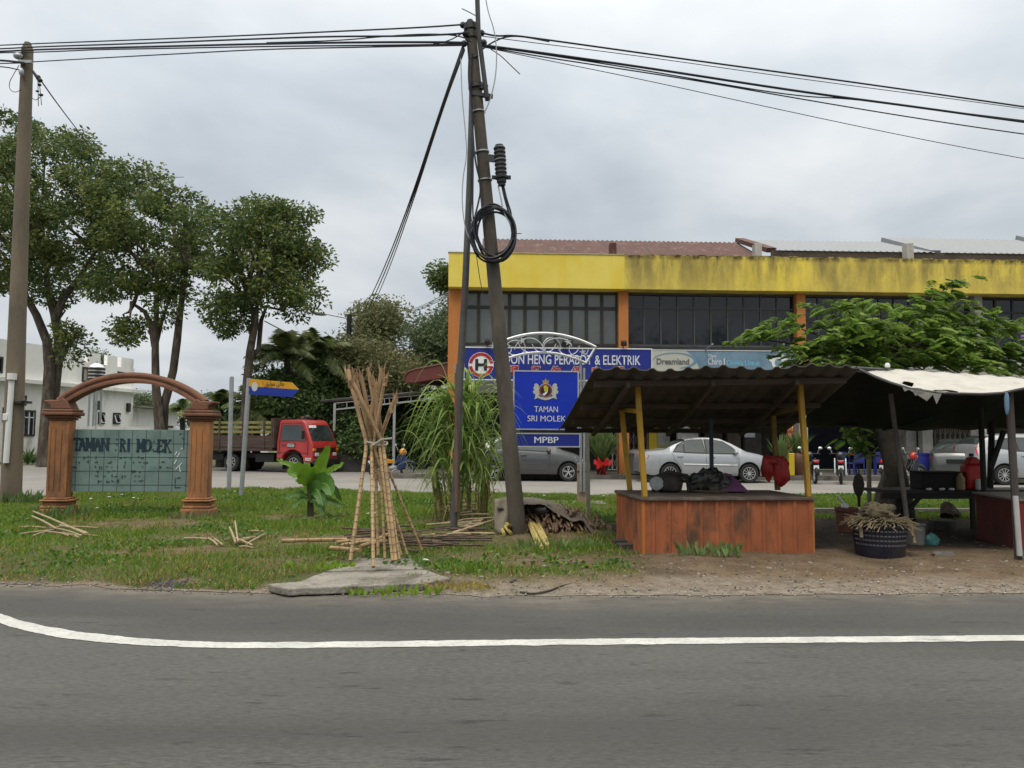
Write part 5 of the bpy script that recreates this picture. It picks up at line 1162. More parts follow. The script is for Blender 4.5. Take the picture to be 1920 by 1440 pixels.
# arch: moulded band swept along an arc, with flared feet
rise = at(250, 704, AY).z-.03-ZA-.24; half = hx-.05; Rr = (half*half+rise*rise)/(2*rise); a0 = math.asin(min(1, half/Rr)); zc = ZA+.03+rise-Rr
prof = [(0, -.25), (.05, -.25), (.05, -.20), (.10, -.16), (.15, -.20), (.19, -.20), (.24, -.16), (.24, .16), (.19, .20), (.15, .20), (.10, .16), (.05, .20), (.05, .25), (0, .25)]
rows = []
for i in range(41):
    th = -a0+2*a0*i/40; rows.append([((Rr+.03+h*.75)*math.sin(th), y*.56, zc+(Rr+.03+h*.75)*math.cos(th)) for h, y in prof+[prof[0]]])
b = MB(); b.grid(rows); b.quad(*rows[0][:-1]); b.quad(*rows[-1][:-1][::-1]); ab(b, 'arch', c_maroon, smooth=25)
for s in (-1, 1):
    P = [(hx-.20, ZA+.0), (hx+.14, ZA+.0), (hx+.15, ZA+.07), (hx+.19, ZA+.10), (hx+.25, ZA+.12), (hx+.26, ZA+.155), (hx-.0, ZA+.16), (hx-.05, ZA+.20), (hx-.14, ZA+.12)]
    b = MB(); b.prism([(s*x, z) for x, z in (P if s > 0 else P[::-1])], (0, .165, 0), (1, 0, 0), (0, 0, 1), .33); ab(b, 'arch_foot', c_maroon, smooth=None, bev=.02)
# tiled board
bz0, bz1 = at(240, 917, AY+.1).z-.03, at(240, 806, AY+.1).z-.03; bx0, bx1 = -hx+.13, hx-.13
b = MB(); b.bb((bx0, .05, bz0), (bx1, .17, bz1)); bd = ab(b, 'board', mat('teal_tile', (.150, .218, .205), .5, var=.14, ns=2.5, dirt=(.10, .145, .135), dk=.45, ds=1.6), bev=.004)
b = MB(); nx_ = 9; c_grout = mat('dark_grout', (.036, .054, .055), .9)
tw = (bx1-bx0)/8.85
for i in range(9): x = bx0+tw*(.42+i*.985); b.bb((x-.003, .0455, bz0+.01), (x+.003, .0495, bz1-.01))
for f in (.11, .33, .555, .775): z = bz0+(bz1-bz0)*f; b.bb((bx0+.01, .0458, z-.004), (bx1-.01, .0492, z+.004))
gr_ = b
c_tl = mat('worn_teal_lettering', (.010, .028, .042), .7, var=.35, ns=25, dirt=(.09, .14, .145), dk=.10, ds=9)
SERIF = {'T': [((.5, 0), (.5, 1)), ((.04, .97), (.96, .97)), ((.06, .8), (.06, 1)), ((.94, .8), (.94, 1))], 'A': [((.12, 0), (.5, 1)), ((.88, 0), (.5, 1)), ((.28, .34), (.72, .34))],
         'M': [((.14, 0), (.14, 1)), ((.86, 0), (.86, 1)), ((.14, 1), (.5, .2)), ((.86, 1), (.5, .2))], 'N': [((.16, 0), (.16, 1)), ((.84, 0), (.84, 1)), ((.16, 1), (.84, 0))],
         'R': [((.2, 0), (.2, 1)), ((.2, .96), (.65, .96)), ((.75, .9), (.75, .6)), ((.2, .52), (.65, .52)), ((.5, .5), (.88, 0))], 'I': [((.5, 0), (.5, 1))],
         'O': [((.3, .08), (.16, .3)), ((.16, .3), (.16, .7)), ((.16, .7), (.3, .92)), ((.3, .95), (.7, .95)), ((.7, .92), (.84, .7)), ((.84, .7), (.84, .3)), ((.84, .3), (.7, .08)), ((.3, .05), (.7, .05))],
         'E': [((.2, 0), (.2, 1)), ((.2, .96), (.85, .96)), ((.2, .5), (.7, .5)), ((.2, .04), (.85, .04)), ((.85, .75), (.85, 1)), ((.88, 0), (.88, .25))], 'K': [((.18, 0), (.18, 1)), ((.22, .45), (.85, 1)), ((.42, .58), (.88, 0))],
         'S': [((.55, 1.0), (.85, .9)), ((.55, .62), (.8, .5)), ((.45, .12), (.5, .02))], 'L': [((.2, .8), (.4, .86)), ((.2, .12), (.2, .22)), ((.2, .03), (.85, .06)), ((.85, .1), (.9, .3))]}
FEET = {'T': [(.5, 0)], 'A': [(.12, 0), (.88, 0)], 'M': [(.14, 0), (.86, 0), (.12, 1), (.88, 1)], 'N': [(.16, 0), (.16, 1), (.84, 1)], 'R': [(.2, 0), (.2, 1), (.88, 0)], 'I': [(.5, 0), (.5, 1)], 'K': [(.18, 0), (.18, 1), (.88, 0), (.85, 1)], 'E': [(.2, 0), (.2, 1)]}
def bxz(u, v): p = vp(u, v, PLc.xy, PRc.xy, -.04); return (p.xy-Vector((ar.location.x, ar.location.y))).dot(Vector((math.cos(AYw), math.sin(AYw)))), p.z-.03
def serif(ch, u0, u1, vb, vt):
    (x0, z0), (x1, z1) = bxz(u0, vb), bxz(u1, vt); W_ = x1-x0; H_ = z1-z0; b = MB()
    for k, (p, q) in enumerate(SERIF[ch]):
        th = W_*(.30 if abs(p[0]-q[0]) < .45 else .15)
        if ch == 'I': th = W_*.42
        if abs(p[1]-q[1]) < .1: th = H_*.12
        if ch in 'SL': th = .018
        b.bar((x0+W_*p[0], .042+.0004*k, z0+H_*p[1]), (x0+W_*q[0], .042+.0004*k, z0+H_*q[1]), th, .006, (0, 1, 0))
    for k, p in enumerate(FEET.get(ch, [])): b.bar((x0+W_*p[0]-W_*.22, .0395+.0003*k, z0+H_*p[1]), (x0+W_*p[0]+W_*.22, .0395+.0003*k, z0+H_*p[1]), H_*.09, .006, (0, 1, 0))
    ab(b, 'letter', c_tl, bd, smooth=None)
for ch, u0, u1 in (('T', 137, 150), ('A', 147, 161), ('M', 160, 177), ('A', 175, 190), ('N', 188, 205), ('S', 212, 222), ('R', 224, 236), ('I', 235, 247), ('M', 256, 271), ('O', 269, 285), ('L', 284, 297), ('E', 294, 308), ('K', 307, 321)):
    f = (u0-137)/184; serif(ch, u0, u1, 843.5+4*f, 821+4*f)
b = gr_; fr_ = random.Random(8)
for (va, vb2, n, ua, ub) in ((858, 876, 44, 136, 322), (884, 902, 30, 175, 268)):
    for i in range(n):
        u = fr_.uniform(ua, ub); v = fr_.choice((va, vb2, (va+vb2)/2))+fr_.uniform(-1.5, 1.5); x, z = bxz(u, v)
        w_, h_ = ((fr_.uniform(.02, .06), .013) if fr_.random() < .6 else (.014, fr_.uniform(.03, .06))); b.box((x, .0435, z), (w_, .004, h_))
bc_ = MB(); b = bc_
for p, q in (((332, 846), (328, 853)), ((337, 849), (332, 857)), ((343, 840), (339, 843)), ((341, 868), (329, 880)), ((336, 872), (338, 885)), ((331, 862), (327, 870))):
    (xa, za), (xb, zb) = bxz(*p), bxz(*q); b.bar((xa, .0432, za), (xb, .0432, zb), .014, .004, (0, 1, 0))
ab(b, 'chalk_mark', c_letter, bd, smooth=None)
b = gr_
for p, q in (((328, 896), (328, 915)), ((331, 897), (338, 895)), ((328, 914), (338, 914)), ((345, 806), (344, 842)), ((336, 815), (340, 812)), ((341, 820), (343, 824))):
    (xa, za), (xb, zb) = bxz(*p), bxz(*q); b.bar((xa, .0436, za), (xb, .0436, zb), .012, .004, (0, 1, 0))
ab(b, 'tile_joints', c_grout, bd, smooth=None)

# ------------------------------------------------------------------ street name sign on two posts
sy = 18.6
stn = thing('street_name_sign', 'yellow over blue arrow shaped street name sign on a tall grey post', 'street sign', gp(452, 932, .05))
S0 = gp(452, 934, .03); ST = at(467, 709, S0.y); b = MB(); b.tube([S0, ST], .052, 12); b.build('post', c_galv, stn)
SA, SB = (ST.x, ST.y-.06), (at(560, 730, ST.y-.25).x, ST.y-.25)
def sv(u, v, off=0): return vp(u, v, SA, SB, off)
def poly3(mb, pts, t, off=0):
    P = [sv(u, v, off) for u, v in pts]; n = (P[1]-P[0]).cross(P[2]-P[0]).normalized()
    d_ = Vector((SB[0]-SA[0], SB[1]-SA[1], 0)).normalized(); nn = Vector((d_.y, -d_.x, 0))
    Q = [p-nn*t for p in P]; k = len(P); mb.add(P+Q, [tuple(range(k-1, -1, -1)), tuple(range(k, 2*k))]+[(i, (i+1) % k, k+(i+1) % k, k+i) for i in range(k)])
b = MB(); poly3(b, [(467, 710), (547, 717), (560, 730.5), (467, 724)], .02); b.build('name_panel', mat('sign_yellow', (.56, .28, .01), .45, var=.08), stn, smooth=None)
b = MB(); poly3(b, [(467, 724.2), (560, 730.7), (547, 744.5), (467, 739)], .02); b.build('name_panel', mat('sign_blue', (.010, .030, .30), .4, var=.08), stn, smooth=None)
b = MB(); cc = sv(477.5, 725, .004); d_ = Vector((SB[0]-SA[0], SB[1]-SA[1], 0)).normalized()
b.prism([(.075*math.cos(a), .105*math.sin(a)) for a in np.linspace(0, 6.1, 22)], cc, d_, (0, 0, 1), .004); b.build('crest_disc', mat('disc_grey', (.50, .50, .50), .5), stn, smooth=None)
text('\u0661 \uFED6\uFEF4\uFEDF\uFEEE\uFEE3 \uFEE6\uFEDF\uFE8E\uFE9F', 'lettering', c_frame, stn, sv(492, 726.5, .003), d_, (0, 0, 1), wd=(sv(533, 722)-sv(492, 722)).length, ht=.15, bold=.006)
text('JALAN MOLEK 1', 'lettering', mat('faded_blue_lettering', (.035, .065, .32), .5), stn, sv(493, 738.5, .003), d_, (0, 0, 1), wd=(sv(534, 736)-sv(493, 736)).length, ht=.085, bold=.01)
b = MB(); q = gp(429, 922, .03); pp = thing('sign_post', 'bare grey metal post left of the street name sign', 'post', q); b.tube([q, at(434.5, 708, q.y)], .055, 10); b.tube([at(434.5, 716, q.y), at(435, 706, q.y)], .04, 8); b.build('post', c_galv, pp)

# ------------------------------------------------------------------ blue council sign with chrome arch
BY = 16.4; BA = (at(962, 750, BY).x, BY); BBp = (at(1086, 750, BY+.12).x, BY+.12)
bdir = Vector((BBp[0]-BA[0], BBp[1]-BA[1], 0)).normalized(); bz = Vector((0, 0, 1))
cs_ = thing('council_sign', 'blue council sign with crest and chrome arch on twin posts behind the stall roof', 'estate sign', gp(1092, 945, .05))
def bv(u, v, off=0): return vp(u, v, BA, BBp, off)
def rect(nm, u0, u1, v0, v1, m, off, t, par=cs_):
    a = bv(u0, v1, off); c2 = bv(u1, v0, off); w_ = (c2-a).dot(bdir); h_ = c2.z-a.z
    b = MB(); b.prism([(0, 0), (w_, 0), (w_, h_), (0, h_)], a, bdir, bz, -t); return b.build(nm, m, par, smooth=None), a, w_, h_
for nm, (u0, u1, v0, v1) in (('main_panel', (964, 1083, 698, 803.5)), ('lower_panel', (969, 1086, 814.5, 836))):
    o, a, w_, h_ = rect(nm, u0, u1, v0, v1, c_blueboard if nm == 'main_panel' else c_navy, 0, .04)
    b = MB(); f = .026
    for (x0, z0, x1, z1) in ((-f, -f, w_+f, 0), (-f, h_, w_+f, h_+f), (-f, .001, 0, h_-.001), (w_, .001, w_+f, h_-.001)):
        b.prism([(x0, z0), (x1, z0), (x1, z1), (x0, z1)], a+Vector((bdir.y, -bdir.x, 0))*.008, bdir, bz, -.055)
    b.build('frame', c_chrome, o)
    if nm == 'main_panel': mp = o
b = MB()
for u0, u1 in ((1089, 1093.5), (1095, 1098)):
    p = bv(u0, 880, -.05); q = bv(u0, 676 if u0 < 1092 else 690, -.05); b = MB(); b.tube([(q.x, q.y, .3), q], .028, 10); b.build('post', c_galv, cs_)
pl0 = bv(966, 780, -.07); b = MB(); b.tube([(pl0.x-.12, pl0.y, 0), (pl0.x-.12, pl0.y, bv(960, 690).z)], .028, 10); b.build('post', c_galv, cs_)
b = MB(); b.bar(bv(966, 809, -.045), bv(1090, 811, -.045), .02, .04); b.bar(bv(950, 700, -.045), bv(1096, 703, -.045), .02, .04); b.build('cross_bar', c_darkpole, cs_)
def arc(p0, pm, p1, n=24):
    (x0, y0), (xm, ym), (x1, y1) = p0, pm, p1; out = []
    for i in range(n+1):
        t = i/n; out.append(bv((1-t)**2*x0+2*t*(1-t)*(2*xm-.5*(x0+x1))+t*t*x1, (1-t)**2*y0+2*t*(1-t)*(2*ym-.5*(y0+y1))+t*t*y1, .02))
    return out
b = MB(); b.tube(arc((925, 648), (1020, 625), (1117, 651)), .030, 8); b.tube(arc((942, 676), (1020, 661), (1099, 681)), .030, 8); b.tube([bv(1117, 651, .02), bv(1099, 681, .02)], .026, 8); b.tube([bv(925, 648, .02), bv(942, 676, .02)], .026, 8); b.build('arch_frame', c_chrome, cs_)
b = MB()
for (c0_, rx, ry, a1, a2) in (((967, 652), 18, 14, 180, 360), ((967, 652), 18, 14, 0, 180), ((992, 658), 27, 24, 20, 175), ((1034, 653), 17, 20, -10, 190), ((1000, 640), 28, 22, 180, 300), ((1046, 650), 26, 16, 0, 180), ((1066, 648), 20, 18, 180, 360), ((1085, 655), 18, 14, 150, 360), ((1020, 636), 24, 26, 200, 340), ((945, 655), 14, 10, 0, 360)):
    P = [bv(c0_[0]+rx*math.cos(R(a)), c0_[1]-ry*math.sin(R(a)), .02) for a in np.linspace(a1, a2, 18)]; b.tube(P, .010, 6)
b.build('scrollwork', c_chrome, cs_)
for (u, v) in ((979, 639), (1020, 655), (1065, 641), (1093, 660), (925, 648)):
    P = []
    for i in range(10): r = .085 if i % 2 == 0 else .03; P.append((r*math.cos(i*math.pi/5+.5), r*math.sin(i*math.pi/5+.5)))
    b = MB(); b.prism(P, bv(u, v, .05), bdir, bz, -.03); b.build('star', c_chrome, cs_, smooth=None)
def bt(body, u0, u1, vb, hpx, bold, off=.004, m=c_let2, par=None):
    a = bv(u0, vb, off); c2 = bv(u1, vb, off); h_ = bv(u0, vb-hpx, off).z-a.z
    a = a.copy(); text(body, 'lettering', m, par or mp, a, bdir, bz, wd=(c2-a).dot(bdir), ht=h_, bold=bold, ext=0.0)
bt('TAMAN', 1002, 1046, 772.5, 11, .003); bt('SRI MOLEK', 989, 1061, 790, 11, .003); bt('MPBP', 1002, 1047, 830.5, 11.5, .012)
# crest: crown, two supporters, round shield, ribbon
def cr_poly(nm, pts, m, off):
    b = MB(); P = [bv(u, v, off) for u, v in pts]; o = P[0]; b.prism([((p-o).dot(bdir), p.z-o.z) for p in P], o, bdir, bz, .003); b.build(nm, m, mp, smooth=None)
c_crest = mat('crest_silver', (.42, .43, .38), .5, var=.15, ns=30)
lion = [(1010, 722), (1006, 718.5), (1002, 720), (1002, 724), (999.5, 727), (1002, 730), (999, 734), (1000.5, 738), (1004, 739), (1003, 743), (1008, 744), (1012, 740), (1011, 730)]
cr_poly('crest_supporter', lion[::-1], c_crest, .004); cr_poly('crest_supporter', [(2*1023-u, v) for u, v in lion], c_crest, .004)
cr_poly('crest_ribbon', [(1004, 741), (1002, 749), (1008, 746), (1016, 749), (1023, 750.5), (1030, 749), (1038, 746), (1044, 749), (1042, 741), (1035, 743), (1023, 746), (1011, 743)], c_crest, .006)
cr_poly('crest_crown', [(1018, 719), (1016.5, 712), (1020, 714.5), (1023, 709), (1026, 714.5), (1029.5, 712), (1028, 719)][::-1], mat('crest_gold', (.32, .25, .10), .5, var=.2), .004)
def disc(nm, r, m, off, c=(1023, 732), t=0, s=(1, 1)):
    b = MB(); b.prism([(r*s[0]*math.cos(a), r*s[1]*math.sin(a)) for a in np.linspace(0, 2*math.pi*(31/32), 32)], bv(*c, off), bdir, bz, .003); b.build(nm, m, mp, smooth=None)
disc('crest_shield', .150, c_crest, .010); disc('crest_shield', .138, mat('crest_red', (.22, .035, .025), .5, var=.2), .014); disc('crest_shield', .105, mat('crest_black', (.015, .016, .02), .5), .018)
cr_poly('crest_charge', [(1019, 724), (1023, 722), (1028, 726), (1027, 731), (1022, 736), (1020, 730)][::-1], mat('crest_yellow', (.45, .38, .03), .5, var=.2), .022)
cr_poly('crest_charge', [(1017, 739), (1024, 735), (1028, 729), (1026, 737), (1020, 742)][::-1], c_letter, .022)
# concrete marker and drain post beside it
mk = thing('concrete_block', 'tall tan concrete block around the foot of the council sign post', 'post', gp(1094, 947, .03))
q = gp(1094, 946, .02); b = MB(); b.bb((q.x-.13, q.y-.12, 0), (q.x+.13, q.y+.13, at(1094, 868, q.y).z)); b.build('block', mat('tan_concrete', (.26, .19, .135), .9, var=.15, ns=4, bump=.2, dirt=(.16, .12, .09), dk=.3), mk, bev=.012)
b = MB(); zb = at(1094, 884, q.y).z; b.bb((q.x-.136, q.y-.126, zb-.02), (q.x+.136, q.y+.136, zb+.02)); b.build('strap', c_rust, mk)
b = MB(); b.bb((q.x-.75, q.y-.35, -.02), (q.x+.45, q.y+.35, .075)); tag(b.build('concrete_pad', c_grey, None, bev=.01), 'low concrete pad in the grass around the tan block', 'slab')
q = gp(1104, 972, .02); dpt = thing('drain_post', 'thin dark grey pipe post just right of the tan concrete block', 'post', q); MB().tube([(q.x, q.y, -.05), at(1101, 800, q.y)], .035, 10).build('post', mat('mossy_pipe', (.12, .115, .095), .8, var=.3, ns=5), dpt)

# ------------------------------------------------------------------ orange roadside stall
SFL, SFR = gp(1205, 1043, .02), gp(1526, 1040, .02); SYAW = math.atan2(SFR.y-SFL.y, SFR.x-SFL.x); SW = (SFR.xy-SFL.xy).length; SD = 1.30
stall = thing('food_stall', 'orange ribbed roadside stall counter with yellow posts under a rusty corrugated roof', 'stall', (SFL.x, SFL.y, .0), SYAW)
qb = lambda mb, nm, m, par=None, **k: mb.build(nm, m, par or stall, world=False, **k)
zt = at(1205, 934, SFL.y).z
def ribbed(mb, p, q, z0, z1, pitch=.20, d=.018, nrm=(0, -1, 0)):
    """sheet with raised ribs from p to q (xy), upright"""
    p = Vector((*p, 0)); q = Vector((*q, 0)); ln = (q-p).length; d_ = (q-p)/ln; n_ = Vector(nrm); rows = []; x = 0
    prof = [(0, 0), (.10, 0), (.115, d), (.150, d), (.165, 0)]
    xs_ = []
    while x < ln:
        for a, h in prof:
            if x+a < ln: xs_.append((x+a, h))
        x += pitch
    xs_.append((ln, 0))
    rows = [[p+d_*a+n_*(h+.004*math.sin(a*9+z*4))+Vector((0, 0, z)) for z in (z0, z0+.16, z0+.4, z1)] for a, h in xs_]
    mb.grid(rows)
c_rib = mat('stall_cladding', (.31, .096, .038), .8, var=.28, ns=3.5, dirt=(.095, .050, .030), dk=.46, ds=2.6, stretch=(1, 1, .45), bump=.25, bs=25)
b = MB(); ribbed(b, (0, 0), (SW, 0), .0, zt-.03); qb(b, 'front_panel', c_rib, smooth=20)
b = MB(); ribbed(b, (0, SD), (0, 0), .0, zt-.03, nrm=(-1, 0, 0)); qb(b, 'side_panel', c_rib, smooth=20)
b = MB(); ribbed(b, (SW, 0), (SW, SD), .0, zt-.03, nrm=(1, 0, 0)); qb(b, 'side_panel', c_rib, smooth=20)
b = MB(); b.bb((.01, SD-.05, .0), (SW-.01, SD-.02, zt-.04)); b.bb((.02, .03, .02), (SW-.02, SD-.06, .05)); qb(b, 'rear_panel', c_wood)
b = MB(); b.bb((-.035, -.045, zt-.028), (SW+.03, SD+.03, zt+.008)); qb(b, 'counter_top', mat('stained_counter', (.085, .066, .055), .7, var=.3, ns=4, dirt=(.17, .14, .12), dk=.3, ds=4), bev=.006)
for x0 in (.01, SW-.01):
    for y0 in (.0, SD):
        b = MB(); b.bar((x0, y0, 0), (x0, y0, zt-.03), .035, .035); qb(b, 'corner_strip', c_orange)
def lp_(u, v, Y):       # world pixel point at depth Y -> stall local
    q = MW[stall.name].inverted() @ at(u, v, Y); return q
posts = [((1209, 935, SFL.y+.10), (1195, 722, SFL.y+.10)), ((1516, 930, SFR.y+.06), (1499, 712, SFR.y+.06)), ((1181, 920, SFL.y+SD), (1165, 762, SFL.y+SD)), ((1458, 922, SFR.y+SD), (1449, 770, SFR.y+SD))]
for i, (a, c) in enumerate(posts):
    b = MB(); A = lp_(*a); C = lp_(*c); A.z = zt+.009; b.bar(A, C, .064, .064, (0, 1, 0)); qb(b, 'post', c_yellowpost if i != 3 else mat('dull_post', (.20, .125, .03), .7, var=.25, ns=4), bev=.006)
b = MB(); b.bar(lp_(1163, 768, SFL.y+SD-.02), lp_(1197, 771, SFL.y+.16), .05, .055); qb(b, 'brace', c_yellowpost)
b = MB(); b.bar(lp_(1450, 776, SFR.y+SD-.02), lp_(1498, 764, SFR.y+.12), .05, .055); qb(b, 'brace', mat('brown_brace', (.17, .10, .04), .8, var=.2))
b = MB(); b.bar(lp_(1335, 925, 10.9), lp_(1333, 785, 10.9), .045, .045, (0, 1, 0)); qb(b, 'rear_post', mat('blue_steel', (.03, .04, .07), .5, var=.2))
# roof sheet: near edge high, rear edge low
N0, N1, F0, F1 = at(1113, 697, 8.95), at(1612, 689, 9.15), at(1048, 805, 12.3), at(1478, 806, 12.6)
Wp = 15; rows = []
for i in range(Wp*6+1):
    t = i/(Wp*6); ph = i % 6; h = (.032 if ph in (1, 2) else (.0 if ph in (4, 5) else .005))
    rows.append([N0.lerp(N1, t).lerp(F0.lerp(F1, t), s)+Vector((0, 0, h-.05*math.sin(s*math.pi)+.018*math.sin(t*17+s*5))) for s in (0, .2, .4, .6, .8, 1)])
c_roof = mat('weathered_roof_sheet', (.085, .072, .058), .85, var=.28, ns=3, dirt=(.032, .028, .024), dk=.5, ds=3, bump=.2)
b = MB(); b.grid(rows); rf = b.build('roof', c_roof, stall, smooth=60)
sm = rf.modifiers.new('sheet', 'SOLIDIFY'); sm.thickness = .012
b = MB()
for s in (.10, .42, .70, .95):
    P = [N0.lerp(N1, t).lerp(F0.lerp(F1, t), s)+Vector((0, 0, -.045-.05*math.sin(s*math.pi))) for t in (0.02, .98)]; b.bar(P[0], P[1], .05, .07)
for t in (.14, .46, .78):
    P = [N0.lerp(N1, t).lerp(F0.lerp(F1, t), s)+Vector((0, 0, -.10-.05*math.sin(s*math.pi))) for s in (.06, .5, .96)]; b.bar(P[0], P[1], .05, .06); b.bar(P[1], P[2], .05, .06)
b.build('purlin', c_wood, stall)
def on(u, v, Y): return at(u, v, Y)
ct = zt+.010
def ctop(u, Y): p = at(u, 900, Y); return Vector((p.x, p.y, ct))
# things on the counter
o_ = ctop(1254, 10.5); t = thing('cane_press', 'dark rusty machine drum standing at the left end of the orange stall counter', 'machine', o_)
b = MB(); b.lathe([(.13, 0), (.17, .03), (.19, .12), (.17, .20), (.12, .24), (.02, .26)], o_, 18); b.build('drum', mat('sooty_iron', (.030, .026, .023), .7, var=.4, ns=8, dirt=(.08, .06, .05), dk=.3, ds=6), t)
b = MB(); b.tube([o_+Vector((-.22, -.05, 0)), o_+Vector((-.20, -.05, .2)), o_+Vector((0, 0, .27)), o_+Vector((.24, 0, .22)), o_+Vector((.27, 0, 0))], .025, 8); b.build('bracket', MATS['sooty_iron'], t)
b = MB(); b.lathe([(.07, -.03), (.09, -.03), (.09, .03), (.07, .03)], o_+Vector((-.19, -.12, .12)), 16, Matrix(((1, 0, 0), (0, 0, 1), (0, 1, 0)))); b.build('wheel', c_galv, t)
o_ = ctop(1328, 10.55); t = thing('covered_heap', 'black plastic heap with torn openings on a tan tray, middle of the stall counter', 'heap', o_)
b = MB(); b.ell(o_+Vector((0, 0, .10)), (.27, .2, .20), 44, 26, .38, 4); b.ell(o_+Vector((-.16, -.02, .10)), (.13, .12, .13), 14, 8, .4, 9); b.ell(o_+Vector((.18, 0, .08)), (.14, .12, .14), 14, 8, .4, 2); b.build('plastic_sheet', mat('black_plastic', (.020, .019, .018), .4, var=.4, ns=9, dirt=(.13, .12, .10), dk=.25, ds=9), t)
b = MB(); b.lathe([(.24, 0), (.27, .03), (.26, .035), (.23, .01)], o_+Vector((0, -.06, .0)), 24); b.build('tray', mat('tan_tray', (.17, .13, .08), .7, var=.2), t)
o_ = ctop(1375, 10.5); b = MB(); A = at(1352, 921, 10.35); C = at(1405, 922, 10.35); Tp = at(1358, 886, 10.6)
b.add([A, C, Tp, at(1372, 890, 10.65), A+Vector((.05, .3, 0)), C+Vector((0, .3, 0))], [(0, 1, 3, 2), (2, 3, 5, 4), (1, 5, 3), (0, 2, 4), (0, 4, 5, 1)]); tag(b.build('purple_cloth', mat('purple_fabric', (.13, .045, .115), .9, var=.2, ns=6), None, smooth=40), 'dull purple cloth draped at the middle right of the orange stall counter', 'cloth')
o_ = at(1453, 892, SFR.y+SD-.12); t = thing('red_bag', 'red plastic bags tied to the right rear stall post', 'bag', o_)
b = MB(); b.ell(o_+Vector((-.10, 0, .12)), (.10, .07, .17), 18, 12, .35, 3); b.ell(o_+Vector((.09, -.02, .06)), (.11, .07, .20), 18, 12, .35, 6); b.ell(o_+Vector((-.01, -.03, .20)), (.13, .06, .07), 18, 12, .4, 8); b.ell(o_+Vector((.02, -.05, .06)), (.06, .05, .16), 18, 12, .4, 11); b.build('bag', mat('red_plastic', (.36, .025, .022), .5, var=.2, ns=6, trans=.15), t)
# blocks by the stall
for i, (u, v, s) in enumerate(((1168, 1028, 1), (1176, 1036, .9), (1166, 1012, .95))):
    p = gp(u, v, .0); b = MB(); b.box((p.x, p.y, .06+(.115 if i == 2 else 0)), (.26*s, .16, .11), Matrix.Rotation(.2*i, 3, 'Z')); tag(b.build('concrete_brick', mat('sooty_brick', (.050, .044, .040), .9, var=.3, ns=8, bump=.4), None, bev=.01), ['dark sooty block on the ground left of the orange stall, rear of the heap', 'dark sooty block nearest the road left of the orange stall', 'dark sooty block lying on top of the others left of the orange stall'][i], 'block')

# ------------------------------------------------------------------ second stall: torn tarpaulin, posts, table, red counter
tp = thing('tarpaulin_shelter', 'torn white tarpaulin shelter with a dark underside on thin black posts at the right', 'shelter', at(1760, 1000, 11).xy.to_3d())
def lerp3(pts, n):
    out = []
    for i in range(n+1):
        f = i/n*(len(pts)-1); k = min(int(f), len(pts)-2); t = f-k; out.append(tuple(pts[k][j]*(1-t)+pts[k+1][j]*t for j in range(3)))
    return out
ridge = lerp3([(1606, 688, 10.3), (1700, 694, 10.4), (1800, 700, 10.5), (1920, 709, 10.6), (2080, 715, 10.7)], 40)
front = lerp3([(1608, 690, 10.2), (1650, 710, 9.7), (1700, 727, 9.2), (1760, 736, 9.0), (1830, 739, 9.0), (1885, 736, 9.0), (1920, 727, 9.0), (2080, 700, 9.1)], 40)
rows = []
for a, c in zip(ridge, front):
    p, q = at(*a), at(*c); rows.append([p.lerp(q, s)+Vector((0, 0, -.05*math.sin(s*3.14)+.008*math.sin(a[0]*.15+s*6))) for s in np.linspace(0, 1, 9)])
b = MB(); nr = len(rows); nc = 9; b.v = [tuple(p) for r_0 in rows for p in r_0]
for i in range(nr-1):
    for j in range(nc-1):
        if (i in (10, 11) and j in (4, 5)) or (i in (16, 17, 18, 19) and j in (6,)) or (i in (12, 13) and j == 7): continue
        b.f.append((i*nc+j, i*nc+j+1, (i+1)*nc+j+1, (i+1)*nc+j)); b.mi.append(0)
tt = b.build('white_tarpaulin', mat('white_tarp', (.42, .405, .365), .6, var=.08, ns=4, dirt=(.30, .27, .22), dk=.3, ds=3), tp, smooth=180)
tt.modifiers.new('cloth', 'SOLIDIFY').thickness = .006
b = MB()
for (u0, v0, u1, v1, u2, v2) in ((1702, 729, 1752, 737, 1738, 752), (1710, 731, 1735, 736, 1716, 742), (1748, 737, 1766, 738, 1756, 758), (1692, 726, 1706, 730, 1696, 734)):
    b.quad(at(u0, v0, 9.02), at(u1, v1, 9.0), at(u2, v2, 9.05))
b.build('torn_edge', mat('torn_tarp', (.42, .41, .38), .7, var=.15, trans=.2), tp, smooth=None)
b = MB(); b.tube([at(u, v+1, Y) for u, v, Y in front[::4]], .02, 6); b.tube([at(1606, 691, 10.2), at(1700, 697, 10.45), at(1920, 713, 10.65), at(2080, 718, 10.75)], .03, 6); b.build('rope_pole', c_darkpole, tp)
b = MB(); p = at(1887, 740, 8.97); b.ell(p+Vector((0, 0, -.10)), (.03, .02, .13), 10, 8, .3, 2); b.build('blue_rag', mat('blue_rag_cloth', (.12, .20, .30), .8), tp)
b = MB(); p = at(1664, 689, 10.3); b.lathe([(.03, 0), (.035, .03), (.02, .06)], p, 10); b.build('bottle_weight', c_letter, tp)
back = lerp3([(1508, 800, 12.9), (1600, 800, 13.0), (1660, 806, 13.0), (1760, 806, 13.1), (1850, 804, 13.1), (1920, 800, 13.2), (2080, 800, 13.2)], 40)
rid2 = lerp3([(1520, 712, 10.25), (1606, 690, 10.3), (1700, 697, 10.4), (1800, 703, 10.5), (1920, 712, 10.6), (2080, 718, 10.7)], 40)
rows = []
for a, c in zip(rid2, back):
    p, q = at(*a), at(*c); rows.append([p.lerp(q, s)+Vector((0, 0, -.09*math.sin(s*3.14)+.02*math.sin(a[0]*.07+s*4))) for s in np.linspace(0, 1, 9)])
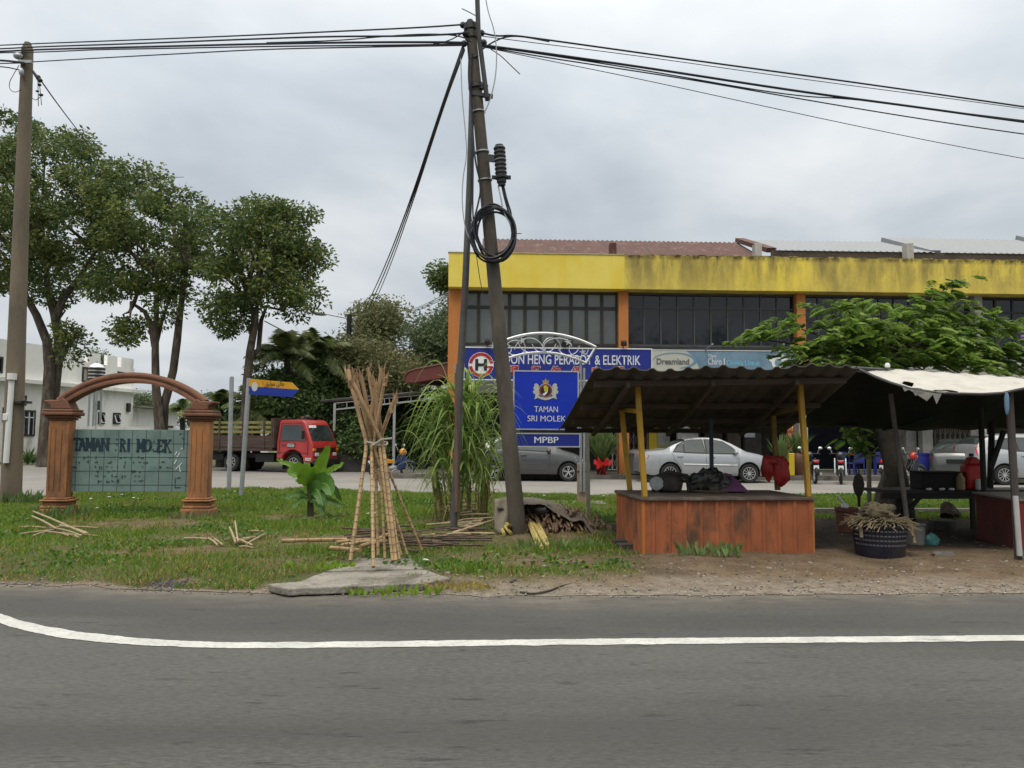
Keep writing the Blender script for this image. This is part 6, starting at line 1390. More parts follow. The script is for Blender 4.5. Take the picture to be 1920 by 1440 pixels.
b = MB(); b.grid(rows); o = b.build('dark_netting', mat('dark_tarp', (.014, .017, .016), .9, var=.35, ns=5), tp, smooth=180); o.modifiers.new('cloth', 'SOLIDIFY').thickness = .006
b = MB(); b.tube([at(1500, 712, 10.2), at(1604, 690, 10.28)], .03, 6); b.tube([at(1510, 797, 12.8), at(1920, 802, 13.1)], .03, 6); b.build('rear_pole', c_darkpole, tp)
b = MB(); b.tube([at(1655, 806, 12.95), at(1700, 797, 12.6), at(1745, 783, 12.0)], .02, 6); b.build('green_rope', mat('green_rope', (.02, .06, .05), .8), tp)
def post(u0, v0, u1, v1, Y, r, m, nm='post', z0=None):
    a = at(u0, v0, Y); c = at(u1, v1, Y)
    if z0 is not None: a = a+(a-c)*((a.z-z0)/(c.z-a.z)) if abs(c.z-a.z) > 1e-6 else a
    b = MB(); b.tube([a, c], r, 8); return b.build(nm, m, tp)
c_bp = mat('black_post', (.020, .018, .016), .8, var=.3, ns=4)
post(1845, 920, 1838, 752, 11.6, .04, c_bp, z0=0); post(1856, 930, 1860, 790, 12.6, .05, c_bp, z0=0); post(1702, 985, 1670, 738, 10.6, .032, mat('grey_branch', (.12, .11, .10), .9, var=.2), z0=0)
post(1903, 930, 1892, 735, 9.1, .042, mat('brown_pole', (.06, .05, .045), .8, var=.3), z0=0); post(1912, 1042, 1904, 930, 9.05, .03, mat('white_pipe', (.42, .42, .42), .5, var=.1))
b = MB(); b.bar(at(1858, 878, 12.5), at(1882, 808, 12.5), .06, .06); b.build('brace', c_bp, tp)
tbl = thing('plank_table', 'long black plank table with crossed legs under the tarpaulin', 'table', gp(1760, 985, 0))
T0, T1 = at(1655, 926, 11.9), at(1990, 917, 12.2); zt2 = (T0.z+T1.z)/2; T0.z = T1.z = zt2
b = MB(); dv = Vector((0, .62, 0)); b.bar(T0+dv*.5, T1+dv*.5, .62, .05); b.build('table_top', mat('blackened_board', (.022, .020, .018), .5, var=.4, ns=3, dirt=(.13, .125, .12), dk=.15, ds=2, stretch=(.4, 2, 1)), tbl)
b = MB(); b.bar(T0+Vector((0, .03, -.07)), T1+Vector((0, .03, -.07)), .04, .09); b.build('apron', c_bp, tbl)
for u in (1690, 1700, 1830): 
    p = at(u, 930, 12.0); b = MB(); b.bar((p.x, p.y+.1, 0), (p.x, p.y+.1, zt2-.03), .06, .06); b.build('leg', c_bp, tbl)
b = MB(); p, q = at(1692, 970, 12.0), at(1727, 930, 12.0); b.bar(p, q, .05, .05); b.build('brace', c_bp, tbl)
p = at(1756, 915, 12.2); bx = thing('black_crate', 'long soot black crate on the plank table', 'crate', (p.x, p.y, zt2+.026)); w_ = (at(1795, 900, 12.2)-at(1719, 900, 12.2)).x
b = MB(); h_ = at(1756, 886, 12.2).z-zt2-.027; b.bb((p.x-w_/2, p.y-.18, zt2+.027), (p.x+w_/2, p.y+.2, zt2+.026+h_)); b.build('box', mat('soot_black', (.010, .009, .009), .8, var=.4, ns=6), bx, bev=.012)
b = MB(); b.bb((p.x-w_/2-.015, p.y-.2, zt2+.026+h_+.001), (p.x+w_/2+.015, p.y+.22, zt2+.05+h_)); b.build('lid', MATS['soot_black'], bx, bev=.006)
p = at(1823, 912, 12.1); jc = thing('red_jerrycan', 'red plastic jerrycan on the plank table against the black post', 'jerrycan', (p.x, p.y, zt2+.026)); H_ = at(1823, 853, 12.1).z-zt2
b = MB(); b.bb((p.x-.13, p.y-.1, zt2+.027), (p.x+.16, p.y+.12, zt2+H_*.74)); b.build('can', mat('jerrycan_red', (.42, .020, .016), .4, var=.15), jc, bev=.04)
b = MB(); b.prism([(-.10, 0), (.16, 0), (.05, H_*.2), (-.04, H_*.2)], (p.x, p.y+.08, zt2+H_*.742), (1, 0, 0), (0, 0, 1), .16); b.build('shoulder', MATS['jerrycan_red'], jc, bev=.02)
b = MB(); b.lathe([(.035, 0), (.035, .05)], (p.x, p.y, zt2+H_*.95), 12); b.build('cap', c_frame, jc)
p = at(1801, 912, 12.0); b = MB(); b.lathe([(.06, 0), (.065, .02), (.065, .18), (.03, .23), (.03, .26)], (p.x, p.y, zt2+.027), 14); tag(b.build('jar', mat('mustard_plastic', (.26, .20, .10), .5, var=.3, ns=8), None), 'mustard jar beside the red jerrycan on the plank table', 'jar')
p = at(1838, 910, 11.95); b = MB(); b.lathe([(.05, 0), (.07, .02), (.07, .14), (.055, .17)], (p.x, p.y, zt2+.027), 14); tag(b.build('pot', c_letter, None), 'small whitish pot right of the red jerrycan', 'pot')
for i, (u, lb) in enumerate(((1742, 'white wrapper on the table edge before the black crate, left one'), (1766, 'white wrapper on the table edge before the black crate, middle one'), (1784, 'white wrapper on the table edge before the black crate, right one'))):
    p = at(u, 915, 11.95); b = MB(); b.ell((p.x, p.y, zt2+.04), (.05, .03, .018), 10, 6, .5, i); tag(b.build('wrapper', c_letter, None), lb, 'wrapper')
rc = thing('red_counter', 'faded red brown stall counter cut off by the right edge', 'counter', gp(1900, 1040, 0))
n_, f_ = gp(1910, 1041, 0), gp(1832, 1016, 0); zr_ = at(1832, 926, f_.y).z; ex_ = Vector((1.6, .1, 0)); b = MB()
c_rc = mat('red_brown_board', (.105, .024, .020), .75, var=.2, ns=3, dirt=(.05, .018, .016), dk=.35, ds=2)
b.quad(f_, n_, n_+Vector((0, 0, zr_-n_.z)), f_+Vector((0, 0, zr_))); b.build('side_board', c_rc, rc, smooth=None)
b = MB(); b.quad(n_, n_+ex_, n_+ex_+Vector((0, 0, zr_)), n_+Vector((0, 0, zr_))); b.quad(f_+ex_, f_, f_+Vector((0, 0, zr_)), f_+ex_+Vector((0, 0, zr_))); b.build('front_board', mat('bright_red_board', (.20, .022, .018), .7, var=.15), rc, smooth=None)
b = MB(); up_ = Vector((0, 0, zr_)); T_ = [f_+up_+Vector((-.03, .03, .002)), n_+up_+Vector((-.03, -.03, .002)), n_+ex_+up_+Vector((0, -.03, .002)), f_+ex_+up_+Vector((0, .03, .002))]
b.add(T_+[q+Vector((0, 0, .025)) for q in T_], [(3, 2, 1, 0), (4, 5, 6, 7), (0, 1, 5, 4), (1, 2, 6, 5), (2, 3, 7, 6), (3, 0, 4, 7)]); b.build('top', mat('grey_formica', (.20, .18, .17), .5, var=.2, ns=4), rc)
# basket of cane waste with a sack on it
o_ = gp(1650, 1049, .0); bk = thing('plastic_basket', 'dark blue woven plastic basket piled with cane fibre, right of the orange stall', 'basket', o_)
b = MB(); b.lathe([(.26, .0), (.275, .05), (.31, .40), (.325, .41), (.325, .43), (.30, .43), (.26, .06), (.0, .04)], o_, 28); gb_ = b; gb_.m = 1
for r0 in range(4):
    for i in range(22):
        a = math.pi+math.pi*i/22+.07; r = .283+.0088*r0+.004; z = .20+.055*r0
        gb_.box(o_+Vector((r*math.cos(a), r*math.sin(a), z)), (.008, .03, .018), Matrix.Rotation(a, 3, 'Z'))
gb_.build('basket', [mat('navy_plastic', (.012, .013, .026), .45, var=.3, ns=6, dirt=(.03, .028, .025), dk=.5, ds=3), mat('weave_grey', (.09, .09, .10), .7)], bk)
g_ = np.random.RandomState(4); P = []; b = MB()
for i in range(520):
    a = g_.uniform(0, 6.28); r = .32*g_.uniform(0, 1)**.5; p = o_+Vector((r*math.cos(a), r*math.sin(a)*.9, .46+.05*(1-r/.36)+g_.uniform(-.02, .03))); L_ = g_.uniform(.06, .15); t_ = g_.uniform(0, 6.28); dz = -.5*(r > .28)
    q = p+Vector((math.cos(a+g_.uniform(-.9, .9))*L_, math.sin(a+g_.uniform(-.9, .9))*L_, dz*L_+g_.uniform(-.03, .03))); b.bar(p, q, .011, .005)
for dx, l_ in ((-.30, .16), (.30, .22), (.28, .14)): b.bar(o_+Vector((dx, -.16, .45)), o_+Vector((dx*1.05, -.22, .45-l_)), .035, .015)
b.build('cane_fibre', mat('cane_fibre', (.165, .132, .078), .9, var=.3, ns=12), bk)
b = MB(); b.ell(o_+Vector((-.0, .02, .56)), (.19, .16, .12), 36, 22, .3, 7); tag(b.build('brown_sack', mat('brown_sacking', (.085, .070, .042), .95, var=.35, ns=14, bump=.4), None), 'rounded brown sack lying on the heaped plastic basket', 'sack')
def pot(name, label, cat, u, v, prof, m, z=0.0, n=20):
    p = gp(u, v, z); b = MB(); b.lathe(prof, p, n); return tag(b.build(name, m, None), label, cat), p
o, p = pot('steel_bucket', 'dented grey metal bucket right of the plastic basket', 'bucket', 1718, 1028, [(.10, 0), (.125, .01), (.115, .30), (.125, .31), (.125, .33), (.105, .33), (.09, .03), (0, .02)], mat('dented_metal', (.16, .165, .16), .5, metal=.4, var=.25, ns=6))
o, p = pot('clay_pot', 'square shouldered red brown pot behind the plastic basket', 'pot', 1588, 1004, [(.13, 0), (.15, .02), (.155, .36), (.17, .37), (.17, .42), (.14, .42), (.12, .05), (0, .04)], mat('clay_red', (.14, .055, .040), .85, var=.25, ns=5))
b = MB(); b.ell(p+Vector((-.03, -.02, .44)), (.06, .06, .05), 12, 8); b.tube([p+Vector((-.03, -.02, .46)), p+Vector((-.13, 0, .60))], .02, 8); tag(b.build('white_ladle', c_letter, None), 'white ladle with a dark handle resting on the red brown pot', 'ladle')
b = MB(); p = gp(1748, 1030, 0); b.ell(p+Vector((0, 0, .10)), (.09, .08, .11), 18, 10, .3, 5); tag(b.build('teal_bag', mat('teal_plastic', (.03, .14, .14), .5, var=.3, ns=8, dirt=(.25, .25, .25), dk=.2, ds=9), None), 'crumpled teal plastic bag beside the metal bucket', 'bag')
b = MB(); p = gp(1768, 1052, 0); b.ell(p+Vector((0, 0, .045)), (.17, .10, .075), 20, 10, .35, 3); tag(b.build('grey_stone', mat('grey_stone', (.12, .11, .10), .95, var=.3, ns=9, bump=.5), None), 'flat grey stone on the soil right of the plastic basket', 'stone')
b = MB(); p = gp(1768, 1000, 0); b.lathe([(.17, 0), (.20, .03), (.21, .14), (.19, .20), (.10, .22), (.02, .22)], p, 20); tag(b.build('dark_pot', MATS['sooty_iron'], None), 'sooty round pot lying in the shade under the plank table', 'pot')
b = MB(); p = gp(1782, 970, .1); b.tube([p+Vector((-.12, -.1, .02)), p+Vector((-.05, .0, .16)), p+Vector((.25, .2, .03))], [.11, .12, .06], 10); tag(b.build('cut_log', bark, None), 'short cut log on the grass behind the plank table', 'log')
b = MB(); p = gp(1690, 971, 0); q = gp(1835, 968, 0); b.bar(Vector((p.x-1.6, p.y+.1, .06)), Vector((q.x+1.5, q.y, .06)), .16, .20); tag(b.build('drain_kerb', c_grey, None, bev=.012), 'long concrete drain kerb behind the tarpaulin shelter', 'kerb')
b = MB(); p = at(1611, 935, 13.6); P = [(0, .46), (.07, .38), (.10, .25), (.08, .12), (.025, .03), (.02, -.14), (-.02, -.14), (-.025, .03), (-.08, .12), (-.10, .25), (-.07, .38)]
b.prism([(x, z+.0) for x, z in P][::-1], p, (1, 0, 0), (0, 0, 1), -.025); tag(b.build('wooden_paddle', mat('dark_paddle', (.040, .036, .028), .9, var=.2), None, smooth=None), 'dark leaf shaped paddle standing before the leaning tree', 'paddle')
b = MB(); p = gp(1630, 962, 0); b.tube([p, at(1629, 850, p.y)], .045, 8); tag(b.build('stake', mat('grey_stake', (.11, .10, .075), .9, var=.3), None), 'upright grey stake left of the leaning tree trunk', 'stake')
# scattered dark refuse under the shelter
for i in range(14):
    u = rnd.uniform(1545, 1830); v = rnd.uniform(985, 1048); p = gp(u, v, 0); b = MB(); b.ell(p+Vector((0, 0, .02)), (rnd.uniform(.04, .12), rnd.uniform(.03, .08), rnd.uniform(.02, .05)), 10, 6, .5, i)
    tag(b.build('rubbish', mat('rubbish_dark', (.05, .042, .036), .9, var=.4, ns=9) if i % 3 else mat('rubbish_pale', (.22, .20, .17), .9, var=.3, ns=9), None), 'small scrap of refuse on the dark soil around the basket and table', 'refuse', 'scraps on the soil under the shelter')
for i in range(20):
    u = rnd.uniform(1570, 1765); v = rnd.uniform(1046, 1056); p = gp(u, v, .015); a = rnd.uniform(-.4, .4); L_ = rnd.uniform(.08, .3); b = MB(); b.bar(p, p+Vector((math.cos(a)*L_, math.sin(a)*L_, rnd.uniform(0, .015))), .02, .008)
    tag(b.build('fibre_strip', MATS['cane_fibre'], None), 'pale fibre strip on the soil in front of the plastic basket', 'fibre', 'fibre strips before the basket')

# ------------------------------------------------------------------ things along the shop pavement
def px(u, dy): q = fl(u, 870, dy); return fw_(q[0], -dy, .15)
def potplant(name, label, u, dy, r, h, m, nleaf, lh, lm, seed, wide=.5):
    p = px(u, dy); t = thing(name, label, 'potted plant', p); b = MB(); b.lathe([(r*.6, 0), (r*.95, h*.45), (r, h*.8), (r*.8, h*.95), (r*.9, h), (r*.75, h), (r*.6, h*.5), (0, h*.4)], p, 20); b.build('pot', m, t)
    g_ = random.Random(seed); b = MB()
    for i in range(nleaf):
        a = g_.uniform(0, 6.28); s = p+Vector((r*.3*math.cos(a), r*.3*math.sin(a), h*.9)); L_ = lh*g_.uniform(.6, 1.1); sp_ = g_.uniform(.05, wide)
        e_ = s+Vector((math.cos(a)*sp_, math.sin(a)*sp_, L_*(1-.25*sp_))); m0 = s.lerp(e_, .55)+Vector((0, 0, L_*.12)); sd_ = Vector((-math.sin(a), math.cos(a), 0))*g_.uniform(.025, .05)
        b.add([s-sd_*.3, s+sd_*.3, m0+sd_, m0-sd_, e_], [(0, 1, 2, 3), (3, 2, 4)])
    b.build('leaves', lm, t, smooth=180); return t, p
t, p = potplant('potted_plant', 'bushy green potted plant with red ribbon beside the grey hatchback', 1128, .7, .24, .45, c_rust, 420, 1.35, lf_bush[2], 3, .8)
b = MB(); rb_ = random.Random(6)
def strip(P, wd, wob=.03):
    rows = []
    for i, q in enumerate(P):
        w2 = wd*(.55+.45*abs(math.sin(math.pi*i/(len(P)-1)))); rows.append([q+Vector((rb_.uniform(-wob, wob)*.3, -.04*math.sin(i*1.7+j), w2*j+rb_.uniform(-wob, wob)*.5)) for j in (-.5, -.2, .1, .5)])
    b.grid(rows)
c0 = p+Vector((.0, -.34, .36))
for a0_, r_l in ((2.85, .34), (.30, .34), (2.3, .26), (.9, .24), (3.5, .24)):
    dx_ = Vector((math.cos(a0_), 0, math.sin(a0_))); nx_ = Vector((0, 1, 0))
    strip([c0+dx_*(r_l*(1-math.cos(t))*.5)+nx_*(.09*math.sin(t)) for t in np.linspace(0, 6.28, 15)], .16)
for a0_, l_ in ((-1.9, .46), (-1.2, .5), (-1.5, .42)): strip([c0+Vector((math.cos(a0_)*l_*t, -.02*math.sin(t*7), math.sin(a0_)*l_*t)) for t in np.linspace(0, 1, 8)], .10)
b.ell(c0, (.07, .06, .07), 24, 14, .4, 3)
tag(b.build('red_ribbon', mat('ribbon_red', (.46, .018, .016), .45, var=.15), None), 'large red ribbon bow round the potted plant beside the grey hatchback', 'ribbon')
potplant('potted_plant', 'large brown urn with a leafy plant behind the right stall post', 1497, .55, .36, .85, mat('urn_brown', (.10, .045, .030), .5, var=.2), 60, .9, lf_bush[1], 8, .6)
potplant('potted_plant', 'grassy potted plant between the saloon bonnet and the brown urn', 1466, .7, .22, .4, c_grey, 70, 1.15, lf_bush[2], 12, .6)
p = px(1729, .3); b = MB(); b.lathe([(.22, 0), (.25, .03), (.27, .75), (.29, .76), (.29, .82), (.26, .82)], p, 20); tag(b.build('blue_bin', mat('blue_plastic', (.020, .030, .22), .45, var=.2), None), 'tall blue plastic bin between motorcycle and white pillar', 'bin')
def chair(u, dy, rz, label):
    p = px(u, dy); t = thing('plastic_chair', label, 'chair', p, rz, 'blue plastic chairs before the dark shop'); q = lambda mb, nm: mb.build(nm, mat('chair_blue', (.022, .028, .17), .45, var=.2), t, world=False, bev=.008)
    b = MB(); b.bb((-.21, -.2, .42), (.21, .2, .45)); q(b, 'seat')
    b = MB(); b.bb((-.2, .18, .46), (.2, .21, .84)); q(b, 'backrest')
    for x in (-.18, .18):
        for y in (-.17, .17): b = MB(); b.bar((x*1.08, y*1.1, 0), (x, y, .42), .04, .04); q(b, 'leg')
chair(1586, .25, R(20), 'blue plastic chair left of the red topped table'); chair(1606, .1, R(185), 'blue plastic chair directly behind the white motorcycle shield'); chair(1652, .0, R(160), 'blue plastic chair right of the red topped table')
p = px(1600, -.3); t = thing('plastic_table', 'red topped plastic table before the dark shop', 'table', p); q_ = p
p = px(1616, -.25); b = MB(); b.box(p+Vector((0, 0, .73)), (.8, .7, .035)); b.build('table_top', mat('table_red', (.42, .045, .020), .4, var=.1), t, bev=.008)
for x in (-.34, .34):
    for y in (-.28, .28): b = MB(); b.bar(p+Vector((x, y, 0)), p+Vector((x, y, .71)), .05, .05); b.build('leg', MATS['chair_blue'], t)
p = px(1483, .9); b = MB(); b.bb((p.x-.10, p.y-.1, .15), (p.x+.10, p.y+.1, .95)); tag(b.build('yellow_bollard', MATS['yellow_pillar_paint'], None, bev=.02), 'short yellow bollard beside the brown urn', 'bollard')
p = px(1191, .75); b = MB(); b.lathe([(.25, 0), (.29, .04), (.31, .72), (.33, .76), (.28, .85), (.05, .9)], p, 18); tag(b.build('grey_bin', mat('bin_grey', (.07, .07, .068), .6, var=.2, ns=4), None), 'dark grey rubbish bin behind the tail of the silver saloon', 'bin')
p = px(1290, -.9); b = MB(); b.box(p+Vector((0, 0, 1.75)), (.9, .3, .35), Matrix.Rotation(.1, 3, 'Y')); b.box(p+Vector((0, .1, .8)), (.8, .3, 1.55)); tag(b.build('wrapped_goods', mat('wrap_grey', (.20, .18, .19), .4, var=.3, ns=6), None, bev=.05), 'grey plastic wrapped goods stacked behind the saloon roof', 'goods')

# ------------------------------------------------------------------ street trees on the left
def TP(pix, Y, r): return [at(u, v, Y+(dy[0] if dy else 0)) for u, v, *dy in pix], r
G0 = 'street trees beside the white house'
def big(label, base, trunks, polys, Y, n, nl, seed, group=G0, cr=.72, ls=.20, mats=None, thick=3.0, nlimb=22, bk=bark, wts=(.32, .43, .25), name='street_tree'):
    cl = []
    for pl in polys: cl += crown_clumps(pl[0], Y+pl[2], pl[1], cr, thick, seed+len(cl))
    return tree(name, label, 'tree', base, trunks, cl, cr, nl, ls, mats or lf_street, bk, group, nlimb, .10, .72, .45, seed, wts)
Y1 = 35.0
big('largest street tree with a forked grey trunk beside the left utility pole', gp(75, 876, 0),
    [TP([(84, 880), (86, 800), (90, 740), (93, 690), (88, 640), (68, 590), (48, 555), (38, 500)], Y1, [.38, .27, .25, .24, .20, .17, .14, .09]),
     TP([(94, 870), (99, 760), (106, 690), (112, 640), (103, 590), (90, 545), (85, 480)], Y1+.3, [.28, .24, .23, .24, .20, .16, .09]),
     TP([(104, 600), (118, 560), (150, 520), (180, 470)], Y1-.3, [.17, .17, .13, .07]),
     TP([(112, 672), (122, 658), (130, 640)], Y1, [.16, .14, .06])],
    [([(-90, 300), (-60, 240), (0, 222), (40, 215), (95, 222), (130, 250), (165, 262), (200, 290), (235, 330), (250, 390), (245, 450), (220, 500), (170, 540), (135, 572), (110, 590), (80, 560), (40, 545), (0, 560), (-60, 540), (-110, 450)], 190, 0),
     ([(112, 632), (128, 604), (150, 625), (152, 655), (130, 668)], 5, -.3)], Y1, 0, 215, 21)
Y2 = 33.5
big('middle street tree with two thin trunks rising behind the orange arch', gp(298, 880, 0),
    [TP([(300, 885), (299, 800), (292, 720), (291, 660), (292, 620), (294, 560), (296, 520)], Y2, [.27, .22, .17, .155, .13, .10, .06]),
     TP([(303, 860), (308, 760), (325, 695), (332, 640), (338, 585), (344, 540), (352, 500)], Y2+.3, [.22, .19, .17, .17, .14, .11, .06]),
     TP([(290, 650), (283, 610), (272, 585), (250, 570)], Y2, [.14, .12, .10, .06]),
     TP([(294, 640), (304, 600), (318, 560)], Y2+.2, [.10, .08, .05])],
    [([(180, 330), (230, 295), (300, 318), (340, 350), (385, 385), (402, 420), (398, 480), (390, 520), (350, 545), (310, 560), (290, 575), (250, 560), (220, 570), (180, 555), (165, 540), (200, 480)], 112, .5),
     ([(222, 590), (245, 570), (252, 615), (242, 640), (226, 620)], 6, -.5), ([(280, 540), (330, 540), (320, 590), (300, 610), (288, 590)], 5, 0)], Y2, 0, 190, 31)
Y3 = 32.5
big('airy street tree with a slim dark trunk behind the red lorry', gp(462, 884, 0),
    [TP([(458, 885), (460, 790), (463, 720), (469, 660), (474, 630), (476, 600), (472, 570)], Y3, [.25, .21, .18, .17, .15, .11, .06]),
     TP([(470, 672), (485, 655), (487, 630), (490, 600), (500, 575), (530, 582)], Y3+.2, [.12, .11, .10, .09, .07, .04]),
     TP([(473, 640), (480, 610), (482, 570)], Y3-.2, [.14, .11, .07])],
    [([(345, 590), (362, 560), (395, 530), (385, 470), (398, 410), (440, 388), (470, 372), (520, 380), (560, 430), (575, 500), (600, 560), (590, 590), (540, 590), (500, 588), (470, 600), (440, 615), (410, 605), (375, 605)], 105, 0),
     ([(470, 376), (530, 382), (585, 400), (580, 430), (530, 425), (490, 410)], 12, .3), ([(530, 470), (590, 460), (625, 465), (610, 495), (560, 510), (530, 505)], 14, .5), ([(420, 600), (455, 600), (450, 625), (430, 628)], 4, 0)], Y3, 0, 165, 41, thick=2.6)
# dead twig at the crown top
b = MB(); b.tube([at(255, 345, 33), at(285, 335, 33), at(310, 333, 33), at(345, 332, 33)], [.04, .03, .02, .01], 5); b.tube([at(295, 334, 33), at(318, 322, 33)], [.02, .008], 5); tag(b.build('dead_twig', bark, None), 'bare grey twig sticking out of the middle street tree crown', 'twig')

# ------------------------------------------------------------------ background trees behind the lorry and carport
GB = 'background trees behind the carport'
def bgt(label, base_u, Y, poly, n, seed, mats, ls=.20, cr=1.0, nl=210, thick=2.6, wts=(.3, .45, .25), name='background_tree'):
    xs_ = [p[0] for p in poly]; top = min(p[1] for p in poly); bot = max(p[1] for p in poly); g0 = at(base_u, 880, Y)
    mid = at(base_u, (top*.5+bot*.5), Y)
    cl = crown_clumps(poly, Y, n, cr, thick, seed)
    return tree(name, label, 'tree', (g0.x, g0.y, 0), [([Vector((g0.x, g0.y, 0)), g0.lerp(mid, .6)+Vector((.2, 0, .2)), mid], [.22, .16, .08])], cl, cr, nl, ls, mats, bark_d, GB, 12, .07, .8, .45, seed, wts)
bgt('olive feathery tree with a domed crown under the street lamp', 705, 42, [(650, 640), (672, 600), (665, 580), (690, 568), (730, 570), (755, 595), (762, 620), (745, 640), (720, 650), (690, 670), (660, 665)], 55, 51, lf_olive)
bgt('olive tree filling the gap below the domed crown', 690, 38, [(615, 670), (640, 630), (690, 640), (740, 640), (765, 660), (760, 720), (735, 750), (680, 745), (640, 730), (618, 700)], 75, 52, lf_olive)
bgt('dark green tree against the left end of the shophouses', 815, 40, [(755, 640), (790, 610), (815, 585), (850, 570), (880, 600), (880, 700), (820, 705), (770, 700)], 75, 53, lf_far)
bgt('small round leafy tree peeping over by the yellow fascia end', 840, 41, [(806, 512), (830, 495), (860, 500), (860, 545), (838, 550), (818, 535)], 14, 54, lf_street, ls=.22, cr=.7)
bgt('bushy green tree left of the carport roof', 600, 37, [(545, 700), (575, 680), (600, 650), (640, 670), (655, 720), (640, 770), (590, 775), (555, 760)], 65, 55, lf_bush)
bgt('dark dense shrub directly behind the lorry cab', 555, 35.5, [(480, 700), (510, 680), (560, 700), (600, 730), (610, 790), (560, 830), (490, 825), (470, 760)], 70, 56, lf_bush, cr=.9)
bgt('dark shrub behind the lorry bed', 440, 37, [(380, 775), (410, 755), (470, 765), (480, 800), (470, 850), (390, 850)], 35, 57, lf_bush, cr=.8)
bgt('shaded shrub under the carport between lorry and motorcycle', 665, 33.2, [(640, 790), (665, 765), (720, 770), (750, 800), (745, 850), (690, 868), (640, 860)], 35, 58, lf_bush, ls=.18, cr=.7)
bgt('far low tree seen past the end of the white house', 270, 62, [(250, 745), (262, 735), (282, 742), (284, 765), (262, 775), (250, 770)], 12, 59, lf_far, cr=.9)
bgt('far leafy tree right of the outbuilding', 362, 58, [(340, 780), (350, 760), (380, 752), (395, 775), (385, 800), (345, 800)], 14, 60, lf_far, cr=.9)
bgt('far wispy tree top poking over the house parapet', 186, 60, [(178, 690), (180, 660), (188, 652), (194, 670), (192, 692)], 6, 61, lf_far, cr=.6)
bgt('shaded plants at the rear of the carport behind the canes', 780, 34.5, [(740, 770), (800, 760), (850, 770), (850, 850), (790, 860), (745, 850)], 40, 62, lf_bush, ls=.2, cr=.8)
bgt('tall olive tree in the middle of the carport background', 745, 37, [(720, 690), (760, 670), (800, 690), (810, 730), (770, 750), (730, 740)], 40, 63, lf_olive)
# palms
def palm(label, u, v, Y, n, L_, seed, base_u=None):
    c = at(u, v, Y); g0 = at(base_u or u, 880, Y); t = thing('palm_tree', label, 'palm', (g0.x, g0.y, 0), 0, 'palms behind the lorry')
    b = MB(); b.tube([Vector((g0.x, g0.y, 0)), Vector((g0.x, g0.y, 0)).lerp(c, .5)+Vector((.1, 0, 0)), c], [.2, .17, .14], 9); b.build('trunk', bark_d, t)
    g_ = random.Random(seed); V_ = []; F_ = []; mi = []
    for i in range(n):
        a = 2*math.pi*i/n+g_.uniform(-.2, .2); el = g_.uniform(-.1, 1.35); Lf = L_*g_.uniform(.8, 1.1); d = Vector((math.cos(a), math.sin(a), 0)); pts = []
        for k in range(15):
            s = k/14; pts.append(c+d*(Lf*s*math.cos(el)*(1-.12*s*s))+Vector((0, 0, Lf*(s*math.sin(el)-.75*s*s*math.cos(el*.5)*.8))))
        for k in range(1, 15):
            ax = (pts[k]-pts[k-1]).normalized(); sd_ = ax.cross(Vector((0, 0, 1)))
            if sd_.length < .05: continue
            sd_.normalize(); ll = L_*.30*math.sin(math.pi*min(1, .15+k/14*.85))+.08
            for s in (-1, 1):
                for e_ in (0, .5):
                    p = pts[k-1].lerp(pts[k], e_); tip = p+sd_*s*ll*.75+ax*ll*.5+Vector((0, 0, -ll*.45+g_.uniform(-.05, .05))); w2 = ax*.05
                    j = len(V_); V_ += [p-w2, p+w2, tip]; F_.append((j, j+1, j+2)); mi.append(g_.choice((0, 1, 1, 2)))
        for k in range(14):
            j = len(V_); w2 = Vector((0, 0, .03)); V_ += [pts[k]-w2, pts[k]+w2, pts[k+1]]; F_.append((j, j+1, j+2)); mi.append(2)
    npmesh('fronds', np.array([list(q) for q in V_]), np.array(F_), lf_palm, t, np.array(mi))
palm('coconut palm with drooping fronds above the street name sign', 538, 668, 34.6, 26, 2.5, 71)
palm('second palm partly hidden by the service pole', 600, 664, 36, 22, 2.4, 72)
palm('low palm with yellowing fronds just behind the lorry bed', 478, 768, 34.2, 18, 2.2, 73)
palm('small far palm seen through the arch beside its right pillar', 340, 768, 50, 14, 1.7, 74)
palm('low palm behind the bare metal sign post', 412, 762, 36, 15, 1.9, 75)
# red cordyline in front of the carport
p = gp(668, 884, 0); cd_ = thing('cordyline', 'red leaved cordyline plant in a low trough beside the lorry', 'plant', p); b = MB(); g_ = random.Random(4)
for i in range(60):
    a = g_.uniform(0, 6.28); s = p+Vector((g_.uniform(-.15, .15), 0, .7)); e_ = s+Vector((math.cos(a)*.62, math.sin(a)*.5, g_.uniform(-.05, .45))); m0 = s.lerp(e_, .5)+Vector((0, 0, .1)); sd_ = Vector((-math.sin(a)*.04, math.cos(a)*.04, .012))
    b.add([s, m0+sd_, e_, m0-sd_], [(0, 1, 2, 3)])
b.build('leaves', mat('red_leaf', (.26, .085, .065), .5, var=.4, ns=6), cd_, smooth=None)
b = MB(); b.bb((p.x-.75, p.y-.25, 0), (p.x+1.0, p.y+.35, .68)); b.build('trough', c_darkin, cd_, bev=.03)
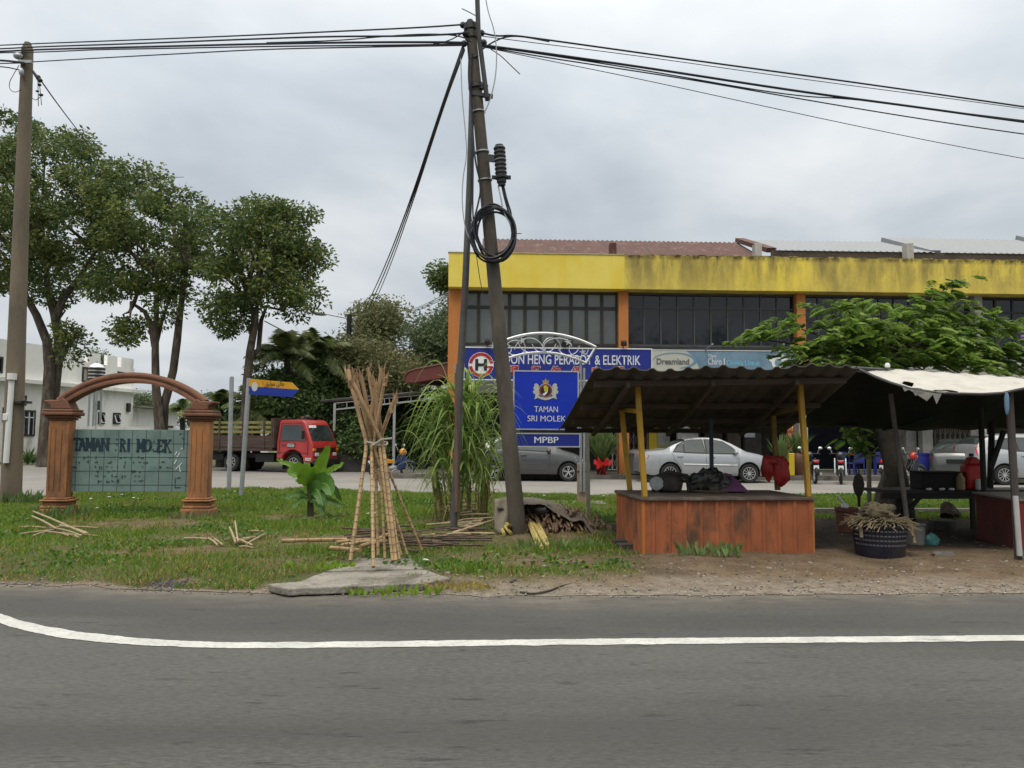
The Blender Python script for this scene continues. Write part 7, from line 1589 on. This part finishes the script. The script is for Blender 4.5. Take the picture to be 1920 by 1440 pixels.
# young plants by the house wall
for i, (u, v, Y, h) in enumerate(((52, 872, 37, .9), (62, 868, 38, .7), (36, 870, 36.5, .5))):
    p = gp(u, v, 0) if False else Vector((at(u, v, Y).x, Y, 0)); t = thing('garden_plant', ['spiky low plant at the foot of the largest street tree', 'small leafy plant nearer the white house wall', 'tiny plant by the left utility pole foot'][i], 'plant', p); g_ = random.Random(i); b = MB()
    for k in range(40):
        a = g_.uniform(0, 6.28); e_ = p+Vector((math.cos(a)*h*.6, math.sin(a)*h*.6, h*g_.uniform(.3, 1))); m0 = p.lerp(e_, .5)+Vector((0, 0, .1)); sd_ = Vector((-math.sin(a)*.04, math.cos(a)*.04, 0)); b.add([p, m0+sd_, e_, m0-sd_], [(0, 1, 2, 3)])
    b.build('leaves', lf_bush[1], t, smooth=None)

# ------------------------------------------------------------------ spreading tree behind the stalls
YS = 14.0
base = gp(1690, 968, .0); trunkpix = [(1693, 975), (1688, 930), (1676, 870), (1660, 815), (1650, 770), (1652, 720), (1660, 690)]
tk1 = [at(u, v, 13.4+.1*i) for i, (u, v) in enumerate(trunkpix)]
r_s = random.Random(77)
def spray(mb_v, mb_f, mi, p, d, L_, n=6):
    """a pinnate spray: drooping rib with paired leaflets"""
    d = Vector(d).normalized(); sd_ = d.cross(Vector((0, 0, 1)))
    if sd_.length < .1: sd_ = Vector((1, 0, 0))
    sd_.normalize(); sd_ = (sd_+Vector((0, 0, r_s.uniform(-.5, .5)))).normalized(); L_ *= .78; c_ = r_s.choice((0, 1, 1, 2))
    for k in range(n):
        s = (k+.5)/n; q = p+d*(L_*s)+Vector((0, 0, -.55*L_*s*s)); ll = .08*math.sin(math.pi*min(1, .3+.7*s))+.03
        for sg_ in (-1, 1):
            tip = q+sd_*sg_*ll+d*ll*.45+Vector((0, 0, -ll*.35)); mdl = q.lerp(tip, .5); w2 = (d*.027)
            j = len(mb_v); mb_v += [q, mdl-w2, tip, mdl+w2]; mb_f.append((j, j+1, j+2, j+3)); mi.append(c_ if r_s.random() < .7 else r_s.choice((0, 1, 2)))
st = thing('spreading_tree', 'bright green spreading tree with feathery leaves above the stalls', 'tree', base)
b = MB(); b.tube(tk1, [.21, .19, .17, .155, .14, .11, .07], 12); tops = tk1[-1]
layers = [  # (list of branch tips in pixels, depth offset)
    ([(1400, 632), (1430, 620), (1470, 606), (1510, 600)], -.2), ([(1545, 578), (1580, 570), (1620, 572)], .1), ([(1780, 532), (1760, 545), (1735, 556), (1715, 575)], .2),
    ([(1650, 580), (1690, 585), (1720, 600), (1560, 606), (1600, 600)], -.4), ([(1790, 575), (1805, 590), (1760, 590)], .5), ([(1830, 600), (1870, 606), (1905, 606), (1850, 612)], .3),
    ([(1480, 655), (1500, 648), (1540, 640), (1580, 632), (1620, 622)], -.6), ([(1760, 620), (1800, 625), (1840, 640), (1880, 650), (1900, 660)], -.3), ([(1490, 680), (1530, 672), (1570, 668), (1610, 655)], .3),
    ([(1640, 640), (1680, 632), (1720, 635), (1660, 660), (1700, 662)], .6), ([(1740, 660), (1790, 668), (1830, 672), (1880, 682), (1920, 690)], .4), ([(1620, 680), (1680, 684), (1730, 684), (1570, 684)], .8), ([(1850, 655), (1910, 672), (1960, 680), (1990, 650)], .1), ([(1660, 610), (1620, 640), (1700, 610), (1750, 604)], 1.1), ([(1590, 650), (1640, 664), (1780, 650), (1820, 660)], 1.3)]
V_, F_, mi = [], [], []
for tips, dy in layers:
    for (u, v) in tips:
        c = at(u, v, YS+dy-.3+r_s.uniform(-.3, .3)); m1 = tops.lerp(c, .45)+Vector((0, 0, .10)); b.tube([tops, m1, c], [.032, .018, .008], 6)
        for k in range(13):
            s = r_s.uniform(.35, 1.05); o_ = (tops.lerp(m1, s/.45) if s < .45 else m1.lerp(c, (s-.45)/.55))+Vector((r_s.uniform(-.22, .22), r_s.uniform(-.3, .3), r_s.uniform(-.05, .08)))
            if k < 9: o_ = c+Vector((r_s.uniform(-.30, .30), r_s.uniform(-.32, .32), r_s.uniform(-.13, .11)))
            dd_ = (c-tops); dd_.z = 0; dd_ = dd_.normalized()+Vector((r_s.uniform(-1.3, 1.3), r_s.uniform(-1.6, 1.2), r_s.uniform(-.25, .45)))
            for w_ in range(3): spray(V_, F_, mi, o_, dd_+Vector((r_s.uniform(-.5, .5), r_s.uniform(-.5, .5), 0)), r_s.uniform(.20, .36))
for (u, v, dy) in ((1600, 800, 0), (1595, 790, .1), (1618, 815, 0), (1585, 822, 0), (1605, 840, .1), (1620, 830, -.1), (1630, 850, 0), (1600, 805, .2), (1625, 795, .1)):
    c = at(u, v, 13.9+dy); b.tube([tk1[3], tk1[3].lerp(c, .5)+Vector((0, 0, .08)), c], [.03, .018, .008], 5)
    for k in range(8): spray(V_, F_, mi, c+Vector((r_s.uniform(-.12, .12), r_s.uniform(-.12, .12), r_s.uniform(-.05, .05))), Vector((r_s.uniform(-1, .4), r_s.uniform(-1, .4), r_s.uniform(-.2, .3))), r_s.uniform(.2, .34))
for i in range(62):
    u = r_s.uniform(1530, 1850); v = r_s.uniform(600, 690) if r_s.random() < .5 else r_s.uniform(645, 692)
    if abs(u-1680)/180+(690-v)/120 > 1.25: continue
    c = at(u, v, r_s.uniform(12.7, 13.6))
    for k in range(9): spray(V_, F_, mi, c+Vector((r_s.uniform(-.2, .2), r_s.uniform(-.2, .2), r_s.uniform(-.1, .1))), Vector((r_s.uniform(-1, 1), r_s.uniform(-1.4, .5), r_s.uniform(-.2, .4))), r_s.uniform(.2, .36))
b.build('trunk', bark_d, st); npmesh('crown', np.array([list(q) for q in V_]), np.array(F_), lf_shade, st, np.array(mi))
p = gp(1648, 966, 0); b = MB(); b.tube([p, at(1655, 925, p.y), at(1668, 880, p.y)], [.16, .13, .09], 10); tag(b.build('leaning_log', bark_d, None), 'dark log leaning against the stall side tree trunk', 'log')
b = MB(); g_ = random.Random(9)
for (u, v) in ((1913, 622), (1918, 632), (1916, 612), (1914, 655), (1919, 662)):
    p = at(u, v, 15.0); b.ell(p, (.045, .045, .04), 8, 6, .4, g_.random())
tag(b.build('purple_flowers', mat('petal_purple', (.22, .09, .42), .6, var=.2), None), 'cluster of purple flowers at the right edge by the spreading tree', 'flowers')

# ------------------------------------------------------------------ sugar cane plant by the strut pole
CY = 12.7
cb = gp(870, 984, .03); sc_ = thing('sugar_cane_clump', 'tall green sugar cane clump with arching leaves beside the strut pole', 'plant', cb)
g_ = random.Random(15); c_stem = mat('cane_stem', (.20, .185, .055), .55, var=.3, ns=10, stretch=(1, 1, .5)); c_node = mat('cane_node', (.11, .075, .035), .7, var=.3)
def cane(mb, P, r, pitch=.11):
    """one jointed stem: slot 0 internode, slot 1 ring"""
    ln = sum((Vector(P[i+1])-Vector(P[i])).length for i in range(len(P)-1)); n = max(3, int(ln/pitch)); Q = []
    cum = [0]
    for i in range(len(P)-1): cum.append(cum[-1]+(Vector(P[i+1])-Vector(P[i])).length)
    def pt(s):
        for i in range(len(P)-1):
            if s <= cum[i+1]+1e-9: return Vector(P[i]).lerp(Vector(P[i+1]), (s-cum[i])/max(1e-9, cum[i+1]-cum[i]))
        return Vector(P[-1])
    mb.m = 0; S = [ln*k/n for k in range(n+1)]; pts = []; rr = []
    for k, s in enumerate(S):
        if k: pts.append(pt(s-.012)); rr.append(r)
        pts.append(pt(s)); rr.append(r*1.09)
        if k < n: pts.append(pt(s+.012)); rr.append(r*.98)
    mb.tube(pts, rr, 7); mb.m = 1
    for s in S[1:-1]: mb.tube([pt(s-.0045), pt(s+.0045)], r*1.12, 7)
    mb.m = 0
for i in range(24):
    u = g_.choice((g_.uniform(815, 860), g_.uniform(855, 915), g_.uniform(870, 905))); s = gp(u, 984+g_.uniform(-8, 4), .0); s.y += g_.uniform(-.1, .4)
    h = g_.uniform(.75, 1.5); lean = (u-868)/300; b = MB(); cane(b, stalk(s, s+Vector((lean*1.0+g_.uniform(-.1, .1), g_.uniform(-.15, .15), h)), (0, 0, 0), 5), g_.uniform(.016, .024), .10); b.build('cane', [c_stem, c_node], sc_)
V_, F_, mi = [], [], []
def blade(p, d, L_, w_, droop, seg=9, mat_i=None, up=1.0):
    d = Vector((d[0], d[1], 0)); d = d.normalized() if d.length else Vector((1, 0, 0)); sd_ = Vector((-d.y, d.x, 0)); m_i = g_.choice((0, 0, 1, 1, 2)) if mat_i is None else mat_i; j0 = len(V_)
    for k in range(seg+1):
        s = k/seg; q = p+d*(L_*(.28*s+.72*s*s)*.62)+Vector((0, 0, L_*(up*s-droop*s*s*s)))
        w2 = w_*math.sin(math.pi*min(1, .12+.88*s)**.8)*.5+.001; V_.extend([q-sd_*w2+Vector((0, 0, .3*w2)), q, q+sd_*w2+Vector((0, 0, .3*w2))])
    for k in range(seg): a = j0+3*k; F_.extend([(a, a+1, a+4, a+3), (a+1, a+2, a+5, a+4)]); mi.extend([m_i, m_i])
for i in range(370):
    u = g_.triangular(795, 935, 868); v = g_.choice((g_.uniform(760, 850), g_.uniform(830, 930))); p = at(u, v, cb.y+g_.uniform(-.25, .4)); out_ = (u-868)/75
    a = Vector((out_*1.1+g_.uniform(-.7, .6), g_.uniform(-.7, .5)))
    L_ = g_.uniform(.6, 1.15); blade(p, a, L_, g_.uniform(.036, .060), g_.uniform(.55, 1.25), up=g_.uniform(.7, 1.1))
for i in range(34):       # long outer blades sweeping to the left and right
    sgn = -1 if i % 3 else 1; p = at(868+g_.uniform(-40, 30), g_.uniform(715, 820), cb.y+g_.uniform(-.2, .3)); blade(p, (sgn*g_.uniform(.6, 1), g_.uniform(-.5, .3)), g_.uniform(1.0, 1.35), g_.uniform(.045, .065), g_.uniform(1.3, 1.75), up=g_.uniform(.75, 1.0))
for i in range(14): p = at(868+g_.uniform(-18, 22), g_.uniform(740, 790), cb.y+g_.uniform(-.2, .2)); blade(p, (g_.uniform(-.6, .6), g_.uniform(-.4, .4)), g_.uniform(.5, .85), .06, .35, up=1.0)
npmesh('leaves', np.array([list(q) for q in V_]), np.array(F_), lf_cane, sc_, np.array(mi), 180)
V_, F_, mi = [], [], []
for i in range(70):
    p = gp(g_.uniform(815, 925), 985, .0)+Vector((0, g_.uniform(-.1, .3), g_.uniform(.15, .75))); blade(p, (g_.uniform(-1, 1), g_.uniform(-1, .6)), g_.uniform(.3, .7), .022, g_.uniform(1.1, 1.9), 6, 0, up=.5)
npmesh('dry_leaves', np.array([list(q) for q in V_]), np.array(F_), mat('dry_cane_leaf', (.24, .19, .09), .8, var=.3, ns=10), sc_, None, 180)

# ------------------------------------------------------------------ broad leaved plant on the verge
bp0 = gp(582, 972, .03); bl = thing('broad_leaf_plant', 'young bright green broad leaved plant on the verge before the lorry', 'plant', bp0); YB = bp0.y
b = MB(); b.tube([bp0, at(582, 930, YB), at(578, 895, YB)], [.06, .05, .03], 10); b.tube([at(582, 940, YB), at(600, 900, YB)], [.03, .015], 8); b.build('stem', mat('green_stem', (.05, .055, .022), .7, var=.3), bl)
def broad(pix, wpx, dy, tw=.3):
    """leaf along a pixel midrib, width in pixels, cupped; tw turns its blade towards the viewer"""
    P = [at(u, v, YB+dy*i/(len(pix)-1)) for i, (u, v) in enumerate(pix)]; P = smooth_path(P, 2); n = len(P); rows = []; k = wpx/100
    for i, p in enumerate(P):
        s = i/(n-1); t_ = (P[min(i+1, n-1)]-P[max(i-1, 0)]).normalized(); sd_ = t_.cross(Vector((0, -1, .0)).lerp(Vector((0, 0, 1)), tw)).normalized(); w2 = .8*k*(math.sin(math.pi*min(1, s**.7*.93+.07))**.7)
        wv = .012*math.sin(s*22); rows.append([p+sd_*w2*j+Vector((0, -.30*abs(j)*w2, .22*w2*abs(j)+wv*abs(j)+.014*math.sin(s*41+j*2)*abs(j))) for j in (-1, -.6, -.2, 0, .2, .6, 1)])
    b = MB(); b.grid(rows); 
    o = b.build('leaf', [lf_banana if pix[-1][1] < 900 else mat('broad_leaf_dark', (.055, .135, .022), .45, var=.3, ns=5, trans=.25)], bl, smooth=180)
    m2 = MB(); m2.tube([p+Vector((0, -.006, .002)) for p in P[:-1]], [max(.002, .009*(1-i/n)) for i in range(n-1)], 5); m2.build('midrib', mat('midrib_pale', (.22, .32, .09), .5, var=.1), o); return o
for pix, w_, dy, tw in (([(584, 915), (596, 890), (606, 865), (617, 836)], 15, -.3, .1), ([(580, 910), (572, 893), (558, 885), (540, 890)], 22, -.5, .2), ([(580, 905), (566, 886), (545, 872), (518, 862)], 7, -.1, .3), ([(584, 915), (604, 905), (616, 910), (622, 930)], 20, -.6, .2), ([(586, 912), (606, 890), (626, 880), (645, 868)], 9, -.1, .4), ([(582, 930), (592, 915), (600, 925), (606, 950)], 17, -.5, .2), ([(580, 915), (576, 898), (574, 885), (578, 868)], 13, .1, .2), ([(586, 918), (612, 905), (628, 918), (640, 940)], 9, .2, .4), ([(580, 935), (562, 925), (548, 930), (532, 936)], 9, -.3, .5), ([(584, 940), (602, 932), (622, 942), (648, 950)], 9, -.3, .5), ([(582, 938), (570, 935), (556, 945), (548, 955)], 8, -.4, .5), ([(584, 936), (596, 940), (604, 955), (606, 968)], 9, -.5, .4)):
    broad(pix, w_, dy, tw)

# ------------------------------------------------------------------ upright bundle of cut sugar cane
BY_ = 9.0; bb0 = gp(708, 1055, .0)
bd_ = thing('sugar_cane_bundle', 'upright bundle of cut sugar cane tied at the waist and splayed on the slab', 'cane bundle', (bb0.x, bb0.y, .14))
c_cut = mat('cut_cane', (.30, .205, .100), .6, var=.3, ns=9, dirt=(.20, .13, .07), dk=.35, ds=6); c_cnode = mat('cut_cane_node', (.13, .080, .042), .7, var=.3)
feet = [(657, 1050, -.05), (700, 1062, -.25), (709, 1040, .1), (736, 1050, -.15), (748, 1048, -.1), (752, 1040, .15), (763, 1038, .15), (791, 1030, .3), (722, 1046, .05), (742, 1050, -.2)]
tops_ = [(652, 694, .1), (664, 698, -.1), (676, 700, .1), (690, 690, .15), (697, 706, -.15), (716, 690, .1), (722, 708, -.2), (735, 758, -.2), (742, 742, .2), (658, 712, -.2), (705, 720, 0), (712, 735, .2), (728, 725, .1), (684, 712, .2), (738, 762, -.05)]
for i in range(11):
    f = feet[i % len(feet)]; t = tops_[i]; wu = 704+(i % 5-2)*6.5+ (f[0]-715)*.06; wv = 835
    F0_ = gp(f[0], f[1], .14); F0_.z = .135; 
    if i >= len(feet): F0_ = F0_+Vector((g_.uniform(-.06, .06), g_.uniform(.05, .2), 0))
    Wp_ = at(wu, wv, bb0.y+.08*((i % 3)-1)); Tp_ = at(t[0], t[1], bb0.y+t[2]); Q = smooth_path([F0_, F0_.lerp(Wp_, .85), Wp_, Wp_.lerp(Tp_, .15)+Vector((0, 0, .02)), Tp_], 2)
    rc_ = g_.uniform(.0145, .0225); b = MB(); cane(b, Q, rc_, .085)
    b.m = 2; nq = len(Q); k0 = int(nq*.62); b.tube(Q[k0:], [rc_*(1.05+.4*(j/(nq-k0))) for j in range(nq-k0)], 8)     # dry leaf sheath on the upper part
    for k in range(5): b.tube([Tp_+Vector((g_.uniform(-.015, .015), g_.uniform(-.015, .015), -.10)), Tp_+Vector((g_.uniform(-.05, .05), g_.uniform(-.04, .04), g_.uniform(.01, .08)))], [.014, .004], 5)
    b.build('cane', [c_cut, c_cnode, mat('dry_sheath', (.31, .205, .110), .85, var=.35, ns=7, dirt=(.15, .085, .045), dk=.4, ds=5, stretch=(1, 1, .3))], bd_)
wc = at(705, 832, bb0.y); b = MB(); b.tube([wc+Vector((.13*math.cos(a), .13*math.sin(a), .02*math.sin(2*a))) for a in np.linspace(0, 6.3, 22)], .012, 6); b.tube([at(697, 836, bb0.y-.14), at(716, 824, bb0.y-.13), at(735, 822, bb0.y-.1)], .012, 6); b.build('binding', mat('binding_grey', (.30, .28, .25), .8), bd_)
# a pale plastic bag caught on the canes
# loose canes and piles
def stick(p, q, r, label, grp, m=None, nm='cane_stick'):
    b = MB(); cane(b, stalk(p, q, (0, 0, g_.uniform(.0, .015)), 4), r, .13); tag(b.build(nm, m or [c_pale_cane, c_cut], None), label, 'cane', grp)
c_pale_cane = mat('dry_cane', (.30, .24, .15), .8, var=.28, ns=9, dirt=(.22, .17, .11), dk=.35, ds=8)
def zg(u, v, dz=0.02): 
    p = gp(u, v, .06); p.z = hz(p.x, p.y)+dz; return p
for (p, q, dz) in (((38, 1007), (112, 998), .05), ((62, 974), (160, 1012), .10), ((60, 982), (110, 1002), .09), ((100, 1000), (152, 1013), .07), ((60, 1014), (90, 1001), .05), ((130, 1012), (183, 1009), .05), ((112, 998), (165, 1008), .09), ((92, 1006), (130, 1012), .06), ((36, 993), (86, 995), .04), ((104, 994), (182, 992), .04), ((118, 1004), (148, 1014), .04)):
    stick(zg(*p, dz), zg(*q, dz*.6), g_.uniform(.011, .018), 'dry cane stick in the loose pile before the left arch pillar', 'cane sticks before the left arch pillar')
for (p, q, dz) in (((345, 1016), (400, 1016), .04), ((390, 1018), (408, 1028), .05), ((398, 1016), (418, 1027), .05), ((430, 1003), (441, 1026), .12), ((440, 996), (446, 1026), .14), ((448, 1032), (474, 1031), .05), ((442, 1022), (474, 1028), .08), ((462, 1028), (495, 1006), .06), ((452, 1024), (470, 1012), .06), ((455, 1022), (464, 1014), .07), ((450, 1020), (478, 1010), .05), ((466, 1001), (494, 1000), .04)):
    stick(zg(*p, dz), zg(*q, dz*.5), g_.uniform(.011, .018), 'dry cane stick in the loose pile right of the right arch pillar', 'cane sticks right of the arch')
for (p, q) in (((528, 1039), (650, 1036)), ((630, 1040), (700, 1034)), ((650, 1043), (716, 1038)), ((675, 1046), (722, 1037)), ((620, 1052), (675, 1060)), ((700, 1036), (735, 1022)), ((640, 1046), (660, 1046))):
    stick(zg(*p, .12), zg(*q, .14), .024, 'thick yellow cane lying on the ground behind the upright bundle', 'canes lying behind the bundle', [c_cut, c_cnode])
for i in range(42):
    u = g_.uniform(640, 845); v = g_.uniform(1000, 1034); a = g_.uniform(-.35, .35); p = zg(u, v, g_.uniform(.02, .09)); L_ = g_.uniform(.25, .8)
    stick(p, p+Vector((math.cos(a)*L_, math.sin(a)*L_, g_.uniform(-.03, .04))), g_.uniform(.009, .016), 'thin dark waste stick strewn between bundle and strut pole', 'waste sticks between bundle and pole', [mat('dark_waste', (.075, .055, .042), .9, var=.45, ns=9), MATS['cut_cane_node']], 'waste_stick')
for i in range(46):
    f = i/46; u = g_.uniform(868, 930); v = g_.uniform(965, 1008); p = zg(u, v, .02+.26*sstep(1010, 962, v)*g_.uniform(.3, 1)); a = g_.uniform(2.7, 3.7); L_ = g_.uniform(.25, .65)
    stick(p, p+Vector((math.cos(a)*L_, math.sin(a)*L_*.6, -.10*g_.random())), g_.uniform(.011, .019), 'pale cut cane in the spill left of the tarp heap', 'cut canes left of the tarp heap')
for (p, q) in (((848, 1008), (920, 990)), ((850, 1009), (905, 997)), ((838, 1012), (882, 1020)), ((846, 1008), (940, 985))):
    stick(zg(*p, .05), zg(*q, .12), .016, 'long pale cane reaching from the strut pole foot to the tarp heap', 'long canes at the strut pole foot')
for (p, q) in (((990, 985), (1026, 1028)), ((996, 980), (1020, 1024)), ((985, 985), (1008, 1025)), ((988, 990), (1030, 1022)), ((1000, 978), (1014, 1000)), ((935, 1000), (958, 1008)), ((930, 985), (945, 1010)), ((950, 1010), (962, 995)), ((990, 992), (1016, 1030)), ((1000, 984), (1030, 1026))):
    stick(zg(*p, .17), zg(*q, .03), .026, 'fresh yellow cane lying against the utility pole foot', 'yellow canes at the utility pole foot', [mat('fresh_cane', (.36, .29, .09), .55, var=.35, ns=8), c_cut])
# heap of trimmed canes under the grey tarp
hp0 = gp(1050, 1000, 0); hpz = lambda x, y: .50*max(0, 1-((x-hp0.x+.05)/.78)**2-((y-hp0.y-.1)/.62)**2)**.6
for i in range(210):
    x = hp0.x+g_.uniform(-.62, .72); y = hp0.y+g_.uniform(-.58, .0); z = hpz(x, y)
    if z < .03: continue
    a = g_.uniform(-2.2, -.9); L_ = g_.uniform(.10, .28); z *= g_.uniform(.55, .96); p = Vector((x, y, z+.04)); q = p+Vector((math.cos(a)*L_*.7, math.sin(a)*L_, -.06-g_.random()*.08)); q.z = max(q.z, .03)
    stick(p, q, g_.uniform(.012, .021), 'trimmed brown cane end packed in the heap under the grey tarp', 'cane ends under the grey tarp', [mat('husk_brown', (.13, .082, .052), .85, var=.5, ns=7, dirt=(.28, .20, .12), dk=.25, ds=9), MATS['cut_cane_node']], 'cane_end')
def tarp_sheet(name, label, ctrl, m, nx_=26, ny_=16, seed=0):
    """bilinear patch through 4 pixel corners at given depths, bulged and wrinkled"""
    A, B, C, D, bulge = ctrl; rows = []
    for i in range(nx_+1):
        r0 = []
        for j in range(ny_+1):
            s, t = i/nx_, j/ny_; p = A.lerp(B, s).lerp(D.lerp(C, s), t); p = p+Vector((0, 0, bulge*math.sin(s*math.pi)*math.sin((t*.8+.1)*math.pi)+.03*nz2(s*3, t*3, 2.0, seed)+.012*nz2(s*9, t*9, 2.0, seed))); p.z = max(p.z, .02); r0.append(p)
        rows.append(r0)
    b = MB(); b.grid(rows); o = b.build(name, m, None, smooth=180); o.modifiers.new('cloth', 'SOLIDIFY').thickness = .008; return tag(o, label, 'tarpaulin')
c_tarp = mat('grey_tarp', (.115, .100, .078), .85, var=.22, ns=5, dirt=(.06, .05, .04), dk=.3, ds=4)
tarp_sheet('grey_tarpaulin', 'dull grey tarp over the cane heap right of the utility pole', (at(985, 955, 11.35), at(1035, 948, 11.3), at(1122, 1015, 11.6), at(1000, 960, 12.2), .16), c_tarp, seed=3)
mid_ = [(930, 938, 11.75), (985, 934, 12.0), (1045, 944, 12.0), (1092, 970, 11.9), (1128, 1014, 11.5)]
rows = []
for i in range(29):
    f = i/28*4; k = min(int(f), 3); t = f-k; u, v, Y = [mid_[k][j]*(1-t)+mid_[k+1][j]*t for j in range(3)]
    top = at(u, v, Y); fr0 = at(u+2, v+15+7*math.sin(i*.5), Y-.58); bk0 = top+Vector((0, .5, -top.z+.03)); rows.append([fr0+Vector((0, 0, .015*math.sin(i*1.3))), top.lerp(fr0, .45)+Vector((0, 0, .05)), top, top.lerp(bk0, .4)+Vector((0, .05, .04)), bk0])
b = MB(); b.grid(rows); o = b.build('grey_tarpaulin', c_tarp, None, smooth=180); o.modifiers.new('cloth', 'SOLIDIFY').thickness = .01; tag(o, 'long fold of grey tarp draped over the back of the cane heap', 'tarpaulin')
for o in list(COL.objects):
    if o.get('label', '').startswith('dull grey tarp over'): bpy.data.objects.remove(o)
P_ = [at(928, 935, 11.3), at(958, 928, 11.3), at(965, 960, 11.2), at(948, 1003, 11.1), at(928, 988, 11.1), at(926, 955, 11.2)]
b = MB(); rows = []
for i in range(9):
    s = i/8; l = at(927, 936+s*60, 11.35-.25*s); r = at(966-s*16, 928+s*76, 11.4-.3*s); rows.append([l.lerp(r, t)+Vector((0, -.05*math.sin(t*3.1)-.03*math.sin(t*9+s*3), 0)) for t in np.linspace(0, 1, 10)])
b.grid(rows); o = b.build('grey_tarpaulin', mat('pale_tarp', (.165, .14, .105), .85, var=.2, ns=4), None, smooth=180); o.modifiers.new('cloth', 'SOLIDIFY').thickness = .008; tag(o, 'paler hanging tarp flap just left of the utility pole foot', 'tarpaulin')
b = MB(); p = at(1018, 956, 11.5); b.ell(p+Vector((0, .05, 0)), (.16, .12, .09), 14, 8, .3, 4); tag(b.build('black_bag', mat('bag_black', (.012, .011, .012), .5), None), 'black plastic bag tucked at the top of the cane heap', 'bag')
for i, (u, v) in enumerate(((170, 938), (205, 936), (228, 932), (250, 937), (258, 940), (440, 927), (182, 958), (703, 967), (690, 969), (798, 1057), (1020, 933), (1132, 934))):
    p = zg(u, v, .055); b = MB(); b.ell(p, (g_.uniform(.02, .045), .022, .012), 10, 6, .5, i); tag(b.build('paper_scrap', mat('litter_white', (.55, .55, .52), .6, var=.1), None), 'scrap of white paper litter lying in the verge grass', 'paper scrap', 'white scraps on the verge')
for i in range(60):       # pebbles along the dirt shoulder
    u = g_.uniform(560, 1920); p = gp(u, g_.uniform(1062, 1112), 0); d_ = p.y-edge_near(p.x)
    if d_ < .05: continue
    p.z = hz(p.x, p.y); r = g_.uniform(.008, .025); b = MB(); b.ell(p, (r*1.4, r, r*.7), 8, 5, .5, i); tag(b.build('pebble', mat('pebble_grey', (.22, .20, .17), .95, var=.4, ns=3), None), 'small pebble on the dirt shoulder along the main road', 'pebble', 'pebbles on the shoulder')
b = MB(); b.tube(smooth_path([gp(975, 1110, .02), gp(1000, 1114, .02), (gp(1030, 1108, .025)), gp(1055, 1097, .03), gp(1090, 1093, .03), gp(1113, 1091, .03)]), .010, 6); tag(b.build('twig', bark_d, None), 'thin dark twig lying on the dirt shoulder', 'twig')
b = MB(); g2 = random.Random(2)
def weeds(label, u, v, n, h, spread, seed, m=None):
    p0 = zg(u, v, 0); t = thing('weed_clump', label, 'weed', p0); g2 = random.Random(seed); b = MB()
    for i in range(n):
        a = g2.uniform(0, 6.28); r = spread*g2.random()**.5; s = p0+Vector((r*math.cos(a)*1.6, r*math.sin(a)*.7, 0)); L_ = h*g2.uniform(.4, 1.1); e_ = s+Vector((g2.uniform(-.5, .5)*L_, g2.uniform(-.5, .5)*L_, L_)); m0 = s.lerp(e_, .5)+Vector((0, 0, .1*L_)); w2 = Vector((g2.uniform(.01, .022), g2.uniform(-.01, .01), 0)); b.add([s, m0+w2, e_, m0-w2], [(0, 1, 2, 3)])
    b.build('leaves', m or lf_bush[2], t, smooth=None)
weeds('weedy clump at the foot of the orange stall front', 1330, 1043, 100, .17, .24, 1); weeds('weeds in the shade between drain post and stall', 1140, 985, 160, .2, .4, 2, lf_bush[1]); weeds('weed clump in front of the cane heap', 1050, 1025, 120, .12, .35, 3)
weeds('weed tuft at the foot of the left utility pole', 45, 945, 120, .28, .35, 4, lf_bush[1]); weeds('weed tuft at the foot of the right arch pillar', 372, 975, 70, .14, .35, 5, lf_olive[1]); weeds('weeds at the foot of the left arch pillar', 112, 972, 70, .2, .3, 6, lf_bush[1]); weeds('weed clump under the spreading tree behind the basket', 1668, 958, 60, .2, .3, 7)

weeds('grass tuft growing over the broken front edge of the concrete slab', 730, 1103, 90, .08, .30, 11, lf_grass[1]); weeds('yellowing grass tuft at the right end of the concrete slab', 850, 1096, 110, .08, .22, 12, lf_grass[2]); weeds('grass tuft at the left rear corner of the concrete slab', 600, 1068, 90, .09, .25, 13, lf_grass[1])

# the trees across the main road, which the shop windows mirror
g_ = np.random.RandomState(91); Ps = []
for i in range(16):
    cx_ = -30+i*5+g_.uniform(-2, 2); cy_ = -26+g_.uniform(-5, 3); hh = g_.uniform(10.5, 17)
    for k in range(26):
        c = np.array([cx_+g_.normal()*1.7, cy_+g_.normal()*1.5, hh*(.30+.62*g_.uniform())]); Ps.append(c+g_.normal(size=(60, 3))*.75)
V_, Fq_, mi_ = leafmesh(np.concatenate(Ps), .55, .5, None, rs=g_)
tag(npmesh('roadside_wood', V_, Fq_, lf_street, None, mi_), 'wood of dark trees across the main road, mirrored in the shop windows', 'trees', kind='stuff')
